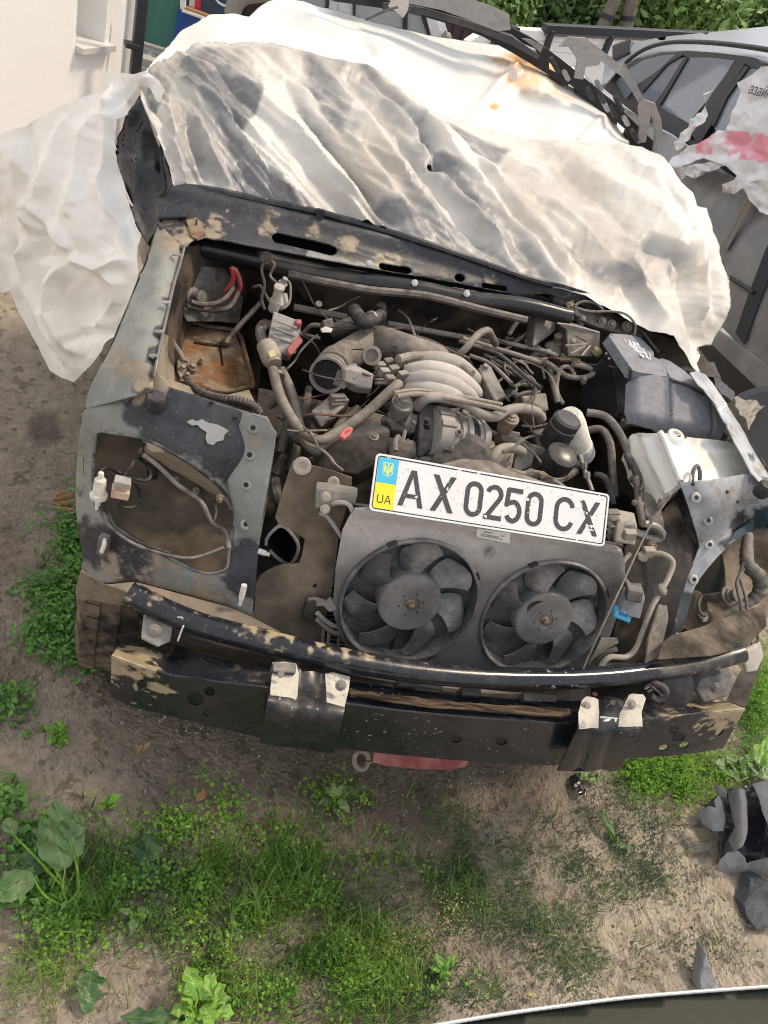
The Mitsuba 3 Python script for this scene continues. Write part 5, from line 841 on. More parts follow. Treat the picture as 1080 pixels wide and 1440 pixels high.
part('harness', tube([pt((u, v, 'y', y)) for u, v, y in ((893, 670, .55), (897, 690, .52), (898, 705, .49), (900, 716, .46), (904, 740, .42))], .009, 9), (.13, .115, .1), .7)
part('hose_clamp', lathe(pt((897, 708, 'y', .485)), (.05, -.5, -1), [(.014, -.006), (.016, 0), (.014, .006)], 14), (.25, .22, .19), .7)
for k in range(6): wire([(884+3*k, 676+2*k, 'y', .55), (892+2*k, 668+3*k, 'y', .56), (904-k, 678+k, 'y', .53), (900, 690+3*k, 'y', .5)], .003, (.04+.03*(k % 3), .036+.03*(k % 3), .03), .5)
part('bonnet_catch', block([(906, 700, 'y', .5), (926, 706, 'y', .5), (932, 740, 'y', .44), (920, 748, 'y', .43), (908, 725, 'y', .45)], (0, .02, 0), .004), (.10, .09, .08), .6)
part('catch_bolt', lathe(pt((915, 768, 'y', .38)), (-.1, -.9, .3), [(.015, 0), (.015, .006), (.009, .007), (.009, .012)], 12), (.2, .13, .08), .8)
for u, v in ((885, 752), (912, 776), (902, 782)): part('pipe_clip', box(pt((u, v, 'y', .36)), (1, 0, .2), (0, 1, 0), (-.2, 0, 1), (.03, .02, .024), .004), (.33, .29, .22), .6)
part('condenser_arm', sheet([(846, 897), (868, 898), (870, 904), (856, 912), (836, 925), (828, 935), (838, 915)], [(846, 897, 'y', .2), (870, 904, 'y', .2), (828, 935, 'y', .17)], .005, step=5), (.2, .185, .165), .6)
part('condenser_arm', tube([pt((u, v, 'y', .18)) for u, v in ((868, 912), (850, 920), (836, 934))], .006, 7), (.18, .165, .15), .6)
# things between tube and beam on the right, bits of bumper foam, dark bracket
part('wire_bundle', tube([pt((u, v, 'y', y)) for u, v, y in ((908, 968, .12), (916, 962, .11), (930, 965, .10), (936, 974, .09), (926, 984, .085), (914, 978, .09))], .009, 9), BLK, .3)
for k in range(4): wire([(905+2*k, 967+2*k, 'y', .10), (912+2*k, 963+2*k, 'y', .10), (920+2*k, 969+k, 'y', .095), (931, 977+k, 'y', .085)], .0025, (.3, .28, .25) if k % 2 else BLK, .3)
part('horn', lathe(pt((950, 968, 'y', .14)), (0, -.7, .6), [(.045, -.02), (.05, 0), (.048, .008), (.03, .012), (.012, .018)], 26), BLK, .4)
part('crush_bracket', block([(985, 955, 'y', .17), (1025, 946, 'y', .18), (1030, 956, 'y', .17), (1020, 976, 'y', .14), (990, 985, 'y', .13), (980, 970, 'y', .15)], (0, .06, 0), .006), (.09, .09, .095), .5)
part('crush_bracket', block([(205, 872, 'y', .17), (240, 880, 'y', .16), (236, 900, 'y', .14), (222, 906, 'y', .13), (202, 896, 'y', .14)], (0, .06, 0), .005), (.36, .35, .32), .3)
for u, v, y in ((1006, 967, .125), (217, 887, .135)): part('bolt', lathe(pt((u, v, 'y', y)), (-.1, -.9, .3), [(.014, 0), (.014, .004), (.010, .005), (.010, .009), (.005, .01)], 14), (.16, .15, .14), .5)
part('guard_plate', sheet([(1022, 985), (1040, 945), (1052, 935), (1072, 932), (1060, 962), (1048, 996), (1036, 990)], [(1022, 985, 'y', .24), (1072, 932, 'y', .32), (1048, 996, 'y', .21)], .004, step=6), (.03, .022, .017), .4)
part('torn_film_scrap', hull([pt((u, v, 'y', y)) for u, v, y in ((1044, 918, .24), (1060, 912, .26), (1070, 922, .27), (1062, 940, .24), (1050, 942, .23), (1066, 905, .28))], .006), (.5, .46, .4), .4)
part('hanging_wire_tag', tube([pt((u, v, 'y', .12)) for u, v in ((258, 880), (254, 890), (252, 896), (250, 901))], .0018, 6), (.5, .5, .48), .2)
# left tyre, wheel arch
tyre_o = np.array([-.70, .715, .34])
def tyre_mesh(R=.355, w=.235):
    prof = [(R*.62, -w*.42), (R*.72, -w*.5), (R*.86, -w*.51), (R*.95, -w*.46), (R*.985, -w*.38), (R, -w*.25), (R, w*.25), (R*.985, w*.38), (R*.95, w*.46), (R*.86, w*.51), (R*.72, w*.5), (R*.62, w*.42)]
    return lathe(tyre_o, (1, 0, 0), prof, 72)
ty = put('front_wheel', tyre_mesh(), 'tyre_rubber', car, label='dusty black front tyre on the left')
def f_tyre(p, n, uv):
    hi = fbm(p.x*50, p.y*50, p.z*50, 3); lo = fbm(p.x*9, p.y*9, p.z*9, 3)
    t = smoothstep(0.3, 0.7, lo*0.6+hi*0.4+0.9*(-p.x-0.72))
    return mix((0.018, 0.017, 0.016), (0.165, 0.13, 0.095), t)
scene['tyre_rubber'] = pr(f_tyre, 0.85, spec=0.2)
blocks = []
for k in range(60):
    a = k*2*np.pi/60
    for s, sh in ((-.085, 0), (-.04, .5), (.0, 0), (.04, .5), (.085, 0)):
        t = a+sh*2*np.pi/60; d = np.array([0, math.cos(t), math.sin(t)])
        blocks.append(box(tyre_o+np.array([s, 0, 0])+d*.351, (1, .25*np.sign(s), 0), np.cross(d, [1, 0, 0]), d, (.038, .0345, .012), .003))
put('tread', cat(*blocks), 'tyre_rubber', ty, kind='stuff')
part('hub', lathe(tyre_o, (-1, 0, 0), [(.21, -.05), (.22, .05), (.2, .06), (.06, .03), (.05, .06)], 40), (.12, .11, .1), .6, parent=ty)
put('wheel_arch', sheet([(116, 800), (147, 820), (190, 826), (180, 850), (150, 846), (125, 840), (110, 850), (108, 830)], [(116, 800, 'y', .37), (190, 826, 'y', .30), (110, 850, 'y', .38), (180, 850, 'y', .32)], .004, step=6, disp=lambda q: .01*nfbm(np.c_[q/12, q[:, :1]*0], 3)), 'tan_dirt', car)
part('arch_liner', sheet([(108, 822), (190, 828), (380, 905), (480, 935), (640, 960), (860, 960), (1000, 945), (1000, 990), (800, 1000), (480, 990), (370, 975), (250, 960), (170, 960), (112, 900)], [(108, 822, 'y', .62), (640, 960, 'y', .42), (1000, 945, 'y', .60), (370, 975, 'y', .42), (170, 960, 'y', .55)], .004, step=18, disp=lambda q: .03*nfbm(np.c_[q/60, q[:, :1]*0], 3)), (.02, .017, .015), .3)
part('subframe', tube([np.array([-.6, .34, .42]), np.array([-.3, .30, .40]), np.array([.3, .30, .40]), np.array([.65, .36, .42])], .04, 12), (.03, .026, .022), .5)
put('front_wheel', lathe(np.array([.80, .72, .36]), (1, 0, 0), [(.2, -.1), (.3, -.12), (.34, -.1), (.36, -.06), (.36, .06), (.34, .1), (.3, .12), (.2, .1)], 48), 'tyre_rubber', car)
# body sides behind the wings so that the front does not float
for sx_ in (-1, 1): put('body_side', abox(sx_*.70-.012, sx_*.70+.012, .50, 1.25, .40, .86, .004), 'bay_dark', car)
# ------------------------------------------------------------------ number plate
pc = np.array([(at(530, 640.5, y=.313)+at(857.5, 697, y=.309)+at(848, 767, y=.236)+at(517, 714, y=.241))])/4; pc = pc[0]
px_ = at(853, 732, y=.272)-at(523.5, 677, y=.277); px_ /= np.linalg.norm(px_)
pv = at(693.5, 668.7, y=.311)-at(682.5, 740.5, y=.2385); pv -= px_*np.dot(pv, px_); pv /= np.linalg.norm(pv); pn = np.cross(px_, pv)
PW, PH = .52, .1115
plate = thing('number_plate', 'white number plate with a blue and yellow band, leaning on top of the fan shroud', 'number plate')
def rrect(w, h, r, cx=0, cy=0): return shapely.box(cx-w/2+r, cy-h/2+r, cx+w/2-r, cy+h/2-r).buffer(r, quad_segs=6)
def on_plate(poly, h, z): m = trimesh.creation.extrude_polygon(poly, h); m.apply_translation((0, 0, z)); return place_plate(m)
def place_plate(m): m.apply_transform(np.r_[np.c_[px_, pv, pn, pc], [[0, 0, 0, 1]]]); return m
def f_plate(p, n, uv):
    hi = fbm(p.x*160, p.y*160, p.z*160, 2); lo = fbm(p.x*20, p.y*20, p.z*20, 3)
    c = mix((0.70, 0.69, 0.68), (0.80, 0.80, 0.79), lo); t = smoothstep(0.70, 0.76, hi)*0.4
    return c*(1-t)+C3(0.35, 0.33, 0.3)*t
scene['plate_white'] = pr(f_plate, 0.35, spec=0.5)
def f_ink(p, n, uv):
    hi = fbm(p.x*170, p.y*170, p.z*170, 2); lo = fbm(p.x*32, p.y*32, p.z*32, 2)
    t = smoothstep(0.0, 0.05, hi-(0.98-0.34*smoothstep(0.42, 0.68, lo)-0.02*smoothstep(-0.05, 0.2, p.x)))
    return mix((0.055, 0.055, 0.058), (0.72, 0.71, 0.70), t)
scene['plate_ink'] = pr(f_ink, 0.5)
scene['plate_blue'] = pr((0.07, 0.47, 0.68), 0.35); scene['plate_yellow'] = pr((0.86, 0.74, 0.03), 0.35); scene['plate_dark'] = pr((0.05, 0.045, 0.02), 0.5)
put('base', on_plate(rrect(PW, PH, .009), .0014, 0), 'plate_white', plate)
put('raised_rim', on_plate(rrect(PW, PH, .009).difference(rrect(PW-.0075, PH-.0075, .007)), .0012, .0014), 'plate_white', plate)
put('border_line', on_plate(rrect(PW-.0078, PH-.0078, .007).difference(rrect(PW-.0125, PH-.0125, .005)), .0004, .0014), 'plate_ink', plate)
bx0 = -PW/2+.0068; bw = .041
put('blue_band', on_plate(shapely.box(bx0, .0005, bx0+bw, PH/2-.0068), .0004, .0014), 'plate_blue', plate)
put('yellow_band', on_plate(shapely.box(bx0, -PH/2+.0068, bx0+bw, .0003), .0004, .0014), 'plate_yellow', plate)
def letters(t, x, y, h, w, mat, name, bold=False, z=.0014, d=.0009):
    m = text_mesh(t, h, d, bold); b = m.bounds; m.apply_translation((-b[0][0], 0, z)); m.apply_scale((w/(b[1][0]-b[0][0]), 1, 1)); m.apply_translation((x, y, 0)); put(name, place_plate(m), mat, plate, smooth=False)
letters('UA', bx0+.006, -PH/2+.017, .0165, .0285, 'plate_dark', 'country_code', z=.0018, d=.0004)
# strokes for the figures, measured on the plate: x from the left edge, baseline .019 above the lower edge
def xpos(u): return (u-517)/(848-517)
H = .0715; Y0 = -PH/2+.0185; sw = .0097
def stroke(pts, w=sw): return LineString(pts).buffer(w/2, cap_style='flat', join_style='round', quad_segs=8)
def arcp(cx, cy, rx, ry, a0, a1, n=16): return [(cx+rx*math.cos(math.radians(a)), cy+ry*math.sin(math.radians(a))) for a in np.linspace(a0, a1, n)]
def glyph(ch, w):
    s, t, m = sw/2, H-sw/2, w/2
    if ch == 'A': return shapely.union_all([Polygon([(0, 0), (sw*1.05, 0), (m+sw*.35, H), (m-sw*.55, H)]), Polygon([(w, 0), (w-sw*1.05, 0), (m-sw*.35, H), (m+sw*.55, H)]), shapely.box(w*.22, .0165, w*.78, .0165+sw*.85)]).intersection(shapely.box(0, 0, w, H))
    if ch == 'X': return shapely.union_all([Polygon([(0, 0), (sw*1.2, 0), (w, H), (w-sw*1.2, H)]), Polygon([(w, 0), (w-sw*1.2, 0), (0, H), (sw*1.2, H)])])
    if ch == '0': return stroke(arcp(m, t-(m-s), m-s, m-s, 0, 180)+arcp(m, m, m-s, m-s, 180, 360)+[(w-s, t-(m-s))])
    if ch == '2': return shapely.union_all([stroke(arcp(m, t-(m-s), m-s, m-s, 165, -35)+[(s+.001, sw*.5), (s+.0005, sw*.4)]), shapely.box(0, 0, w, sw)])
    if ch == '5': return shapely.union_all([stroke([(w*.97, t), (s+.002, t), (s, H*.50), (s+.004, H*.565)]+arcp(m, H*.33, m-s, H*.27, 120, -150)), shapely.box(s, H-sw, w*.95, H)])
    if ch == 'C': return stroke(arcp(m, t-(m-s)*1.05, m-s, (m-s)*1.05, 12, 180)+arcp(m, s+(m-s)*1.05, m-s, (m-s)*1.05, 180, 348))
for ch, x, w in (('A', .055, .052), ('X', .122, .049), ('0', .1925, .0395), ('2', .2365, .0395), ('5', .2805, .0395), ('0', .328, .0395), ('C', .394, .047), ('X', .4505, .0495)):
    g = glyph(ch, w); g = shapely.affinity.translate(g, -PW/2+x, Y0)
    m = trimesh.util.concatenate([trimesh.creation.extrude_polygon(q, .0011) for q in getattr(g, 'geoms', [g])]); m.apply_translation((0, 0, .0014))
    put('character', place_plate(m), 'plate_ink', plate, smooth=False)
# shield with a trident
sx, sy = bx0+bw/2, .0285
shield = Polygon([(sx-.0105, sy+.0125), (sx+.0105, sy+.0125), (sx+.0105, sy-.0085), (sx+.007, sy-.012), (sx, sy-.0155), (sx-.007, sy-.012), (sx-.0105, sy-.0085)])
put('shield', on_plate(shield, .0003, .0018), 'plate_pale', plate)
put('shield', on_plate(shield.buffer(-.0016), .0003, .0021), 'plate_blue', plate)
scene['plate_pale'] = pr((0.50, 0.68, 0.48), 0.4)
tw = .0018
tri = shapely.union_all([LineString([(sx, sy+.0095), (sx, sy-.0115)]).buffer(tw/2+.0003), LineString([(sx-.0072, sy+.0095), (sx-.0072, sy-.0045), (sx+.0072, sy-.0045), (sx+.0072, sy+.0095)]).buffer(tw/2),
    LineString([(sx-.0072, sy+.009), (sx-.004, sy+.001), (sx-.0042, sy-.003), (sx, sy-.0085), (sx+.0042, sy-.003), (sx+.004, sy+.001), (sx+.0072, sy+.009)]).buffer(tw/2), Polygon([(sx-.003, sy-.007), (sx+.003, sy-.007), (sx, sy-.0135)])])
put('trident', on_plate(tri, .0003, .0024), 'plate_yellow', plate)
# ------------------------------------------------------------------ plastic sheeting
def pdist(q, P):
    """signed distance of pixels to a polyline (positive on its left as drawn), and how far along (0..1)"""
    P = np.asarray(P, float); best = np.full(len(q), 1e9); sgn = np.zeros(len(q)); al = np.zeros(len(q)); L = np.r_[0, np.cumsum(np.linalg.norm(np.diff(P, axis=0), axis=1))]
    for i in range(len(P)-1):
        a, b = P[i], P[i+1]; d = b-a; l = np.linalg.norm(d); t = np.clip(((q-a) @ d)/l**2, 0, 1); c = a+t[:, None]*d
        e = q-c; dd = np.linalg.norm(e, axis=1); m = dd < best
        best[m] = dd[m]; sgn[m] = np.sign(d[0]*e[m, 1]-d[1]*e[m, 0]); al[m] = (L[i]+t[m]*l)/L[-1]
    return best*sgn, al
def folds(q, lines):
    """ridges (+) and valleys (-): polyline, height in metres, width in px on either side"""
    h = np.zeros(len(q))
    for P, amp, wl, wr in lines:
        d, al = pdist(q, P); w = np.where(d < 0, wl, wr)
        h += amp*np.clip(1-np.abs(d)/w, 0, 1)**1.3*np.clip(np.minimum(al, 1-al)*6+.15, 0, 1)
    return h
def soft_in(q, P, s):
    poly = Polygon(P); ins = shapely.contains_xy(poly, q[:, 0], q[:, 1]); b = poly.exterior; shapely.prepare(b)
    d = shapely.distance(b, shapely.points(q))
    return np.clip(.5+np.where(ins, d, -d)/(2*s), 0, 1)
def crinkle(q, s, seed, ang=0.0, stretch=1.0):
    c, n = math.cos(ang), math.sin(ang); a = (q[:, 0]*c+q[:, 1]*n)/(s*stretch); b = (-q[:, 0]*n+q[:, 1]*c)/s
    return 1-2*np.abs(nfbm(np.c_[a, b, np.full(len(q), seed*7.3)], 2, seed)-.5)*2
def faceted(q, s, seed):
    """crumpled film: the ridges of a cell pattern"""
    r = np.random.default_rng(seed); x0, y0 = q.min(0)-2*s; n = ((q.max(0)-q.min(0))/s+4).astype(int)
    g = np.array([[x0+(i+r.random())*s, y0+(j+r.random())*s] for i in range(n[0]) for j in range(n[1])]); z = r.random(len(g))
    from scipy.interpolate import LinearNDInterpolator
    return np.nan_to_num(LinearNDInterpolator(g, z)(q), nan=.5)
film = thing('plastic_sheet', 'large dirty white plastic sheet in long diagonal folds behind the cowl', 'plastic sheet')
mainS = Surf([(243, 262, 'y', 1.11), (330, 272, 'y', 1.14), (450, 300, 'y', 1.13), (600, 345, 'y', 1.13), (740, 393, 'y', 1.12), (830, 412, 'y', 1.09), (900, 440, 'y', 1.05), (960, 470, 'y', 1.02), (990, 512, 'z', 1.07), (1010, 510, 'z', 1.06),
    (200, 110, 'y', 1.42), (225, 180, 'y', 1.20), (260, 70, 'y', 1.62), (350, 110, 'y', 1.50), (350, 190, 'y', 1.26), (450, 110, 'y', 1.72), (480, 200, 'y', 1.38), (560, 140, 'y', 1.80), (600, 240, 'y', 1.40), (650, 180, 'y', 1.76), (720, 280, 'y', 1.45), (780, 210, 'y', 1.82), (850, 300, 'y', 1.46), (870, 200, 'y', 1.95), (920, 210, 'y', 1.9),
    (960, 250, 'y', 1.74), (1000, 310, 'y', 1.56), (1030, 390, 'y', 1.42), (1028, 440, 'y', 1.34), (985, 360, 'y', 1.34), (1000, 490, 'y', 1.2), (960, 420, 'y', 1.15)])
mout = [(243, 262), (238, 235), (225, 200), (208, 165), (198, 140), (196, 112), (212, 95), (240, 84), (262, 68), (300, 66), (330, 63), (370, 68), (420, 84), (470, 104), (520, 124), (570, 146), (620, 163), (680, 180), (740, 193), (800, 197), (840, 195), (875, 196), (905, 199), (930, 212), (948, 232), (962, 252), (978, 268), (984, 286), (1000, 288), (1003, 310), (1012, 330), (1020, 350), (1030, 375), (1034, 400), (1031, 430), (1024, 452), (1005, 482), (993, 484), (992, 494), (986, 504), (995, 520), (985, 512), (975, 500), (950, 470), (930, 462), (905, 448), (880, 436), (850, 424), (825, 412), (790, 404), (740, 391), (690, 374), (640, 357), (600, 343), (550, 328), (500, 314), (460, 302), (420, 297), (370, 288), (310, 270), (275, 264), (258, 268)]
ridgesM = [([(230, 115), (290, 145), (330, 185), (380, 250), (430, 303)], .045, 26, 14), ([(255, 92), (330, 120), (400, 185), (470, 262), (520, 320)], .05, 34, 18), ([(300, 78), (380, 100), (450, 165), (520, 245), (590, 335)], .045, 22, 26),
    ([(340, 70), (420, 98), (500, 165), (560, 240), (640, 352)], .040, 24, 16), ([(420, 96), (500, 132), (580, 200), (660, 300), (735, 388)], .05, 26, 16), ([(500, 130), (600, 200), (700, 300), (800, 400)], .045, 30, 18), ([(430, 88), (540, 138), (640, 215), (740, 310), (850, 420)], .04, 22, 34),
    ([(320, 158), (360, 215), (400, 280)], -.035, 10, 16), ([(395, 125), (450, 190), (510, 270), (560, 325)], -.04, 9, 14), ([(360, 80), (430, 140), (490, 215)], -.03, 8, 12), ([(480, 110), (580, 195), (680, 310)], -.04, 7, 14), ([(560, 205), (620, 275), (690, 350)], -.035, 10, 12), ([(640, 215), (720, 315), (800, 395)], -.03, 12, 10),
    ([(236, 140), (244, 200), (262, 262)], .03, 16, 14), ([(270, 165), (300, 220), (325, 272)], .03, 10, 16), ([(262, 160), (275, 210), (290, 262)], -.02, 9, 9),
    ([(760, 205), (850, 245), (930, 300), (985, 360)], .03, 60, 40), ([(700, 250), (820, 320), (900, 395), (980, 490)], .03, 50, 24), ([(770, 225), (850, 280), (900, 330)], -.02, 26, 30), ([(900, 340), (890, 370), (905, 410), (950, 465)], .03, 14, 22), ([(960, 350), (962, 400), (975, 450), (990, 495)], -.04, 14, 12), ([(980, 330), (985, 390), (990, 450)], .035, 12, 16), ([(905, 330), (945, 350), (970, 365)], -.05, 14, 16), ([(940, 360), (955, 410), (978, 470)], -.025, 10, 10), ([(1000, 350), (1012, 400), (1010, 450)], -.02, 9, 10), ([(880, 215), (930, 245), (975, 300)], .03, 24, 14), ([(930, 240), (960, 290), (985, 330)], -.03, 12, 10)]
def fan_flow(q):
    """folds that spread from the upper left: (angle in degrees, distance) about that corner"""
    dx, dy = q[:, 0]-60, q[:, 1]+120
    return np.degrees(np.arctan2(dy, dx)), np.hypot(dx, dy)
def ridge1(a, r, fa, fr, seed):
    n = nfbm(np.c_[a*fa, r*fr, np.full(len(a), seed*3.7)], 2, seed); return 1-np.abs(2*n-1)*2
def mdisp(q):
    a, r = fan_flow(q); tear = -.03*np.exp(-(((q[:, 0]-612)/11)**2+((q[:, 1]-238)/7)**2))
    left = np.clip((430-q[:, 0])/150, 0, 1); rightw = np.clip((q[:, 0]-690)/130, 0, 1)
    flow = (.020*ridge1(a, r, .30, 1/700, 3)+.010*ridge1(a, r, .85, 1/350, 4)+.0045*ridge1(a, r, 2.0, 1/160, 5)+.0022*ridge1(a, r, 4.5, 1/90, 6))*(1-.55*left)
    el = np.c_[a*14, r*.22]
    return folds(q, ridgesM)*.80+1.0*flow*(1-.72*rightw)+.014*faceted(el, 34, 5)*(1-.3*rightw)+.007*faceted(np.c_[a*14, r*.38], 15, 15)+.003*faceted(q, 8, 16)+.016*left*faceted(q, 30, 6)+.006*faceted(q, 17, 7)+tear-.03+rightw*.03*(nfbm(np.c_[q/75, q[:, :1]*0], 2)-.5)
mm = sheet(mout, mainS, .0015, [ell(610, 240, 12, 5, .55)], 2.3, mdisp, skirt=(lambda s: (.02*s, .35*s, -.55*s*s), lambda u, v: v < 190+0*u or u > 990, 5))
q = sheet.q
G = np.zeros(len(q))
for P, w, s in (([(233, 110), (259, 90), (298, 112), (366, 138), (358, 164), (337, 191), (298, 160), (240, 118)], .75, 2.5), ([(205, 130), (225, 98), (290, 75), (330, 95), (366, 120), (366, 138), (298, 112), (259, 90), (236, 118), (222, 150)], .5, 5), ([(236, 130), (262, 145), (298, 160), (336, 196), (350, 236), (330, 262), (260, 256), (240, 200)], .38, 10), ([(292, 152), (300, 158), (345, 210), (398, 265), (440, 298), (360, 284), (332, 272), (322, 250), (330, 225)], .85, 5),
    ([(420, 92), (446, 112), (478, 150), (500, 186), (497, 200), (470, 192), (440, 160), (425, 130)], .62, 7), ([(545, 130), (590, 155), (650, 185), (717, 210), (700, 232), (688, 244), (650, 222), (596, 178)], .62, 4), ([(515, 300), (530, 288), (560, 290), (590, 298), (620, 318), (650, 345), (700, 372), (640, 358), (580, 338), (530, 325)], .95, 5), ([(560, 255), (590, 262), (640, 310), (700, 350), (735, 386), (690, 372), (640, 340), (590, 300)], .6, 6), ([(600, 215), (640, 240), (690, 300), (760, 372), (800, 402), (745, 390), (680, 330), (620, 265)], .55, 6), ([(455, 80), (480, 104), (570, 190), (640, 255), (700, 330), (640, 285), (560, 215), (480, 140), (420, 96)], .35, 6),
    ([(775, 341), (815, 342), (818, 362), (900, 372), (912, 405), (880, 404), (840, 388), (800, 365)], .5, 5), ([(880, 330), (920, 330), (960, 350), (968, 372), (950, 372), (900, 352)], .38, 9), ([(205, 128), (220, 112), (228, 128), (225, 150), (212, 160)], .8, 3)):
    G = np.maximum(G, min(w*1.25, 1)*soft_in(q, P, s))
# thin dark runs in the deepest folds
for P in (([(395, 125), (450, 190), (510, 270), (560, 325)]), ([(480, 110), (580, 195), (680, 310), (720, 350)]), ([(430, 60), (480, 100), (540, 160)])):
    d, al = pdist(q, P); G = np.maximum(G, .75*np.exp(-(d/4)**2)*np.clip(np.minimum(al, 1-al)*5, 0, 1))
Y = .22*np.exp(-(((q[:, 0]-960)/30)**2+((q[:, 1]-345)/26)**2))+.38*np.exp(-(((q[:, 0]-945)/24)**2+((q[:, 1]-470)/12)**2))
put('front_fold', mm, 'film', film, smooth=True, uv=np.vstack([np.c_[G, Y]]*2))
# upper rear layer with the yellow resin stain
rear_t = thing('plastic_sheet', 'clean white plastic sheet with a yellow and brown stain, at the back of the heap', 'plastic sheet')
rearS = Surf([(240, 90, 'y', 1.75), (330, 80, 'y', 1.78), (450, 112, 'y', 1.86), (600, 165, 'y', 1.92), (740, 205, 'y', 1.98), (880, 215, 'y', 2.08), (250, 66, 'y', 1.92), (300, 32, 'y', 2.1), (350, 30, 'y', 2.12), (400, 8, 'y', 2.3), (430, 12, 'y', 2.3), (540, 44, 'y', 2.35), (640, 72, 'y', 2.4), (740, 90, 'y', 2.45), (800, 118, 'y', 2.45), (850, 156, 'y', 2.42), (882, 200, 'y', 2.35), (600, 110, 'y', 2.15), (740, 150, 'y', 2.2), (430, 60, 'y', 2.08)])
ro_ = [(205, 110), (216, 92), (232, 74), (252, 56), (275, 40), (298, 27), (325, 25), (350, 27), (362, 18), (378, 9), (396, 5), (425, 10), (470, 22), (520, 36), (560, 46), (610, 56), (660, 63), (710, 70), (750, 78), (785, 90), (815, 108), (838, 128), (855, 148), (870, 172), (882, 195), (884, 215), (830, 240), (740, 240), (640, 210), (540, 170), (440, 130), (340, 95), (260, 100)]
ridgesR = [([(250, 70), (330, 44), (420, 62), (520, 100), (620, 140)], .03, 20, 26), ([(355, 26), (450, 52), (560, 96), (680, 150)], -.02, 14, 20), ([(730, 95), (690, 130), (655, 175)], .025, 12, 7), ([(845, 165), (820, 195), (800, 230)], .02, 12, 9), ([(400, 15), (480, 60), (560, 85)], .02, 22, 20), ([(640, 88), (700, 95), (780, 130)], .02, 14, 20), ([(500, 62), (520, 80), (530, 100)], -.012, 8, 8)]
rm = sheet(ro_, rearS, .0015, (), 3.2, lambda q: folds(q, ridgesR)+.010*faceted(q, 60, 8)+.004*faceted(q, 22, 9)+.010*ridge1(q[:, 1]-.3*q[:, 0], q[:, 0], .02, .003, 6), skirt=(lambda s: (.02*s, .5*s, -.75*s*s), lambda u, v: v < 80 or (u > 640 and v < 212), 5))
q = sheet.q; Yr = np.zeros(len(q))
for u, v, a, b, w in ((765, 105, 40, 16, 1.0), (730, 90, 22, 10, 1.1), (720, 100, 34, 16, .62), (800, 118, 26, 9, .85), (745, 125, 60, 24, .55), (694, 153, 9, 7, .7), (690, 92, 24, 8, .6), (830, 132, 20, 10, .5)): Yr = np.maximum(Yr, w*np.exp(-((q[:, 0]-u)/a)**2-((q[:, 1]-v-.25*(q[:, 0]-u))/b)**2))
put('rear_fold', rm, 'film_clean', rear_t, smooth=True, uv=np.vstack([np.c_[0*Yr, Yr]]*2))
def f_clean(p, n, uv):
    c = C3(0.73, 0.72, 0.69)*(0.93+0.1*fbm(p.x*9, p.y*9, p.z*9, 3)); hi = fbm(p.x*26, p.y*26, p.z*26, 4)
    yl = smoothstep(0.18, 0.7, uv.y+0.6*(hi-0.5)); br = smoothstep(0.72, 1.05, uv.y+1.1*(hi-0.5))
    c = c*(1-0.85*yl)+C3(0.66, 0.33, 0.055)*0.85*yl
    return c*(1-0.6*br)+C3(0.26, 0.085, 0.02)*0.6*br
scene['film_clean'] = pr(f_clean, 0.38, spec=0.5)
# hanging curtain on the left
cur = thing('plastic_sheet', 'pale crumpled plastic sheet hanging beside the left wing down to the dirt', 'plastic sheet')
curS = Surf([(200, 100, 'y', 1.45), (160, 110, 'y', 1.55), (165, 130, 'y', 1.5), (100, 150, 'y', 1.72), (0, 190, 'y', 2.0), (-40, 205, 'y', 2.1), (0, 300, 'y', 2.05), (-20, 330, 'y', 2.1), (60, 250, 'y', 1.68), (120, 250, 'y', 1.5), (175, 260, 'y', 1.36), (195, 330, 'y', 1.18), (192, 390, 'y', 1.05), (100, 350, 'y', 1.46), (40, 380, 'y', 1.8), (70, 460, 'y', 1.62), (110, 530, 'y', 1.46), (170, 430, 'y', 1.14), (150, 490, 'y', 1.16), (130, 440, 'y', 1.34), (205, 150, 'y', 1.36), (225, 125, 'y', 1.3)])
co = [(155, 104), (160, 128), (120, 136), (80, 150), (40, 170), (0, 188), (-45, 206), (-60, 300), (-50, 395), (0, 412), (14, 408), (20, 430), (40, 465), (60, 500), (75, 520), (95, 530), (112, 536), (124, 524), (138, 510), (150, 492), (165, 458), (180, 430), (192, 402), (198, 385), (195, 350), (200, 330), (193, 300), (182, 262), (174, 235), (168, 200), (172, 172), (190, 148), (205, 134), (218, 142), (212, 152), (222, 150), (232, 128), (222, 112), (205, 100), (190, 106), (172, 104)]
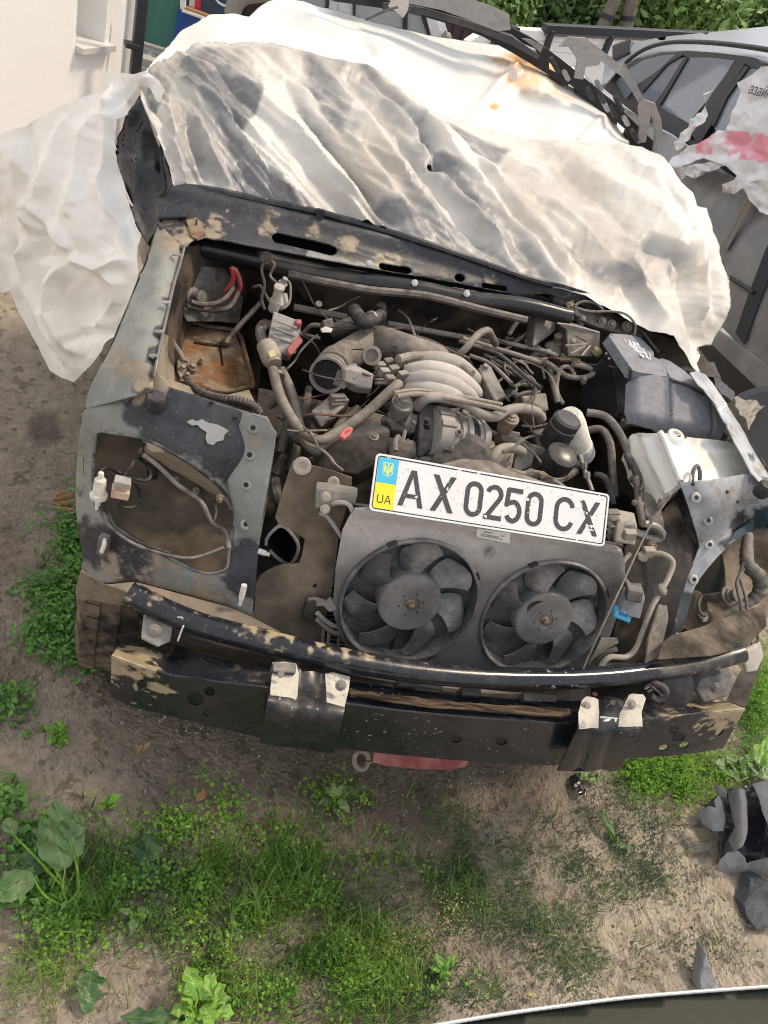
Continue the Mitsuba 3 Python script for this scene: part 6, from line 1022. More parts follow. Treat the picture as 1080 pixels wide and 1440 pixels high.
ridgesC = [([(160, 118), (166, 170), (160, 220), (146, 260), (155, 300)], .06, 14, 22), ([(150, 150), (120, 200), (110, 260), (98, 362)], .05, 40, 26), ([(110, 150), (80, 200), (50, 280), (42, 330)], .04, 30, 22), ([(30, 170), (32, 230), (40, 290)], -.05, 22, 14), ([(18, 215), (38, 255), (42, 300), (60, 330)], .04, 10, 18), ([(44, 330), (28, 365), (30, 400), (52, 450), (92, 505)], .05, 14, 12), ([(20, 330), (25, 370), (36, 420), (60, 470), (95, 520)], -.04, 8, 10), ([(98, 362), (70, 400), (68, 440), (95, 480), (130, 500)], .05, 20, 14), ([(98, 362), (140, 380), (170, 370), (192, 368)], .045, 14, 12), ([(100, 300), (98, 362)], -.05, 14, 14), ([(140, 380), (166, 400), (166, 425), (140, 470)], .04, 14, 14), ([(92, 486), (120, 470), (160, 470), (178, 448)], -.035, 10, 12), ([(160, 262), (176, 290), (160, 320), (140, 355)], -.04, 14, 14), ([(150, 280), (175, 330), (190, 365)], .03, 9, 10), ([(176, 200), (180, 250), (190, 300)], .03, 7, 8), ([(0, 330), (15, 370), (25, 420)], .03, 10, 12), ([(50, 285), (75, 315), (100, 360)], .045, 12, 12), ([(70, 325), (60, 360), (96, 362)], -.04, 12, 14), ([(215, 105), (200, 125), (180, 150)], .03, 8, 8), ([(195, 112), (172, 140), (165, 165)], -.03, 7, 7)]
cmh = sheet(co, curS, 0, (), 2.4, lambda q: folds(q, ridgesC)*.62+.030*faceted(q, 90, 18)+.010*faceted(q, 38, 19)+.004*faceted(q, 14, 20)+.002*faceted(q, 7, 21)-.02, skirt=(lambda s: (-.25*s, .25*s, -.5*s), lambda u, v: u < -30, 2))
q = sheet.q
put('hanging_fold', cmh, 'film_hang', cur, smooth=True, uv=np.vstack([np.c_[.10*np.exp(-(((q[:, 0]-180)/20)**2+((q[:, 1]-330)/40)**2))+.28*np.exp(-(((q[:, 0]-205)/14)**2+((q[:, 1]-115)/12)**2)), 0*q[:, 0]]]))
# black bag in the gap between the two sheets
bag = thing('black_bag', 'shiny black plastic bag bulging out between the hanging sheet and the folded sheet', 'bag')
bgS = Surf([(200, 140, 'y', 1.38), (215, 140, 'y', 1.36), (175, 190, 'y', 1.42), (172, 250, 'y', 1.38), (190, 300, 'y', 1.26), (225, 200, 'y', 1.30), (240, 262, 'y', 1.16), (222, 335, 'y', 1.06), (205, 240, 'y', 1.24), (205, 320, 'y', 1.14)])
bo = [(198, 136), (210, 131), (222, 140), (216, 152), (226, 172), (234, 205), (242, 240), (250, 262), (240, 280), (232, 310), (226, 332), (214, 346), (200, 326), (190, 298), (178, 265), (170, 228), (168, 195), (176, 175), (188, 160)]
put('bag_skin', sheet(bo, bgS, .004, (), 4, lambda q: folds(q, [([(200, 140), (192, 180), (186, 225)], .03, 10, 8), ([(210, 170), (205, 220), (208, 290), (214, 330)], .03, 10, 12), ([(178, 190), (186, 240), (200, 300)], -.02, 8, 8), ([(222, 180), (226, 240), (232, 280)], -.02, 8, 8)])+.012*faceted(q, 24, 31)+.004*faceted(q, 10, 32), skirt=(lambda s: (.02*s, .16*s, -.1*s), lambda u, v: True, 2)), 'bag_black', bag, smooth=True)
scene['bag_black'] = {'type': 'bumpmap', 'tex': mikit.proc(lambda p, n, uv: fbm(p.x*40, p.y*40, p.z*40, 3)*0.004, eps=0.002), 'scale': 1.0, 'b': pr((0.012, 0.013, 0.019), 0.26, spec=0.5)}
# dark hull under the sheets, so that nothing shows through where they part
put('dashboard_rest', sheet([(240, 275), (330, 285), (600, 358), (840, 425), (980, 490), (985, 380), (870, 240), (600, 200), (350, 130), (235, 180)], [(240, 275, 'y', 1.45), (840, 425, 'y', 1.45), (980, 490, 'y', 1.45), (870, 240, 'y', 2.25), (350, 130, 'y', 2.1), (235, 180, 'y', 1.8), (600, 280, 'y', 1.9), (450, 300, 'y', 1.5)], .01, step=16), 'bay_dark', car)
# ------------------------------------------------------------------ the yard behind
wallp = Surf([(0, 120, 'y', 3.2), (180, 105, 'y', 4.4), (100, 0, 'y', 3.9)])
def f_white(p, n, uv):
    lo = fbm(p.x*3, p.y*3, p.z*3, 4); hi = fbm(p.x*40, p.y*40, p.z*40, 3)
    return mix((0.85, 0.845, 0.83), (0.90, 0.895, 0.885), lo)*(0.96+0.05*hi)
scene['white_wall'] = pr(f_white, 0.8, spec=0.2)
# wall line: two ground points
wa, wb = np.array([-2.35, 2.4]), np.array([-1.18, 4.95])
wd = (wb-wa)/np.linalg.norm(wb-wa); wn = np.array([wd[1], -wd[0]])          # wn points to the yard (to +x)
def wp(s, z, off=0.0): p = wa+wd*s+wn*off; return np.array([p[0], p[1], z])
def wall_at(u, v):
    """(distance along the wall, height) of a pixel"""
    P = at(u, v, pl=((wa[0], wa[1], 0), (wn[0], wn[1], 0))); return np.dot(P[:2]-wa, wd), P[2]
def wbox(s0, s1, z0, z1, o0, o1, r=0.003):
    return box(wp((s0+s1)/2, (z0+z1)/2, (o0+o1)/2), (wd[0], wd[1], 0), (wn[0], wn[1], 0), (0, 0, 1), (s1-s0, o1-o0, z1-z0), r)
sE = wall_at(181, 60)[0]; r0, rz0 = wall_at(106, 68); r1, rz1 = wall_at(147, 60)
hs = thing('white_building', 'white plastered building with a recessed window and sill at the left', 'building')
put('wall', cat(wbox(-4, r0, -.1, 3.2, -.3, 0), wbox(r1, sE, -.1, 3.2, -.3, 0), wbox(r0, r1, -.1, rz0, -.3, 0), wbox(r0, r1, rz0+1.2, 3.2, -.3, 0)), 'white_wall', hs, smooth=False)
put('recess', wbox(r0-.05, r1+.05, rz0-.05, rz0+1.25, -.32, -.22), 'wall_grey', hs, smooth=False)
put('sill', wbox(r0-.0, r1+.05, rz0-.02, rz0+.015, -.2, .05), 'wall_grey', hs)
scene['wall_grey'] = pr((0.55, 0.54, 0.52), 0.7)
put('corner_trim', wbox(sE-.05, sE+.0, -.1, 3.2, .0, .02), 'wall_grey', hs)
cr = wall_at(153, 75); put('plaster_crack', hull([wp(cr[0]+.0, cr[1]+.16, .001), wp(cr[0]+.012, cr[1], .001), wp(cr[0]-.01, cr[1]-.1, .001), wp(cr[0]-.012, cr[1]+.05, .001)], .002), 'wall_grey', hs)
pipe = thing('drain_pipe', 'dark square downpipe at the corner of the white building', 'downpipe')
pb = at(190, 100, y=4.6); pu = np.array([0, 0, 1.0])
put('pipe', box(np.array([pb[0], pb[1], 1.6]), (1, .3, 0), (-.3, 1, 0), pu, (.062, .06, 3.3), .008), 'pipe_dark', pipe)
scene['pipe_dark'] = pr((0.022, 0.023, 0.032), 0.45)
put('bracket', box(np.array([pb[0]-.03, pb[1]-.02, at(184, 62, y=4.6)[2]]), (1, .3, 0), (-.3, 1, 0), pu, (.085, .08, .03), .004), 'pipe_dark', pipe)
# teal door with its ribbed step
door = thing('teal_door', 'weathered teal green door between the pipe and the blue cabinet', 'door')
dA, dB = at(200, 58, y=5.4), at(244, 68, y=5.4)
dx_ = dB-dA; dx_[2] = 0; dW = np.linalg.norm(dx_); dx_ /= dW; dn_ = np.array([dx_[1], -dx_[0], 0])
zb = min(dA[2], dB[2])-.02
def f_teal(p, n, uv):
    lo = fbm(p.x*14, p.y*14, p.z*1.5, 4); return mix((0.02, 0.10, 0.085), (0.07, 0.235, 0.19), lo)
scene['teal'] = pr(f_teal, 0.5)
put('leaf', box((dA+dB)/2+np.array([0, 0, 1.0]), dx_, dn_, pu, (dW+.02, .05, 2.0), .004), 'teal', door)
put('frame', cat(box(dA+dx_*-.03+np.array([0, 0, .95])-dn_*-.01, dx_, dn_, pu, (.04, .08, 2.1), .004), box(dB+dx_*.05+np.array([0, 0, .95]), dx_, dn_, pu, (.08, .08, 2.1), .004)), 'white_paint', door)
scene['white_paint'] = pr((0.68, 0.68, 0.66), 0.5)
stp = thing('door_step', 'grey ribbed step below the teal door', 'step')
put('tread', box((dA+dB)/2+np.array([.12, -.16, zb-.06-(dA[2]+dB[2])/2+.02]), dx_, dn_, pu, (dW+.7, .42, .08), .005), 'step_grey', stp)
scene['step_grey'] = pr((0.32, 0.31, 0.29), 0.7)
for i in range(9): put('rib', box(dA+dx_*(-.02+i*.06)+np.array([0, -.2, zb-dA[2]+.0])+dn_*.0, dx_, dn_, pu, (.03, .10, .012), .002), 'step_dark', stp)
scene['step_dark'] = pr((0.16, 0.155, 0.15), 0.7)
put('riser', box((dA+dB)/2+np.array([.2, -.36, zb-.3-(dA[2]+dB[2])/2]), dx_, dn_, pu, (dW+.9, .06, .5), .005), 'step_grey', stp)
# blue cabinet with a printed poster behind glass
cab = thing('blue_cabinet', 'bright blue cabinet with a display window beside the teal door', 'cabinet')
cA = at(252, 40, y=5.35); 
scene['cab_blue'] = pr((0.012, 0.062, 0.27), 0.4)
ca_, cb_ = at(250, 70, y=5.3), at(345, 48, y=5.3)
def cq(pxs, d=.05, y=5.3): return block([(u, v, 'y', y) for u, v in pxs], (0, d, 0), .004)
put('body', cq([(251, 13), (330, 40), (330, 90), (243, 70)], .5), 'cab_blue', cab)
put('ledge', cq([(259, 10), (304, 26), (300, 30), (257, 14)], .06, 5.26), 'wood_trim', cab); scene['wood_trim'] = pr((0.34, 0.19, 0.09), 0.6)
put('white_trim', cq([(257, 14), (300, 29), (298, 31), (256, 16)], .05, 5.25), 'white_paint', cab)
put('mullion', cq([(254, -30), (261, -30), (260, 12), (254, 12)], .08, 5.26), 'white_paint', cab)
put('display', cq([(262, -30), (345, -30), (340, 30), (304, 26), (262, 9)], .3, 5.34), 'display_dark', cab); scene['display_dark'] = pr((0.035, 0.06, 0.10), 0.3)
put('poster_red', cq([(276, -14), (284, -14), (281, 13), (274, 11)], .01, 5.325), 'poster_red', cab); scene['poster_red'] = pr((0.45, 0.03, 0.05), 0.4)
put('poster_pale', cq([(270, -10), (276, -14), (274, 11), (266, 8)], .01, 5.327), 'wall_grey', cab)
put('poster_curve', tube([at(u, v, y=5.32) for u, v in ((302, -4), (308, 4), (316, 8), (324, 8))], .008, 6), 'white_paint', cab)
put('poster_patch', cq([(322, -4), (333, -2), (331, 20), (320, 16)], .01, 5.322), 'wall_grey', cab)
# grey hatch ring beside it: rear of an old appliance
app = thing('grey_wheel_arch', 'grey rounded arch with a dark hollow standing behind the plastic heap', 'car panel')
put('arch', tube([at(u, v, y=4.4) for u, v in ((326, 30), (330, 8), (342, -6), (362, -10), (385, -12))], .05, 10), 'arch_grey', app); scene['arch_grey'] = pr((0.22, 0.21, 0.19), 0.6)
put('hollow', cq([(334, 30), (340, 4), (352, -4), (385, -6), (380, 30)], .05, 4.46), 'bay_dark', app)
# white van
van = thing('white_van', 'white van with dark window frames behind the plastic heap', 'van')
VY = 6.6
def vq(pxs, d=.06, y=VY, r=.005): return block([(u, v, 'y', y) for u, v in pxs], (0, d, 0), r)
scene['van_white'] = pr((0.66, 0.68, 0.69), 0.3, clearcoat=0.6)
scene['van_glass'] = pr((0.36, 0.385, 0.40), 0.15, spec=0.6)
put('body', vq([(380, -60), (596, -60), (622, 45), (652, 120), (440, 120), (380, 60)], 1.5, VY+.05), 'van_white', van)
put('window', vq([(394, -40), (462, -40), (458, 16), (392, 2)], .02, VY+.03), 'van_glass', van)
put('window', vq([(500, -40), (572, -40), (568, 48), (498, 28)], .02, VY+.03), 'van_glass', van)
put('quarter_window', vq([(574, -10), (582, -5), (606, 54), (570, 46)], .02, VY+.03), 'van_glass', van)
for P in ([(569, -40), (574, -40), (572, 48), (567, 46)], [(582, -10), (588, -6), (608, 54), (604, 54)], [(497, -40), (500, -40), (499, 30), (497, 28)], [(462, -40), (465, -40), (461, 18), (458, 16)]): put('window_seal', vq(P, .02, VY+.0), 'pipe_dark', van)
put('pillar', vq([(588, -20), (600, -10), (624, 56), (609, 56)], .05, VY-.02), 'van_white', van)
put('seam', vq([(477, -40), (479, -40), (476, 22), (474, 22)], .01, VY+.045), 'wall_grey', van)
put('mirror', lathe(at(627, 54, y=VY-.1), (1, .3, 0), [(.02, -.04), (.05, -.02), (.05, .02), (.02, .05)], 14), 'arch_grey', van)
# maroon profiled fence
fe = thing('metal_fence', 'maroon corrugated metal fence behind the van', 'fence')
scene['maroon'] = pr((0.055, 0.028, 0.032), 0.5)
FY = 9.5; fz = []
fa, fb = at(560, 55, y=FY), at(720, 75, y=FY)
for i in range(34):
    x0 = fa[0]-1.2+i*.12
    put('panel_rib', abox(x0, x0+.075, FY-.03, FY+.02, -.05, at(640, 24, y=FY)[2]+.02, .008), 'maroon', fe)
put('panel_sheet', abox(fa[0]-1.3, fa[0]+2.9, FY, FY+.01, -.05, at(640, 24, y=FY)[2]), 'maroon', fe, smooth=False)
# white wall with dark posts and a top rail on the right
ww = thing('white_yard_wall', 'low white wall with dark posts and a dark top rail at the back', 'wall')
WP = ((*at(700, 60, y=8.6),), (0.28, -.96, 0))
def wq(pxs, d=.1, off=0, r=.006):
    P = [at(u, v, pl=(np.array(WP[0])-np.array(WP[1])*-off, WP[1])) for u, v in pxs]; return block(P, tuple(-np.array(WP[1])*d), r)
put('base', wq([(690, 40), (1180, 66), (1180, 170), (640, 170), (660, 60)], .12), 'white_wall', ww)
put('rail', wq([(770, 36), (1190, 57), (1190, 66), (768, 46)], .1, .06), 'pipe_dark', ww)
put('rail', wq([(770, 46), (1190, 66), (1190, 70), (768, 50)], .1, .04), 'step_dark', ww)
for P in ([(702, 36), (711, 38), (700, 76), (691, 74)], [(722, 38), (731, 40), (718, 82), (708, 80)], [(776, 44), (780, 45), (770, 76), (766, 76)], [(860, 52), (864, 52), (850, 84), (846, 84)], [(966, 58), (970, 58), (958, 90), (954, 90)]): put('post', wq(P, .1, .07), 'pipe_dark', ww)
for k, v0 in enumerate((58, 72)): put('joint', wq([(690, v0-6), (880, v0+8), (880, v0+9), (690, v0-5)], .02, .004, .002), 'wall_grey', ww)
# black bumper carrier lying on the heap
bc = thing('bumper_carrier', 'long black plastic bumper carrier with grey flanges lying on top of the plastic sheet', 'car part')
cy_ = lambda u: 2.35-.28*((u-640)/300)**2+.25*(u > 640)*((u-640)/300)**2
def bcs(out, dy=0, dep=.05, mat=DKP, dust=.15, name='rail', holes=(), step=7):
    c = [(u, v, 'y', cy_(u)+dy) for u, v in out]; return put(name, sheet(out, c, dep, holes, step), 'dusty', bc, col=mat, dust=dust)
arc_t = [(470, -14), (540, -6), (600, 2), (660, 16), (710, 34), (750, 55), (790, 84), (830, 116), (870, 150), (905, 185), (925, 205)]
arc_b = [(915, 232), (895, 222), (880, 190), (856, 165), (820, 136), (790, 118), (760, 98), (720, 74), (680, 52), (640, 36), (590, 22), (540, 12), (470, 2)]
bcs(arc_t+arc_b, 0, .05, (.022, .022, .024), .12, 'rail', [[(737, 62), (756, 70), (760, 80), (742, 76)], [(772, 88), (786, 98), (786, 106), (772, 98)], [(800, 118), (812, 128), (808, 134), (797, 124)], [(826, 140), (838, 150), (832, 156), (822, 146)], [(868, 172), (884, 186), (880, 196), (866, 184)]])
bcs([(470, -30), (560, -22), (620, -12), (660, -2), (690, 8), (716, 20), (718, 42), (700, 44), (660, 28), (620, 14), (560, 2), (470, -8)], -.06, .01, (.25, .24, .23), .25, 'flange')
bcs([(540, 4), (600, 12), (660, 30), (720, 52), (760, 78), (756, 84), (716, 62), (660, 40), (600, 22), (540, 14)], -.05, .02, (.05, .05, .052), .2, 'rib')
bcs([(786, 66), (800, 52), (824, 54), (846, 70), (868, 88), (880, 98), (878, 110), (858, 96), (840, 82), (846, 84), (842, 92), (824, 94), (820, 112), (808, 110), (812, 84), (800, 66)], -.07, .012, (.30, .29, .28), .2, 'flange')
bcs([(734, 54), (748, 56), (764, 66), (760, 74), (748, 64)], -.05, .01, (.25, .24, .23), .25, 'flange')
bcs([(905, 140), (922, 146), (930, 168), (932, 190), (924, 202), (926, 230), (916, 226), (922, 190), (916, 160), (908, 200), (896, 202), (900, 180), (898, 150)], -.07, .015, (.27, .25, .23), .3, 'end_flange')
bcs([(878, 88), (896, 120), (906, 140), (900, 148), (888, 126), (872, 104)], -.04, .01, (.28, .27, .26), .2, 'flange')
for k, (u, v) in enumerate(((796, 106), (830, 132), (846, 138), (852, 150), (862, 158), (870, 146), (880, 170), (892, 190), (780, 92), (842, 120))):
    P = at(u, v, y=cy_(u)-.07); put('bracket_tab', box(P, (1, 0, -.7), (0, 1, 0), (.7, 0, 1), (.04+.012*(k % 3), .03, .014), .003), 'dusty', bc, col=(.03, .03, .032) if k % 3 else (.3, .3, .3), dust=.2)
put('hook', sheet([(550, 0), (576, -6), (574, 14), (568, 24), (556, 14), (546, 8)], [(550, 0, 'y', 2.1), (576, -6, 'y', 2.12), (556, 20, 'y', 2.08)], .006, step=5), 'dusty', bc, col=(.3, .29, .27), dust=.3)
put('hook', tube([at(u, v, y=2.06) for u, v in ((514, 28), (545, 14), (560, 10))], .004, 6), 'dusty', bc, col=(.1, .1, .1), dust=.3)
# white lamp-like scrap under the carrier
sc_ = thing('white_scrap', 'small white plastic scrap lying under the black bumper carrier', 'scrap')
put('shell', block([(862, 158, 'y', 2.6), (886, 172, 'y', 2.6), (884, 178, 'y', 2.6), (876, 186, 'y', 2.6), (866, 172, 'y', 2.6)], (0, .05, -.05), .006), 'van_white', sc_)
# ------------------------------------------------------------------ grey estate car on the right
suv = thing('grey_estate_car', 'dark grey estate car with tinted windows parked on the right, wrapped in torn film', 'car')
sA = np.array([2.30, 2.6]); sD = np.array([.055, 1.0]); sD /= np.linalg.norm(sD); sN = np.array([-sD[1], sD[0]])    # sN points to the wreck
SP = lambda off: (np.array([sA[0], sA[1], 0])+np.r_[sN, 0]*off, np.r_[sN, 0])
def sat(u, v, off=0): return at(u, v, pl=SP(off))
def sq(pxs, off=0., thick=.012, step=9, disp=None, curve=False, holes=()): return sheet(pxs, [(u, v, SP(off)) for u, v in ((900, 100), (1080, 100), (1000, 400))], thick, holes, step, disp, curve=curve)
scene['suv_paint'] = pr(lambda p, n, uv: mix((0.17, 0.17, 0.176), (0.25, 0.246, 0.244), smoothstep(0.3, 0.75, fbm(p.x*6, p.y*6, p.z*6, 4))), 0.28, spec=0.5, clearcoat=0.5)
scene['suv_glass'] = pr((0.17, 0.20, 0.255), 0.06, spec=0.8)
scene['suv_trim'] = pr((0.018, 0.018, 0.021), 0.4); scene['suv_roof'] = pr((0.27, 0.275, 0.30), 0.28, clearcoat=0.5)
scene['chrome'] = pr((0.55, 0.55, 0.56), 0.2, metal=1.0)
# bulge of the flank: belt inward, doors proud
def flank(q):
    P = np.array([sat(u, v) for u, v in q]); z = P[:, 2]; return .10*np.clip((.95-z)/.5, 0, 1)-.0*z
put('door_skin', sq([(842, 130), (930, 185), (962, 205), (1010, 235), (1150, 330), (1150, 560), (1080, 520), (1030, 470), (960, 400), (930, 330), (860, 200)], 0, .02, 9, lambda q: .05*np.sin(np.clip((np.array([sat(u, v)[2] for u, v in q])-.35)/.75, 0, 1)*np.pi)), 'suv_paint', suv, smooth=True)
put('window', sq([(866, 116), (880, 100), (905, 84), (930, 78), (950, 76), (924, 100), (893, 122), (880, 140)], -.05, .006), 'suv_glass', suv, smooth=False)
put('window', sq([(900, 128), (938, 88), (962, 80), (962, 84), (922, 144), (910, 150)], -.05, .006), 'suv_glass', suv, smooth=False)
put('window', sq([(924, 146), (966, 81), (1000, 81), (1033, 85), (1004, 130), (972, 168), (966, 184), (940, 160)], -.05, .006), 'suv_glass', suv, smooth=False)
put('window', sq([(1002, 170), (1020, 136), (1050, 96), (1090, 100), (1130, 120), (1120, 260), (1060, 230), (1008, 190)], -.05, .006), 'suv_glass', suv, smooth=False)
put('window_frame', sq([(846, 122), (868, 100), (895, 84), (930, 75), (965, 73), (1010, 75), (1056, 80), (1090, 88), (1150, 110), (1150, 330), (1010, 236), (962, 207), (930, 186), (880, 150)], -.062, .02), 'suv_trim', suv)
for P in ([(893, 124), (926, 98), (950, 76), (960, 77), (938, 90), (903, 130)], [(922, 146), (962, 80), (967, 81), (928, 148)], [(966, 186), (1002, 130), (1035, 85), (1047, 90), (1018, 134), (1000, 175), (985, 200)], [(1000, 175), (1018, 134), (1047, 92), (1052, 95), (1022, 137), (1003, 178)], ): put('pillar', sq(P, -.035, .02, 7), 'suv_trim', suv)
put('belt_trim', tube([sat(u, v, -.02) for u, v in ((925, 180), (945, 190), (962, 202), (990, 220))], .008, 8), 'chrome', suv)
put('belt_panel', sq([(925, 150), (945, 160), (975, 178), (968, 195), (950, 190), (930, 178)], -.04, .01, 7), 'suv_trim', suv)
rz = sat(1000, 76, -.06)
put('roof', sheet([(846, 122), (868, 98), (895, 82), (930, 73), (965, 71), (1010, 74), (1056, 80), (1150, 104), (1150, 30), (1010, 44), (930, 52), (880, 62), (850, 90)], [(868, 98, SP(-.08)), (930, 74, SP(-.08)), (1056, 80, SP(-.08)), (1150, 104, SP(-.08)), (1010, 46, SP(-1.0)), (930, 52, SP(-1.0)), (1150, 40, SP(-1.0)), (860, 80, SP(-.6))], .02, step=9), 'suv_roof', suv, smooth=True)
put('roof_rail', tube([sat(u, v, -.14) for u, v in ((880, 88), (905, 70), (940, 60), (1000, 60), (1080, 70), (1140, 84))], .016, 8), 'suv_trim', suv)
put('tail_spoiler', hull([sat(u, v, -.3) for u, v in ((864, 66), (886, 58), (884, 74), (864, 84))], .02), 'suv_trim', suv)
put('sill', block([tuple(sat(u, v, .03)) for u, v in ((972, 440), (1090, 522), (1072, 548), (990, 470))], tuple(-np.r_[sN, 0]*.12), .012), 'suv_paint', suv)
put('sill_cap', block([tuple(sat(u, v, .035)) for u, v in ((1062, 522), (1074, 516), (1070, 540), (1060, 534))], tuple(-np.r_[sN, 0]*.05), .006), 'rust', suv)
put('door_gap', sq([(1034, 468), (1052, 415), (1076, 352), (1096, 310), (1104, 330), (1084, 380), (1062, 440), (1046, 484)], .062, .01, 8), 'pipe_dark', suv)
put('door_trim', tube([sat(u, v, .066) for u, v in ((1026, 390), (1045, 402), (1060, 412))], .012, 8), 'suv_trim', suv)
put('door_seam', tube([sat(u, v, .055) for u, v in ((1018, 346), (1028, 330), (1048, 290), (1062, 262))], .006, 6), 'suv_trim', suv)
put('tape', sq([(1016, 345), (1030, 318), (1046, 280), (1060, 262), (1066, 270), (1052, 296), (1036, 326), (1022, 352)], .06, .003, 6), 'tape_brown', suv); scene['tape_brown'] = pr((0.20, 0.18, 0.15), 0.5)
put('underbody', sq([(960, 430), (1080, 540), (1150, 600), (1150, 700), (1060, 640), (985, 530), (950, 470)], -.25, .02, 14), 'suv_trim', suv)
put('wheel', lathe(np.array([sA[0]+.05, .75, .36])+np.array([.0, .0, 0]), (1, 0, 0), [(.22, -.1), (.3, -.12), (.34, -.1), (.365, -.05), (.365, .05), (.34, .1), (.22, .12)], 44), 'tyre_rubber', suv)
# torn film on its side
tf = thing('torn_film', 'torn white film with pink print and black letters stuck on the grey estate car', 'film')
def f_torn(p, n, uv):
    hi = fbm(p.x*30, p.y*30, p.z*30, 3); st = fbm(p.x*9+p.z*6, p.y*9, p.z*9-p.x*4, 3)
    c = mix((0.62, 0.62, 0.63), (0.76, 0.76, 0.77), hi)
    k = dr.clip(uv.x, 0, 1)*smoothstep(0.36, 0.56, st); c = c*(1-k)+C3(0.74, 0.28, 0.36)*k
    d = dr.clip(uv.y, 0, 1)*smoothstep(0.35, 0.6, hi); return c*(1-d)+C3(0.30, 0.28, 0.25)*d
scene['torn_film_mat'] = pr(f_torn, 0.4, spec=0.5)
def torn(pxs, off, disp_s, seed, name='scrap', step=3.5):
    m = sq(pxs, off, .0015, step, lambda q: .05*faceted(q, disp_s, seed)+.02*faceted(q, disp_s/2.3, seed+1)); q = sheet.q
    pk = 1.0*(np.abs(q[:, 1]-206-.12*(q[:, 0]-1040)) < 19)*(q[:, 0] > 985); dk = np.clip((q[:, 1]-232)/20, 0, .7)*(q[:, 0] < 1040)
    put(name, m, 'torn_film_mat', tf, smooth=True, uv=np.vstack([np.c_[pk, dk]]*2))
torn([(1080, 98), (1062, 112), (1046, 120), (1049, 132), (1045, 150), (1040, 160), (1036, 175), (1030, 188), (1020, 186), (1006, 194), (990, 204), (975, 208), (964, 215), (950, 222), (948, 236), (965, 240), (985, 232), (1000, 226), (1016, 232), (1034, 238), (1044, 250), (1040, 256), (1024, 262), (1022, 272), (1036, 274), (1060, 262), (1080, 258), (1150, 280), (1150, 90)], .075, 22, 41)
torn([(1008, 128), (998, 136), (994, 150), (986, 165), (972, 182), (956, 196), (950, 208), (958, 214), (972, 206), (980, 190), (994, 178), (998, 164), (996, 150), (1002, 138)], .06, 10, 43)
torn([(962, 240), (985, 234), (1010, 230), (1030, 232), (1020, 240), (1000, 248), (984, 254), (972, 248), (962, 256)], .085, 9, 45)
torn([(1050, 262), (1080, 256), (1150, 270), (1150, 330), (1076, 300), (1060, 284)], .09, 12, 47)
scene['print_black'] = pr((0.06, 0.06, 0.06), 0.6)
def sidetext(t, u0, v0, u1, v1, h, off):
    a, b = sat(u0, v0, off), sat(u1, v1, off); ex = (b-a)/np.linalg.norm(b-a); nz = np.r_[sN, 0]; ex -= nz*np.dot(ex, nz); ex /= np.linalg.norm(ex); ey = np.cross(nz, ex)
    m = text_mesh(t, h, .001); m.apply_scale((np.linalg.norm(b-a)/m.bounds[1][0], 1, 1)); m.apply_transform(np.r_[np.c_[ex, ey, nz, a], [[0, 0, 0, 1]]]); put('printed_word', m, 'print_black', tf, smooth=False)
sidetext('азайн', 1051, 131, 1081, 139, .055, .158); sidetext('азайн', 982, 249, 1004, 246, .04, .150)
# ------------------------------------------------------------------ trees and poles beyond the wall
def leafy_crown(c, R, n, seed, size, col_fn=None):
    r = np.random.default_rng(seed); cl = max(10, n//150)
    cen = r.standard_normal((cl, 3)); cen /= np.linalg.norm(cen, axis=1, keepdims=True); cen *= (r.random((cl, 1))**.4); cen = cen*np.array(R)+np.array(c)
    k = r.integers(0, cl, n); P = cen[k]+r.standard_normal((n, 3))*np.array(R)*.17
    a, b = r.standard_normal((n, 3)), r.standard_normal((n, 3)); a /= np.linalg.norm(a, axis=1, keepdims=True); b -= a*(a*b).sum(1, keepdims=True); b /= np.linalg.norm(b, axis=1, keepdims=True)
    s = size*(.6+.8*r.random((n, 1)))
    V = np.stack([P-a*s, P+b*s*.5, P+a*s, P-b*s*.5], 1).reshape(-1, 3); i = np.arange(n)*4
    return trimesh.Trimesh(V, np.vstack([np.c_[i, i+1, i+2], np.c_[i, i+2, i+3]]), process=False)
for k, colr in enumerate(((0.11, 0.19, 0.06), (0.17, 0.27, 0.08), (0.10, 0.165, 0.07))):
    scene[f'tree_leaf_{k}'] = two({'type': 'principled', 'base_color': mikit.proc((lambda cc: lambda p, n, uv: C3(*cc)*(0.5+1.0*fbm(p.x*1.5, p.y*1.5, p.z*1.5, 3)))(colr)), 'roughness': 0.55, 'specular': 0.3})
scene['bark'] = pr(lambda p, n, uv: mix((0.10, 0.085, 0.07), (0.26, 0.23, 0.19), fbm(p.x*12, p.y*12, p.z*3, 4)), 0.9, spec=0.2)
def tree(u, v, y, R, n, mat, lab, seed, size=.10):
    c = at(u, v, y=y); t = thing('tree', lab, 'tree', 'trees beyond the yard wall')
    put('crown', leafy_crown(c, R, int(n*1.6), seed, size*.72), mat, t, smooth=False)
    b = np.array([c[0], c[1], -.1]); put('trunk', tube([b, b+np.array([.05, 0, (c[2]+.1)*.5]), c+np.array([0, 0, R[2]*.3])], [.16, .13, .05], 9), 'bark', t)
    for j in range(3):
        aj = j*2.1+seed; put('limb', tube([b+np.array([0, 0, c[2]*.7]), c+np.array([R[0]*.5*math.cos(aj), R[1]*.5*math.sin(aj), R[2]*.1])], [.07, .02], 7), 'bark', t)
tree(790, 5, 15, (1.6, 1.6, 1.7), 14000, 'tree_leaf_0', 'dark green tree beyond the wall, left of the poles', 1)
tree(915, 5, 14, (1.3, 1.4, 1.3), 15000, 'tree_leaf_1', 'light green bushy tree beyond the wall, right of the poles', 2)
tree(1005, 30, 17, (1.2, 1.2, 1.0), 13000, 'tree_leaf_1', 'light green tree beyond the wall at the right edge', 3)
tree(840, -40, 22, (3.0, 2.5, 3.0), 9000, 'tree_leaf_2', 'tall dark tree farthest back behind the poles', 4, .16)
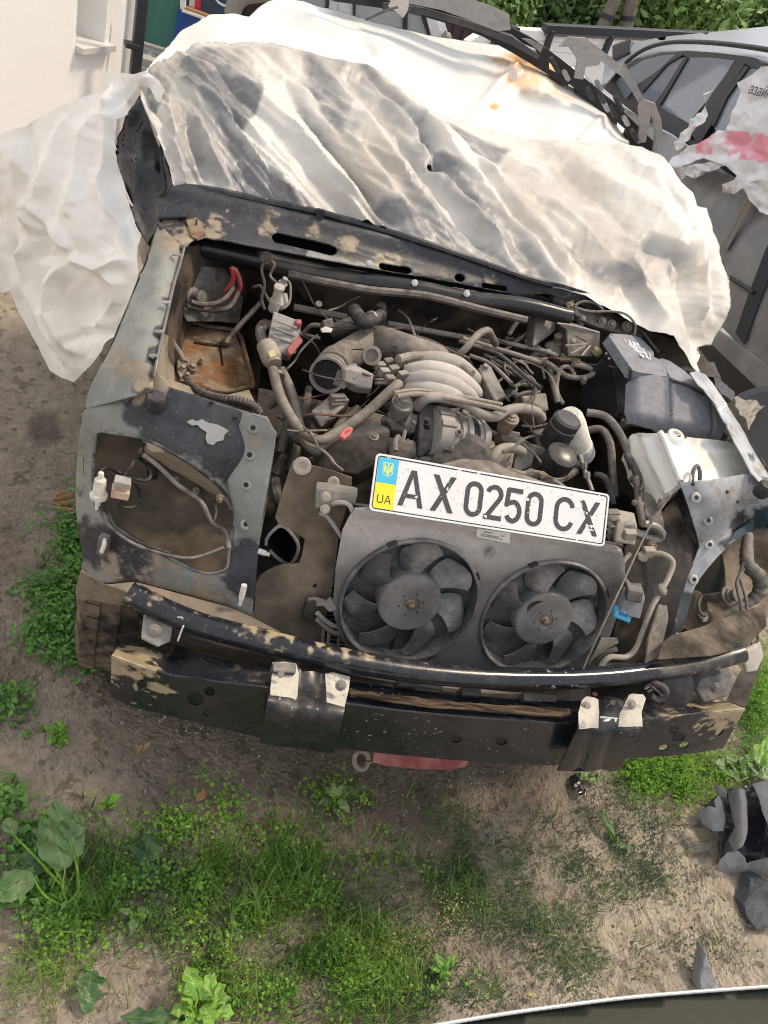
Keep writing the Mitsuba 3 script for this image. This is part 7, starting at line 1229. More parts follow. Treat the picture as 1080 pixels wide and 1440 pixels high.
tree(690, 20, 13, (.7, .8, .7), 5000, 'tree_leaf_1', 'small green bush above the maroon fence', 5)
tree(700, -60, 24, (4.0, 2.5, 3.4), 13000, 'tree_leaf_2', 'broad dark tree far behind the white van', 6, .18)
tree(1110, 75, 15, (.8, .8, .9), 6000, 'tree_leaf_0', 'green shrub beyond the wall at the far right', 7)
for (u0, v0, u1, v1, lab) in ((868, -8, 845, 44, 'leaning grey wooden pole beyond the wall'), (890, -8, 878, 46, 'upright grey wooden pole beyond the wall')):
    t = thing('utility_pole', lab, 'pole', 'wooden poles beyond the wall'); a, b = at(u0, v0, y=12), at(u1, v1, y=12); d = a-b
    put('shaft', tube([b-d*1.2, a+d*1.5], [.11, .08], 12, 2), 'bark', t)
    put('band', lathe(b+d*.4, d, [(.115, -.03), (.115, .03)], 14), 'pipe_dark', t)
# ------------------------------------------------------------------ ground
def f_ground(p, n, uv):
    big = fbm(p.x*1.3+7, p.y*1.3, 0.0, 4); mid = fbm(p.x*7, p.y*7, 1.0, 4); hi = fbm(p.x*60, p.y*60, 2.0, 3); fine = noise(p.x*420, p.y*420, 0.0)
    c = mix((0.165, 0.134, 0.108), (0.36, 0.308, 0.25), smoothstep(0.25, 0.75, 0.45*big+0.4*mid+0.15*hi))
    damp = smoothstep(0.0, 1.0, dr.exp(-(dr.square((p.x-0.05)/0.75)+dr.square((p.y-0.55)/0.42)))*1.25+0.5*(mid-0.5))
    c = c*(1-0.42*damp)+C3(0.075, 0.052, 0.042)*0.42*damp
    sand = smoothstep(0.1, 0.9, (p.x-0.15)*1.1+0.6*(mid-0.5)+0.3*smoothstep(0.1, -0.4, p.y)); c = c*(1-0.55*sand)+C3(0.40, 0.345, 0.265)*(0.75+0.4*hi)*0.55*sand
    yard = smoothstep(1.0, 1.7, p.y+0.4*(mid-0.5)-0.2*p.x); c = c*(1-0.7*yard)+C3(0.30, 0.26, 0.215)*(0.85+0.25*hi)*0.7*yard
    oil = smoothstep(0.45, 0.75, dr.exp(-(dr.square((p.x+1.08)/0.10)+dr.square((p.y-1.55)/0.16)))+0.8*(mid-0.5)); c = c*(1-0.6*oil)+C3(0.05, 0.042, 0.036)*0.6*oil
    ck = smoothstep(0.035, 0.0, dr.abs(fbm(p.x*10, p.y*10, 8.0, 3)-0.5))*smoothstep(0.52, 0.68, noise(p.x*5, p.y*5, 9.0))*smoothstep(0.35, 0.0, dr.abs(p.y-0.0))*0.5; c = c*(1-ck)+C3(0.06, 0.045, 0.035)*ck
    sp = smoothstep(0.66, 0.76, fbm(p.x*34, p.y*34, 5.0, 2))*0.5; c = c*(1-sp)+C3(0.075, 0.058, 0.045)*sp
    return c*(0.80+0.28*hi+0.16*fine)
scene['dirt'] = {'type': 'bumpmap', 'tex': mikit.proc(lambda p, n, uv: 0.006*fbm(p.x*34, p.y*34, 0.0, 4)+0.006*noise(p.x*150, p.y*150, 0.0)+0.004*noise(p.x*330, p.y*330, 0.0), eps=0.0015), 'scale': 1.0, 'b': pr(f_ground, 0.92, spec=0.12)}
def gheight(x, y):
    P = np.stack([np.asarray(x, float), np.asarray(y, float), 0*np.asarray(x, float)], -1)
    near = np.exp(-((P[..., 0])**2+(P[..., 1]-.6)**2)/8)
    return near*(.05*(nfbm(P*1.4, 3, 4)-.5)+.018*(nfbm(P*9, 3, 5)-.5)+.006*(nfbm(P*45, 2, 6)-.5))
gx = np.r_[-150, -60, -25, -10, -5, -3, np.arange(-1.9, 2.2, .016), 2.6, 4, 7, 14, 30, 70, 160]; gy = np.r_[-60, -20, -6, -2.5, -1.2, np.arange(-.55, 2.9, .016), 3.3, 4.2, 6, 9, 16, 35, 80, 200]
X, Yg = np.meshgrid(gx, gy, indexing='ij'); V = np.stack([X, Yg, gheight(X, Yg)], -1).reshape(-1, 3); ny = len(gy)
i, j = np.meshgrid(np.arange(len(gx)-1), np.arange(ny-1), indexing='ij'); k = (i*ny+j).ravel()
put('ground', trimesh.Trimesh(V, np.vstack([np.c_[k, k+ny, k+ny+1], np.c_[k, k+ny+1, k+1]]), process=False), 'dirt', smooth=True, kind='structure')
labels['ground']['label'] = 'bare brown packed dirt of the yard'
def gp(u, v):
    P = at(u, v, z=0); P[2] = gheight(P[0], P[1]); return P
# ------------------------------------------------------------------ leaves and grass
def leafmat(k, a, b, tr=0.35):
    scene[k] = two({'type': 'principled', 'base_color': mikit.proc(lambda p, n, uv: mix(a, b, smoothstep(0.25, 0.75, noise(p.x*55, p.y*55, p.z*55)*0.5+0.5*fbm(p.x*9, p.y*9, p.z*9, 3)))*(0.8+0.4*noise(p.x*300, p.y*300, p.z*300))), 'roughness': 0.45, 'specular': 0.4})
leafmat('grass_green', (0.036, 0.10, 0.014), (0.165, 0.29, 0.045)); leafmat('grass_dark', (0.022, 0.055, 0.018), (0.085, 0.14, 0.045)); leafmat('weed_bright', (0.07, 0.19, 0.016), (0.21, 0.4, 0.04)); leafmat('leaf_broad', (0.07, 0.155, 0.04), (0.19, 0.29, 0.105)); leafmat('leaf_dark', (0.026, 0.07, 0.026), (0.085, 0.155, 0.055)); leafmat('dry_stalk', (0.22, 0.17, 0.07), (0.42, 0.34, 0.17)); leafmat('chick_green', (0.045, 0.14, 0.022), (0.13, 0.28, 0.05))
def blades(spots, rng, L=(.03, .09), w=.0016, seg=4, bend=.9, per=1, up=.8, spread=.006):
    """one mesh of many bent grass blades"""
    V, F, n0 = [], [], 0
    for (x, y) in spots:
        for _ in range(per):
            a = rng.uniform(0, 2*np.pi); l = rng.uniform(*L); b = rng.uniform(.1, bend); ww = w*rng.uniform(.6, 1.3)
            d = np.array([math.cos(a), math.sin(a)]); p = np.array([-d[1], d[0]])
            bx, by = x+rng.normal(0, spread), y+rng.normal(0, spread); bz = float(gheight(bx, by))-.002
            t = np.linspace(0, 1, seg+1); th = (1-up)*1.2+b*1.5*t
            dx = np.cumsum(np.r_[0, np.sin(th[:-1])*l/seg]); dz = np.cumsum(np.r_[0, np.cos(th[:-1])*l/seg]); dz = np.maximum(dz, .002)
            wd_ = ww*(1-t**1.7)
            A = np.c_[bx+d[0]*dx+p[0]*wd_, by+d[1]*dx+p[1]*wd_, bz+dz]; B = np.c_[bx+d[0]*dx-p[0]*wd_, by+d[1]*dx-p[1]*wd_, bz+dz]
            V.append(np.vstack([A, B])); m = seg+1
            k = np.arange(seg)+n0; F.append(np.vstack([np.c_[k, k+1, k+m], np.c_[k+1, k+m+1, k+m]])); n0 += 2*m
    return trimesh.Trimesh(np.vstack(V), np.vstack(F), process=False)
def leaflets(spots, rng, size=(.006, .014), h=(.005, .06), n=6, wide=.55, rad=.03):
    """small weeds: stems' worth of little pointed leaves about each spot"""
    V, F, n0 = [], [], 0
    for (x, y) in spots:
        z0 = float(gheight(x, y))
        for _ in range(n):
            s = rng.uniform(*size); a = rng.uniform(0, 2*np.pi); rr = rad*math.sqrt(rng.uniform()); t = rng.uniform(0, 2*np.pi)
            c = np.array([x+rr*math.cos(t), y+rr*math.sin(t), z0+rng.uniform(*h)*(1-.6*rr/rad)])
            d = np.array([math.cos(a), math.sin(a), rng.uniform(-.35, .5)]); p = np.array([-math.sin(a), math.cos(a), rng.uniform(-.5, .5)])
            up_ = np.array([0, 0, .12*s])
            V.append([c, c+d*s*.5+p*s*wide*.5+up_, c+d*s, c+d*s*.5-p*s*wide*.5+up_, c+d*s*.5])
            F += [[n0, n0+4, n0+1], [n0+1, n0+4, n0+2], [n0, n0+3, n0+4], [n0+4, n0+3, n0+2]]; n0 += 5
    return trimesh.Trimesh(np.vstack(V), np.array(F), process=False)
def scatter(rng, blobs, n, keep=None):
    """ground spots drawn from soft patches given in photograph pixels: (u, v, ru, rv, weight)"""
    W = np.array([b[4]*b[2]*b[3] for b in blobs]); W /= W.sum(); out = []
    for _ in range(n):
        b = blobs[rng.choice(len(blobs), p=W)]; u, v = b[0]+b[2]*rng.normal()*.6, b[1]+b[3]*rng.normal()*.6
        P = at(u, v, z=0)
        if nfbm(np.array([P[0]*14, P[1]*14, 3.]), 2, 9) < .43 and rng.uniform() < .82: continue
        out.append((P[0], P[1]))
    return out
def key_last(n): return max((k for k in scene if k == n or k.startswith(n+'_0')), key=lambda k: (len(k), k))
rng = np.random.default_rng(11)
gr = [(330, 1250, 70, 60, 1.2), (420, 1300, 90, 90, 1.2), (400, 1210, 60, 40, 1.1), (480, 1390, 120, 60, 1.1), (300, 1390, 60, 50, .7), (540, 1330, 60, 60, .6), (640, 1250, 60, 60, .45), (360, 1180, 60, 20, .7), (130, 1250, 70, 90, .8), (60, 1370, 60, 60, .5), (200, 1330, 60, 60, .5), (560, 1200, 60, 60, .28)]
put('grass', blades(scatter(rng, gr, 4800), rng, (.025, .09), .0010, 4, .95, 2, .72, .012), 'grass_green', smooth=False, kind='stuff'); labels['grass']['label'] = 'thin green grass in loose patches in the foreground'
put('grass', blades(scatter(rng, [(330, 1220, 50, 30, 1), (420, 1260, 80, 60, 1), (360, 1310, 70, 60, .8), (500, 1370, 90, 60, .8), (130, 1290, 60, 40, .5), (560, 1290, 50, 50, .4), (300, 1180, 40, 20, .5)], 330), rng, (.06, .15), .0019, 6, .9, 2, .85, .012), 'grass_green', smooth=False, kind='stuff'); labels[key_last('grass')]['label'] = 'long arching grass blades standing above the low grass'
put('grass', blades(scatter(rng, [(470, 1350, 130, 90, 1), (650, 1240, 80, 90, .8), (760, 1180, 60, 90, .4), (800, 1300, 110, 80, .30), (880, 1210, 80, 70, .7), (240, 1230, 110, 110, .7), (620, 1400, 60, 40, .7)], 1600), rng, (.02, .06), .0013, 3, .95, 2, .55, .015), 'grass_dark', smooth=False, kind='stuff'); labels[key_last('grass')]['label'] = 'dark low grass creeping over the dirt'
put('straw', blades(scatter(rng, [(450, 1330, 260, 110, 1), (880, 1320, 160, 80, .8), (120, 1380, 100, 60, .6)], 420), rng, (.02, .07), .0011, 3, .9, 1, .25, .02), 'dry_stalk', smooth=False, kind='stuff'); labels['straw']['label'] = 'dry yellow stalks lying among the grass'
knot = [(630, 1190, 40, 70, .8), (660, 1270, 60, 60, 1), (600, 1310, 60, 60, .8), (740, 1220, 30, 60, .6), (770, 1290, 60, 50, .8), (800, 1360, 60, 30, .7), (830, 1220, 60, 50, .9), (890, 1170, 60, 50, 1), (930, 1230, 50, 30, .7), (700, 1390, 70, 30, .5), (950, 1320, 70, 40, .22), (1020, 1340, 40, 40, .25), (860, 1130, 50, 30, .8)]
put('knotweed', leaflets(scatter(rng, knot, 2500), rng, (.005, .011), (.002, .016), 7, .42, .03), 'grass_dark', smooth=False, kind='stuff'); labels['knotweed']['label'] = 'grey green creeping weed spread over the sand'
put('chickweed', leaflets(scatter(rng, [(150, 700, 20, 60, .8), (120, 780, 40, 60, 1), (80, 860, 34, 50, 1), (120, 900, 46, 30, 1), (60, 900, 25, 25, .8), (170, 730, 25, 40, .7), (16, 990, 14, 20, .5), (10, 1130, 26, 16, .8), (45, 1220, 40, 50, .3)], 1100), rng, (.010, .026), (.004, .07), 8, .6, .045), 'chick_green', smooth=False, kind='stuff'); labels['chickweed']['label'] = 'low leafy weeds growing along the left wheel'
put('clover', leaflets(scatter(rng, [(300, 1160, 100, 40, .7), (240, 1210, 90, 60, .8), (400, 1230, 120, 50, .8), (120, 1290, 80, 50, .9), (470, 1120, 40, 26, .9), (440, 1380, 150, 50, .6), (300, 1290, 60, 60, .6)], 1150), rng, (.005, .013), (.004, .05), 7, .75, .035), 'weed_bright', smooth=False, kind='stuff'); labels['clover']['label'] = 'bright green small leaved weeds among the grass'
put('yarrow', leaflets(scatter(rng, [(930, 1100, 36, 26, 1), (970, 1090, 30, 24, 1), (900, 1090, 30, 18, .8), (1060, 1010, 24, 50, .9), (1020, 1080, 30, 30, .6), (1070, 960, 20, 40, .6), (985, 1125, 30, 16, .5)], 1500), rng, (.008, .020), (.004, .11), 10, .3, .05), 'weed_bright', smooth=False, kind='stuff'); labels['yarrow']['label'] = 'dense feathery weeds under the right end of the beam'
put('hawkweed', leaflets(scatter(rng, [(600, 1300, 46, 40, 1), (380, 1240, 60, 30, .4), (560, 1330, 30, 30, .6)], 240), rng, (.003, .006), (.03, .05), 4, .9, .03), 'dry_stalk', smooth=False, kind='stuff'); labels['hawkweed']['label'] = 'tiny yellowish flower heads in the grass'
# big leaved plants: every leaf a part
def veined(k, a, b, c):
    def f(p, n, uv):
        e = dr.abs(uv.x-0.5)*2; q = uv.y; mid = 1-smoothstep(0.03, 0.10, e); t = (q-0.42*e)*9; w = dr.abs(t-dr.floor(t)-0.5)*2; vein = smoothstep(0.78, 0.95, w)*0.55
        base = mix(a, b, smoothstep(0.25, 0.75, fbm(p.x*30, p.y*30, p.z*30, 4))); sp = smoothstep(0.68, 0.74, fbm(p.x*70, p.y*70, p.z*70, 2))*0.6
        base = base*(1-sp)+C3(0.16, 0.14, 0.06)*sp; m = dr.clip(mid+vein, 0, 1)*0.7
        return base*(1-m)+C3(*c)*m
    scene[k] = two({'type': 'principled', 'base_color': mikit.proc(f), 'roughness': 0.42, 'specular': 0.4})
veined('veined_leaf_broad', (0.06, 0.135, 0.035), (0.16, 0.25, 0.09), (0.26, 0.33, 0.15)); veined('veined_leaf_dark', (0.024, 0.065, 0.024), (0.075, 0.14, 0.05), (0.13, 0.19, 0.08)); veined('veined_weed_bright', (0.06, 0.17, 0.014), (0.17, 0.34, 0.035), (0.27, 0.42, 0.10))
def leaf_mesh(base, tip, width, droop=.2, lobes=0, fold=.25, side=(0, 0, 1.0), ns=11, nw=5, seed=0, curl=0.0):
    if lobes: ns = 19
    leaf_mesh.uv = np.tile(np.array([[.5+(j/(nw-1)-.5), i/(ns-1)] for i in range(ns) for j in range(nw)]), (2, 1))
    base, tip = np.asarray(base, float), np.asarray(tip, float); d = tip-base; L = np.linalg.norm(d); t = d/L
    s = np.cross(t, side); s /= np.linalg.norm(s); nn = np.cross(s, t); r = np.random.default_rng(seed); V = []
    for i in range(ns):
        q = i/(ns-1); w = width*(math.sin(math.pi*min(q*.92+.06, 1))**.75)*(1-.25*q)
        w *= 1+.05*r.normal()
        if lobes: w *= 1-.42*abs(math.sin(q*math.pi*lobes+.3))**1.5
        c = base+d*q+nn*L*(droop*math.sin(q*math.pi)*.6-droop*.5*q*q)
        for j in range(nw):
            e = (j/(nw-1)-.5)*2
            V.append(c+s*w*.5*e+nn*(fold*abs(e)*w*.5+.06*w*math.sin(q*13+e*4+seed)+curl*e*w+.03*w*r.normal()))
    F = []
    for i in range(ns-1):
        for j in range(nw-1): k = i*nw+j; F += [[k, k+1, k+nw], [k+1, k+nw+1, k+nw]]
    return trimesh.Trimesh(*solidify(np.array(V), np.array(F), .0008), process=False)
def plant(name, label, cat, root, leaves, mat, stem_mat='weed_bright', group=None, lobes=0):
    t = thing(name, label, cat, group or {'burdock': 'burdock plants in the dirt', 'young_weed': 'young weeds on the bare dirt', 'lobed_weed': 'bright lobed weeds'}.get(name)); R0 = gp(*root)
    for k, (b, e, w, h0, h1, *m) in enumerate(leaves):
        P0, P1 = at(*b, z=h0*(.55 if name == 'burdock' else 1)), at(*e, z=h1*(.55 if name == 'burdock' else 1))
        lm_ = leaf_mesh(P0, P1, w*1.12, .12, lobes, .22, seed=k+root[0], ns=13, nw=7); put('leaf', lm_, 'veined_'+(m[0] if m else mat), t, smooth=True, uv=leaf_mesh.uv)
        put('stem', tube([R0+np.array([.004*k, 0, -.005]), (R0+P0)/2+np.array([.006*((k*37)%5-2), .006*((k*53)%5-2), .02]), P0], [.0034, .0018], 6), stem_mat, t)
plant('burdock', 'large burdock plant with long arching stalks at the left edge', 'plant', (105, 1285), [((92, 1222), (60, 1150), .075, .10, .14), ((110, 1205), (75, 1125), .06, .11, .16, 'leaf_broad'), ((98, 1180), (108, 1140), .055, .14, .16), ((55, 1190), (58, 1155), .035, .12, .13, 'leaf_dark'), ((62, 1222), (15, 1210), .065, .06, .05, 'leaf_dark'), ((48, 1236), (-14, 1262), .065, .09, .07, 'leaf_broad'), ((20, 1175), (8, 1150), .03, .10, .1), ((110, 1240), (60, 1320), .03, .03, .02, 'leaf_dark'), ((130, 1240), (118, 1268), .018, .05, .04)], 'leaf_broad')
plant('burdock', 'single dark toothed leaf at the lower left', 'plant', (130, 1350), [((128, 1365), (122, 1425), .072, .05, .03, 'leaf_dark')], 'leaf_dark', lobes=3)
plant('burdock', 'dark broad leaf half hidden in the grass left of the middle', 'plant', (205, 1235), [((200, 1228), (212, 1160), .075, .03, .06, 'leaf_dark'), ((190, 1245), (240, 1215), .05, .02, .03, 'leaf_dark'), ((215, 1250), (190, 1230), .05, .02, .03, 'leaf_dark')], 'leaf_dark', lobes=2)
plant('lobed_weed', 'bright green plant with lobed leaves at the bottom edge', 'plant', (285, 1420), [((278, 1405), (262, 1358), .052, .07, .09), ((282, 1405), (302, 1368), .042, .07, .09), ((290, 1410), (324, 1402), .036, .06, .07), ((272, 1412), (240, 1425), .04, .05, .05), ((285, 1415), (300, 1440), .05, .06, .06), ((270, 1410), (250, 1380), .032, .07, .08), ((290, 1405), (318, 1384), .03, .07, .08), ((276, 1425), (262, 1450), .045, .05, .05), ((295, 1420), (330, 1425), .04, .05, .05), ((262, 1430), (215, 1432), .04, .04, .03, 'leaf_dark'), ((250, 1440), (170, 1428), .045, .03, .03, 'leaf_dark')], 'weed_bright', lobes=2.5)
plant('lobed_weed', 'small bright weed alone on the sand right of the grass', 'plant', (620, 1375), [((622, 1362), (612, 1340), .02, .03, .04), ((624, 1362), (642, 1342), .02, .03, .04), ((620, 1365), (604, 1360), .016, .03, .03), ((622, 1366), (630, 1378), .02, .02, .02)], 'weed_bright')
plant('young_weed', 'small bright weed on the dirt left of the bumper beam', 'plant', (80, 1035), [((82, 1028), (84, 1012), .025, .03, .04), ((80, 1030), (62, 1020), .02, .03, .03), ((80, 1035), (66, 1046), .022, .02, .02), ((84, 1034), (96, 1046), .022, .02, .02), ((84, 1030), (98, 1022), .02, .03, .03), ((80, 1036), (84, 1052), .02, .01, .01)], 'weed_bright')
plant('young_weed', 'bright weed with three leaves above the grass left of the middle', 'plant', (150, 1130), [((150, 1128), (170, 1118), .022, .03, .04), ((148, 1130), (136, 1138), .022, .03, .03), ((150, 1132), (166, 1134), .018, .02, .02)], 'weed_bright')
plant('young_weed', 'leafy sprig on the bare dirt below the beam middle', 'plant', (470, 1125), [((472, 1118), (490, 1104), .022, .04, .05), ((470, 1120), (456, 1108), .02, .04, .04), ((474, 1126), (492, 1142), .026, .02, .02), ((470, 1128), (480, 1152), .022, .01, .01), ((466, 1124), (448, 1130), .02, .02, .02), ((476, 1120), (506, 1112), .018, .03, .03), ((468, 1116), (470, 1098), .016, .04, .05)], 'leaf_broad')
plant('plantain', 'narrow leaved plantain in the lower left grass', 'plant', (190, 1290), [((192, 1286), (184, 1312), .02, .02, .02), ((194, 1284), (210, 1280), .018, .03, .03), ((188, 1286), (166, 1278), .014, .03, .03)], 'leaf_broad')
plant('burdock', 'broad pale green leaves behind the grey bag at the right edge', 'plant', (1050, 1090), [((1035, 1085), (1020, 1058), .05, .06, .10), ((1045, 1090), (1060, 1062), .07, .06, .12), ((1040, 1098), (998, 1064), .055, .05, .08), ((1060, 1090), (1095, 1075), .07, .08, .10), ((1050, 1080), (1085, 1045), .06, .08, .14, 'weed_bright'), ((1062, 1070), (1100, 1030), .05, .1, .16, 'weed_bright')], 'leaf_broad')
plant('burdock', 'long green leaf in front of the second mounting bracket', 'plant', (838, 1090), [((828, 1088), (815, 1096), .03, .03, .02), ((840, 1100), (812, 1088), .026, .02, .02)], 'leaf_broad')
plant('narrow_weed', 'curled dark green blade lying on the sand', 'plant', (865, 1180), [((842, 1140), (866, 1176), .022, .02, .02, 'leaf_dark'), ((868, 1190), (892, 1192), .016, .01, .01, 'leaf_dark')], 'leaf_dark')
# curved tall grass tufts
for (u, v, n, lab) in ((300, 1215, 40, 'tall tuft of arching grass left of the middle'), (150, 1290, 26, 'pale tuft of flattened grass at the lower left')):
    t = thing('grass_tuft', lab, 'grass tuft'); P = gp(u, v); put('blade_bunch', blades([(P[0], P[1])]*n, np.random.default_rng(u), (.07, .17), .002, 7, .8, 1, .9, .014), 'grass_green', t, smooth=False, kind='stuff')
# ------------------------------------------------------------------ bits on the ground
rs = np.random.default_rng(21); pb_ = []
for _ in range(2600):
    u, v = rs.uniform(-20, 1080), rs.uniform(900, 1440); P = gp(u, v); s = rs.uniform(.0011, .0045)*(1.8 if rs.uniform() < .04 else 1); m = trimesh.creation.icosphere(subdivisions=0); m.vertices = m.vertices*rs.uniform(.6, 1.2, 3)*s+P; pb_.append(m)
put('pebbles', cat(*pb_), 'pebble', smooth=False, kind='stuff'); labels['pebbles']['label'] = 'small pebbles and crumbs of soil scattered on the dirt'
scene['pebble'] = pr(lambda p, n, uv: mix((0.14, 0.11, 0.085), (0.42, 0.37, 0.30), noise(p.x*60, p.y*60, 3.0)), 0.9, spec=0.15)
tw_ = []
for _ in range(150):
    u, v = rs.uniform(-20, 1080), rs.uniform(960, 1430); a = rs.uniform(0, 6.28); L = rs.uniform(.012, .05); P = gp(u, v)
    Q = [P+np.array([math.cos(a), math.sin(a), 0])*L*t+np.array([rs.normal(0, .002), rs.normal(0, .002), .003+rs.uniform(0, .004)]) for t in (0, .35, .7, 1)]; tw_.append(tube(Q, rs.uniform(.0006, .0014), 5, 2))
put('twigs', cat(*tw_), 'twig', smooth=False, kind='stuff'); labels['twigs']['label'] = 'thin dry twigs and stems littering the dirt'
scene['twig'] = pr(lambda p, n, uv: mix((0.10, 0.075, 0.05), (0.36, 0.29, 0.19), noise(p.x*40, p.y*40, 1.0)), 0.9, spec=0.1)
lt_ = []
for _ in range(110):
    u, v = rs.uniform(560, 1080), rs.uniform(1160, 1400); P = gp(u, v); a = rs.uniform(0, 6.28); d = np.array([math.cos(a), math.sin(a), 0]); L = rs.uniform(.004, .010)
    lt_.append(leaf_mesh(P+np.array([0, 0, .003]), P+d*L+np.array([0, 0, .005]), L*.35, .1, 0, .2, ns=4, nw=3, seed=int(u)))
put('chaff', cat(*lt_), 'dry_stalk', smooth=False, kind='stuff'); labels['chaff']['label'] = 'pale chaff and seed husks on the sand'
wc = thing('wood_chip', 'splintered brown piece of wood beside the left wing', 'wood')
for k, (a, b) in enumerate((((74, 702), (102, 694)), ((76, 708), (104, 704)), ((80, 714), (104, 716)), ((78, 696), (92, 690)))): put('splinter', hull([at(*a, z=.03), at(*b, z=.04), at(a[0]+3, a[1]+4, z=.02), at(b[0], b[1]+5, z=.03)], .003), 'wood_trim', wc)
tray_ = thing('red_tray', 'dusty red sheet of metal under the bumper beam', 'tray')
put('sheet', sheet([(526, 1056), (660, 1068), (654, 1078), (630, 1082), (590, 1081), (545, 1077), (524, 1072)], [(526, 1056, 'z', .16), (660, 1068, 'z', .15), (590, 1080, 'z', .13)], .006, step=6, disp=lambda q: .006*nfbm(np.c_[q/20, q[:, :1]*0], 2)), 'red_paint', tray_)
scene['red_paint'] = pr(lambda p, n, uv: mix((0.22, 0.028, 0.03), (0.30, 0.10, 0.085), smoothstep(0.4, 0.7, fbm(p.x*20, p.y*20, p.z*20, 3))), 0.5)
def crumple(name, label, cat_, out, ctrl, mat, s, seed, amp, skirt=.1, ridges=()):
    t = thing(name, label, cat_); m = sheet(out, ctrl, .003, (), 3.6, lambda q: folds(q, ridges)+amp*faceted(q, s, seed)+amp*.45*faceted(q, s/2.2, seed+1), skirt=(lambda k: (.0, .03*k, -skirt*k), lambda u, v: True, 2)); put('skin', m, mat, t, smooth=(mat == 'bag_grey'))
scene['bag_grey'] = {'type': 'bumpmap', 'tex': mikit.proc(lambda p, n, uv: fbm(p.x*50, p.y*50, p.z*50, 3)*0.003, eps=0.002), 'scale': 1.0, 'b': pr(lambda p, n, uv: mix((0.125, 0.125, 0.132), (0.20, 0.20, 0.206), fbm(p.x*12, p.y*12, p.z*12, 3)), 0.42)}
gb = thing('grey_bag', 'crumpled dark grey plastic bag at the right edge', 'bag')
def fold_sheet(name, out, ctrl, mat, amp, ax_, seed, s=14):
    """one fold of the bag: bulges across its width like a half pipe, with small creases"""
    (u0, v0), (u1, v1) = ax_; d = np.array([u1-u0, v1-v0], float); Lw = np.linalg.norm(d); d /= Lw
    def dsp(q): t = np.clip(((q-np.array([u0, v0])) @ d)/Lw, 0, 1); return amp*np.sin(t*math.pi)**.7+.006*faceted(q, s, seed)+.003*faceted(q, s/2.5, seed+1)
    put(name, sheet(out, ctrl, .0015, (), 2.8, dsp), mat, gb, smooth=True)
fold_sheet('inner_side', [(990, 1134), (1012, 1112), (1060, 1104), (1140, 1100), (1140, 1215), (1060, 1215), (1010, 1206), (1008, 1166)], [(990, 1134, 'z', .05), (1060, 1104, 'z', .12), (1140, 1200, 'z', .03), (1010, 1206, 'z', .015)], 'bag_black', .02, ((990, 1150), (1140, 1150)), 61)
fold_sheet('fold', [(1048, 1102), (1068, 1095), (1110, 1090), (1150, 1090), (1150, 1206), (1110, 1206), (1085, 1198), (1070, 1172), (1060, 1142), (1054, 1120)], [(1048, 1102, 'z', .19), (1150, 1095, 'z', .20), (1085, 1198, 'z', .10), (1150, 1200, 'z', .10)], 'bag_grey', .06, ((1050, 1150), (1150, 1130)), 63, 30)
fold_sheet('fold', [(1021, 1112), (1030, 1106), (1042, 1110), (1048, 1128), (1050, 1150), (1045, 1170), (1036, 1188), (1026, 1196), (1022, 1182), (1027, 1160), (1024, 1136)], [(1021, 1112, 'z', .15), (1048, 1120, 'z', .16), (1026, 1196, 'z', .06), (1045, 1170, 'z', .10)], 'bag_grey', .035, ((1021, 1150), (1050, 1150)), 65, 20)
fold_sheet('fold', [(979, 1144), (986, 1135), (996, 1131), (1006, 1134), (1003, 1124), (1010, 1116), (1016, 1128), (1020, 1150), (1017, 1166), (1002, 1166), (988, 1158)], [(979, 1144, 'z', .07), (1010, 1118, 'z', .14), (1017, 1166, 'z', .08), (988, 1158, 'z', .06)], 'bag_grey', .015, ((980, 1150), (1020, 1140)), 67, 9)
fold_sheet('fold', [(1003, 1105), (1010, 1100), (1022, 1110), (1022, 1120), (1010, 1116)], [(1003, 1105, 'z', .16), (1022, 1110, 'z', .17), (1010, 1116, 'z', .14)], 'bag_grey', .006, ((1003, 1110), (1022, 1112)), 69, 7)
fold_sheet('fold', [(1002, 1217), (1010, 1206), (1022, 1198), (1036, 1194), (1044, 1200), (1046, 1208), (1060, 1203), (1080, 1200), (1110, 1208), (1150, 1214), (1150, 1232), (1100, 1228), (1064, 1228), (1040, 1222), (1018, 1222)], [(1002, 1217, 'z', .02), (1036, 1194, 'z', .09), (1150, 1214, 'z', .07), (1064, 1228, 'z', .015), (1150, 1232, 'z', .015)], 'bag_grey', .012, ((1040, 1196), (1046, 1228)), 71, 12)
crumple('dark_rag', 'flat dark grey rag below the grey bag', 'rag', [(1054, 1236), (1070, 1238), (1090, 1250), (1110, 1290), (1085, 1304), (1062, 1308), (1050, 1292), (1044, 1274), (1052, 1256)], [(1054, 1236, 'z', .04), (1100, 1290, 'z', .03), (1055, 1300, 'z', .015), (1044, 1272, 'z', .015)], 'rag_dark', 14, 71, .012, .02)
scene['rag_dark'] = pr(lambda p, n, uv: mix((0.028, 0.034, 0.04), (0.07, 0.08, 0.088), fbm(p.x*30, p.y*30, p.z*30, 3)), 0.7)
crumple('film_strip', 'small torn grey strip standing on the sand near the foreground car', 'scrap', [(991, 1338), (995, 1352), (1001, 1370), (1007, 1388), (994, 1392), (980, 1392), (983, 1370), (986, 1352)], [(991, 1338, 'z', .06), (980, 1392, 'z', .01), (1007, 1388, 'z', .01)], 'bag_grey', 10, 81, .01, .01)
crumple('black_scrap', 'small crumpled black scrap on the dirt below the second bracket', 'scrap', [(806, 1104), (814, 1100), (824, 1108), (822, 1118), (814, 1120), (808, 1114)], [(806, 1104, 'z', .01), (824, 1108, 'z', .012), (814, 1120, 'z', .008)], 'bag_black', 6, 91, .006, .01)
lf = thing('fallen_leaf', 'small brown red fallen leaf on the dirt left of the middle', 'leaf'); put('blade', leaf_mesh(at(276, 1126, z=.01), at(292, 1112, z=.015), .022, .1, 0, .3, seed=4), 'wood_trim', lf, smooth=True)
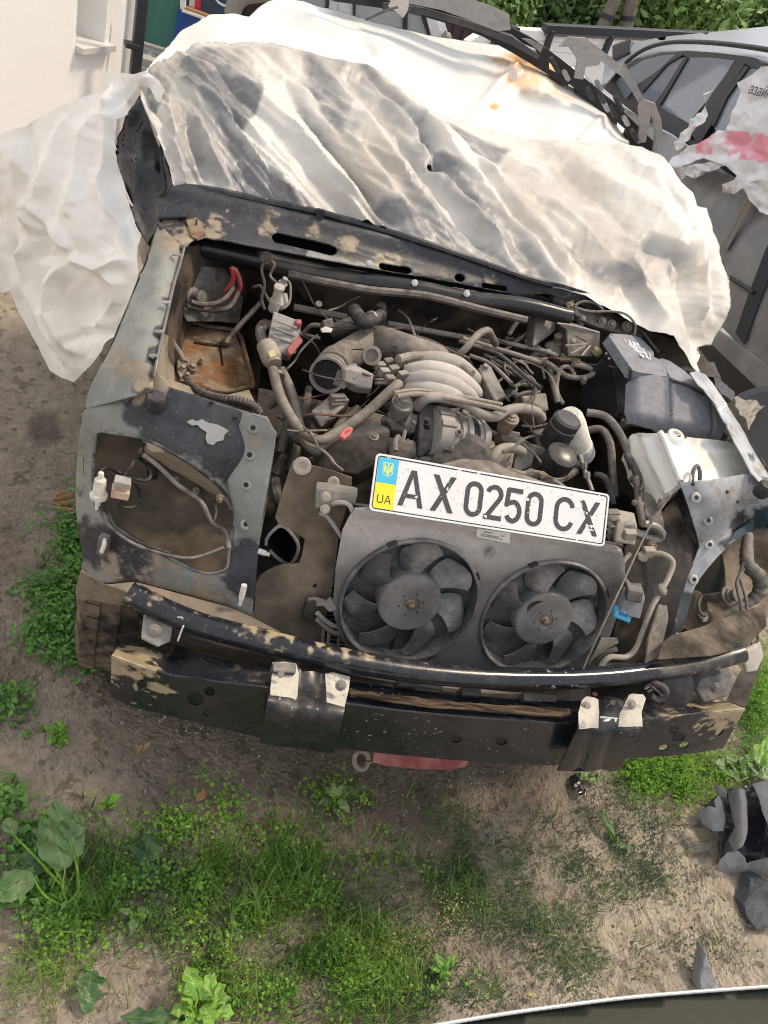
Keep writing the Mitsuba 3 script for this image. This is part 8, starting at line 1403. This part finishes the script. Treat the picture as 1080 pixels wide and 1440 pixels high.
lf = thing('fallen_leaf', 'pale leaf lying on the sand at the bottom centre', 'leaf'); put('blade', leaf_mesh(at(742, 1398, z=.01), at(756, 1400, z=.012), .012, .1, 0, .3, seed=5), 'dry_stalk', lf, smooth=True)
lf = thing('fallen_leaf', 'dry yellow sprig on the dark dirt under the left end of the beam', 'leaf')
for k, (a, b) in enumerate((((196, 1060), (190, 1048)), ((200, 1056), (212, 1042)), ((196, 1058), (206, 1052)), ((192, 1060), (200, 1048)))): put('leaflet', leaf_mesh(at(*a, z=.015), at(*b, z=.03), .011, .1, 0, .3, seed=k), 'dry_stalk', lf, smooth=True)
# dark lumps at the right: wheel and film behind the right wing
sw_ = thing('spare_tyre', 'black tyre lying behind the right wing', 'tyre')
so = at(1088, 632, z=.55); put('tyre', lathe(so, (-.5, -.5, .8), [(.16, -.08), (.23, -.09), (.27, -.06), (.28, 0), (.27, .06), (.23, .09), (.16, .08)], 40), 'suv_trim', sw_)
crumple('brown_film', 'crumpled brownish translucent film behind the right wing', 'film', [(1022, 566), (1036, 562), (1052, 568), (1070, 576), (1062, 582), (1054, 596), (1048, 610), (1034, 590)], [(1022, 566, 'y', 1.5), (1070, 576, 'y', 1.6), (1048, 610, 'y', 1.3)], 'tape_brown', 10, 95, .03, .1)
crumple('grey_liner', 'dark wheel arch liner leaning behind the right wing', 'car part', [(986, 508), (1000, 512), (1012, 536), (1030, 556), (1026, 566), (1012, 556), (1000, 534), (990, 520)], [(986, 508, 'y', 1.35), (1012, 536, 'y', 1.35), (1026, 566, 'y', 1.25)], 'suv_trim', 12, 97, .01, .05)
# ------------------------------------------------------------------ bonnet edge of another car in the foreground
fc = thing('foreground_car', 'glossy black edge of another car with a bright trim line at the bottom right corner', 'car')
fe_ = [(560, 1452), (640, 1437), (720, 1424), (800, 1413), (880, 1403), (960, 1396), (1040, 1390), (1110, 1385)]
fe_ = [tuple(x) for x in smooth_line(fe_, False, 5)]
scene['fore_black'] = pr(lambda p, n, uv: mix((0.004, 0.005, 0.003), (0.016, 0.018, 0.012), fbm(p.x*9, p.y*9, p.z*9, 3)), 0.5, spec=0.2); scene['fore_trim'] = pr((0.45, 0.45, 0.44), 0.4, metal=0.3)
fz_ = 1.12
put('trim', tube([at(u, v, z=fz_) for u, v in fe_], .0017, 10, 1, smooth=False), 'fore_trim', fc)
put('panel', sheet([(u, v+3) for u, v in fe_]+[(1120, 1700), (560, 1700)], [(u, v+3, 'z', fz_-.006) for u, v in fe_[::5]]+[(1120, 1700, 'z', fz_+.0), (560, 1700, 'z', fz_+.0), (840, 1600, 'z', fz_+.0)], .02, step=14), 'fore_black', fc, smooth=True)
put('lower_panel', sheet([(u, v+14) for u, v in fe_[::5]]+[(1130, 1520), (600, 1550)], [(u, v+14, 'z', fz_-.05) for u, v in fe_[::5]]+[(1130, 1520, 'z', fz_-.3), (600, 1550, 'z', fz_-.3)], .002, step=16), 'fore_black', fc)
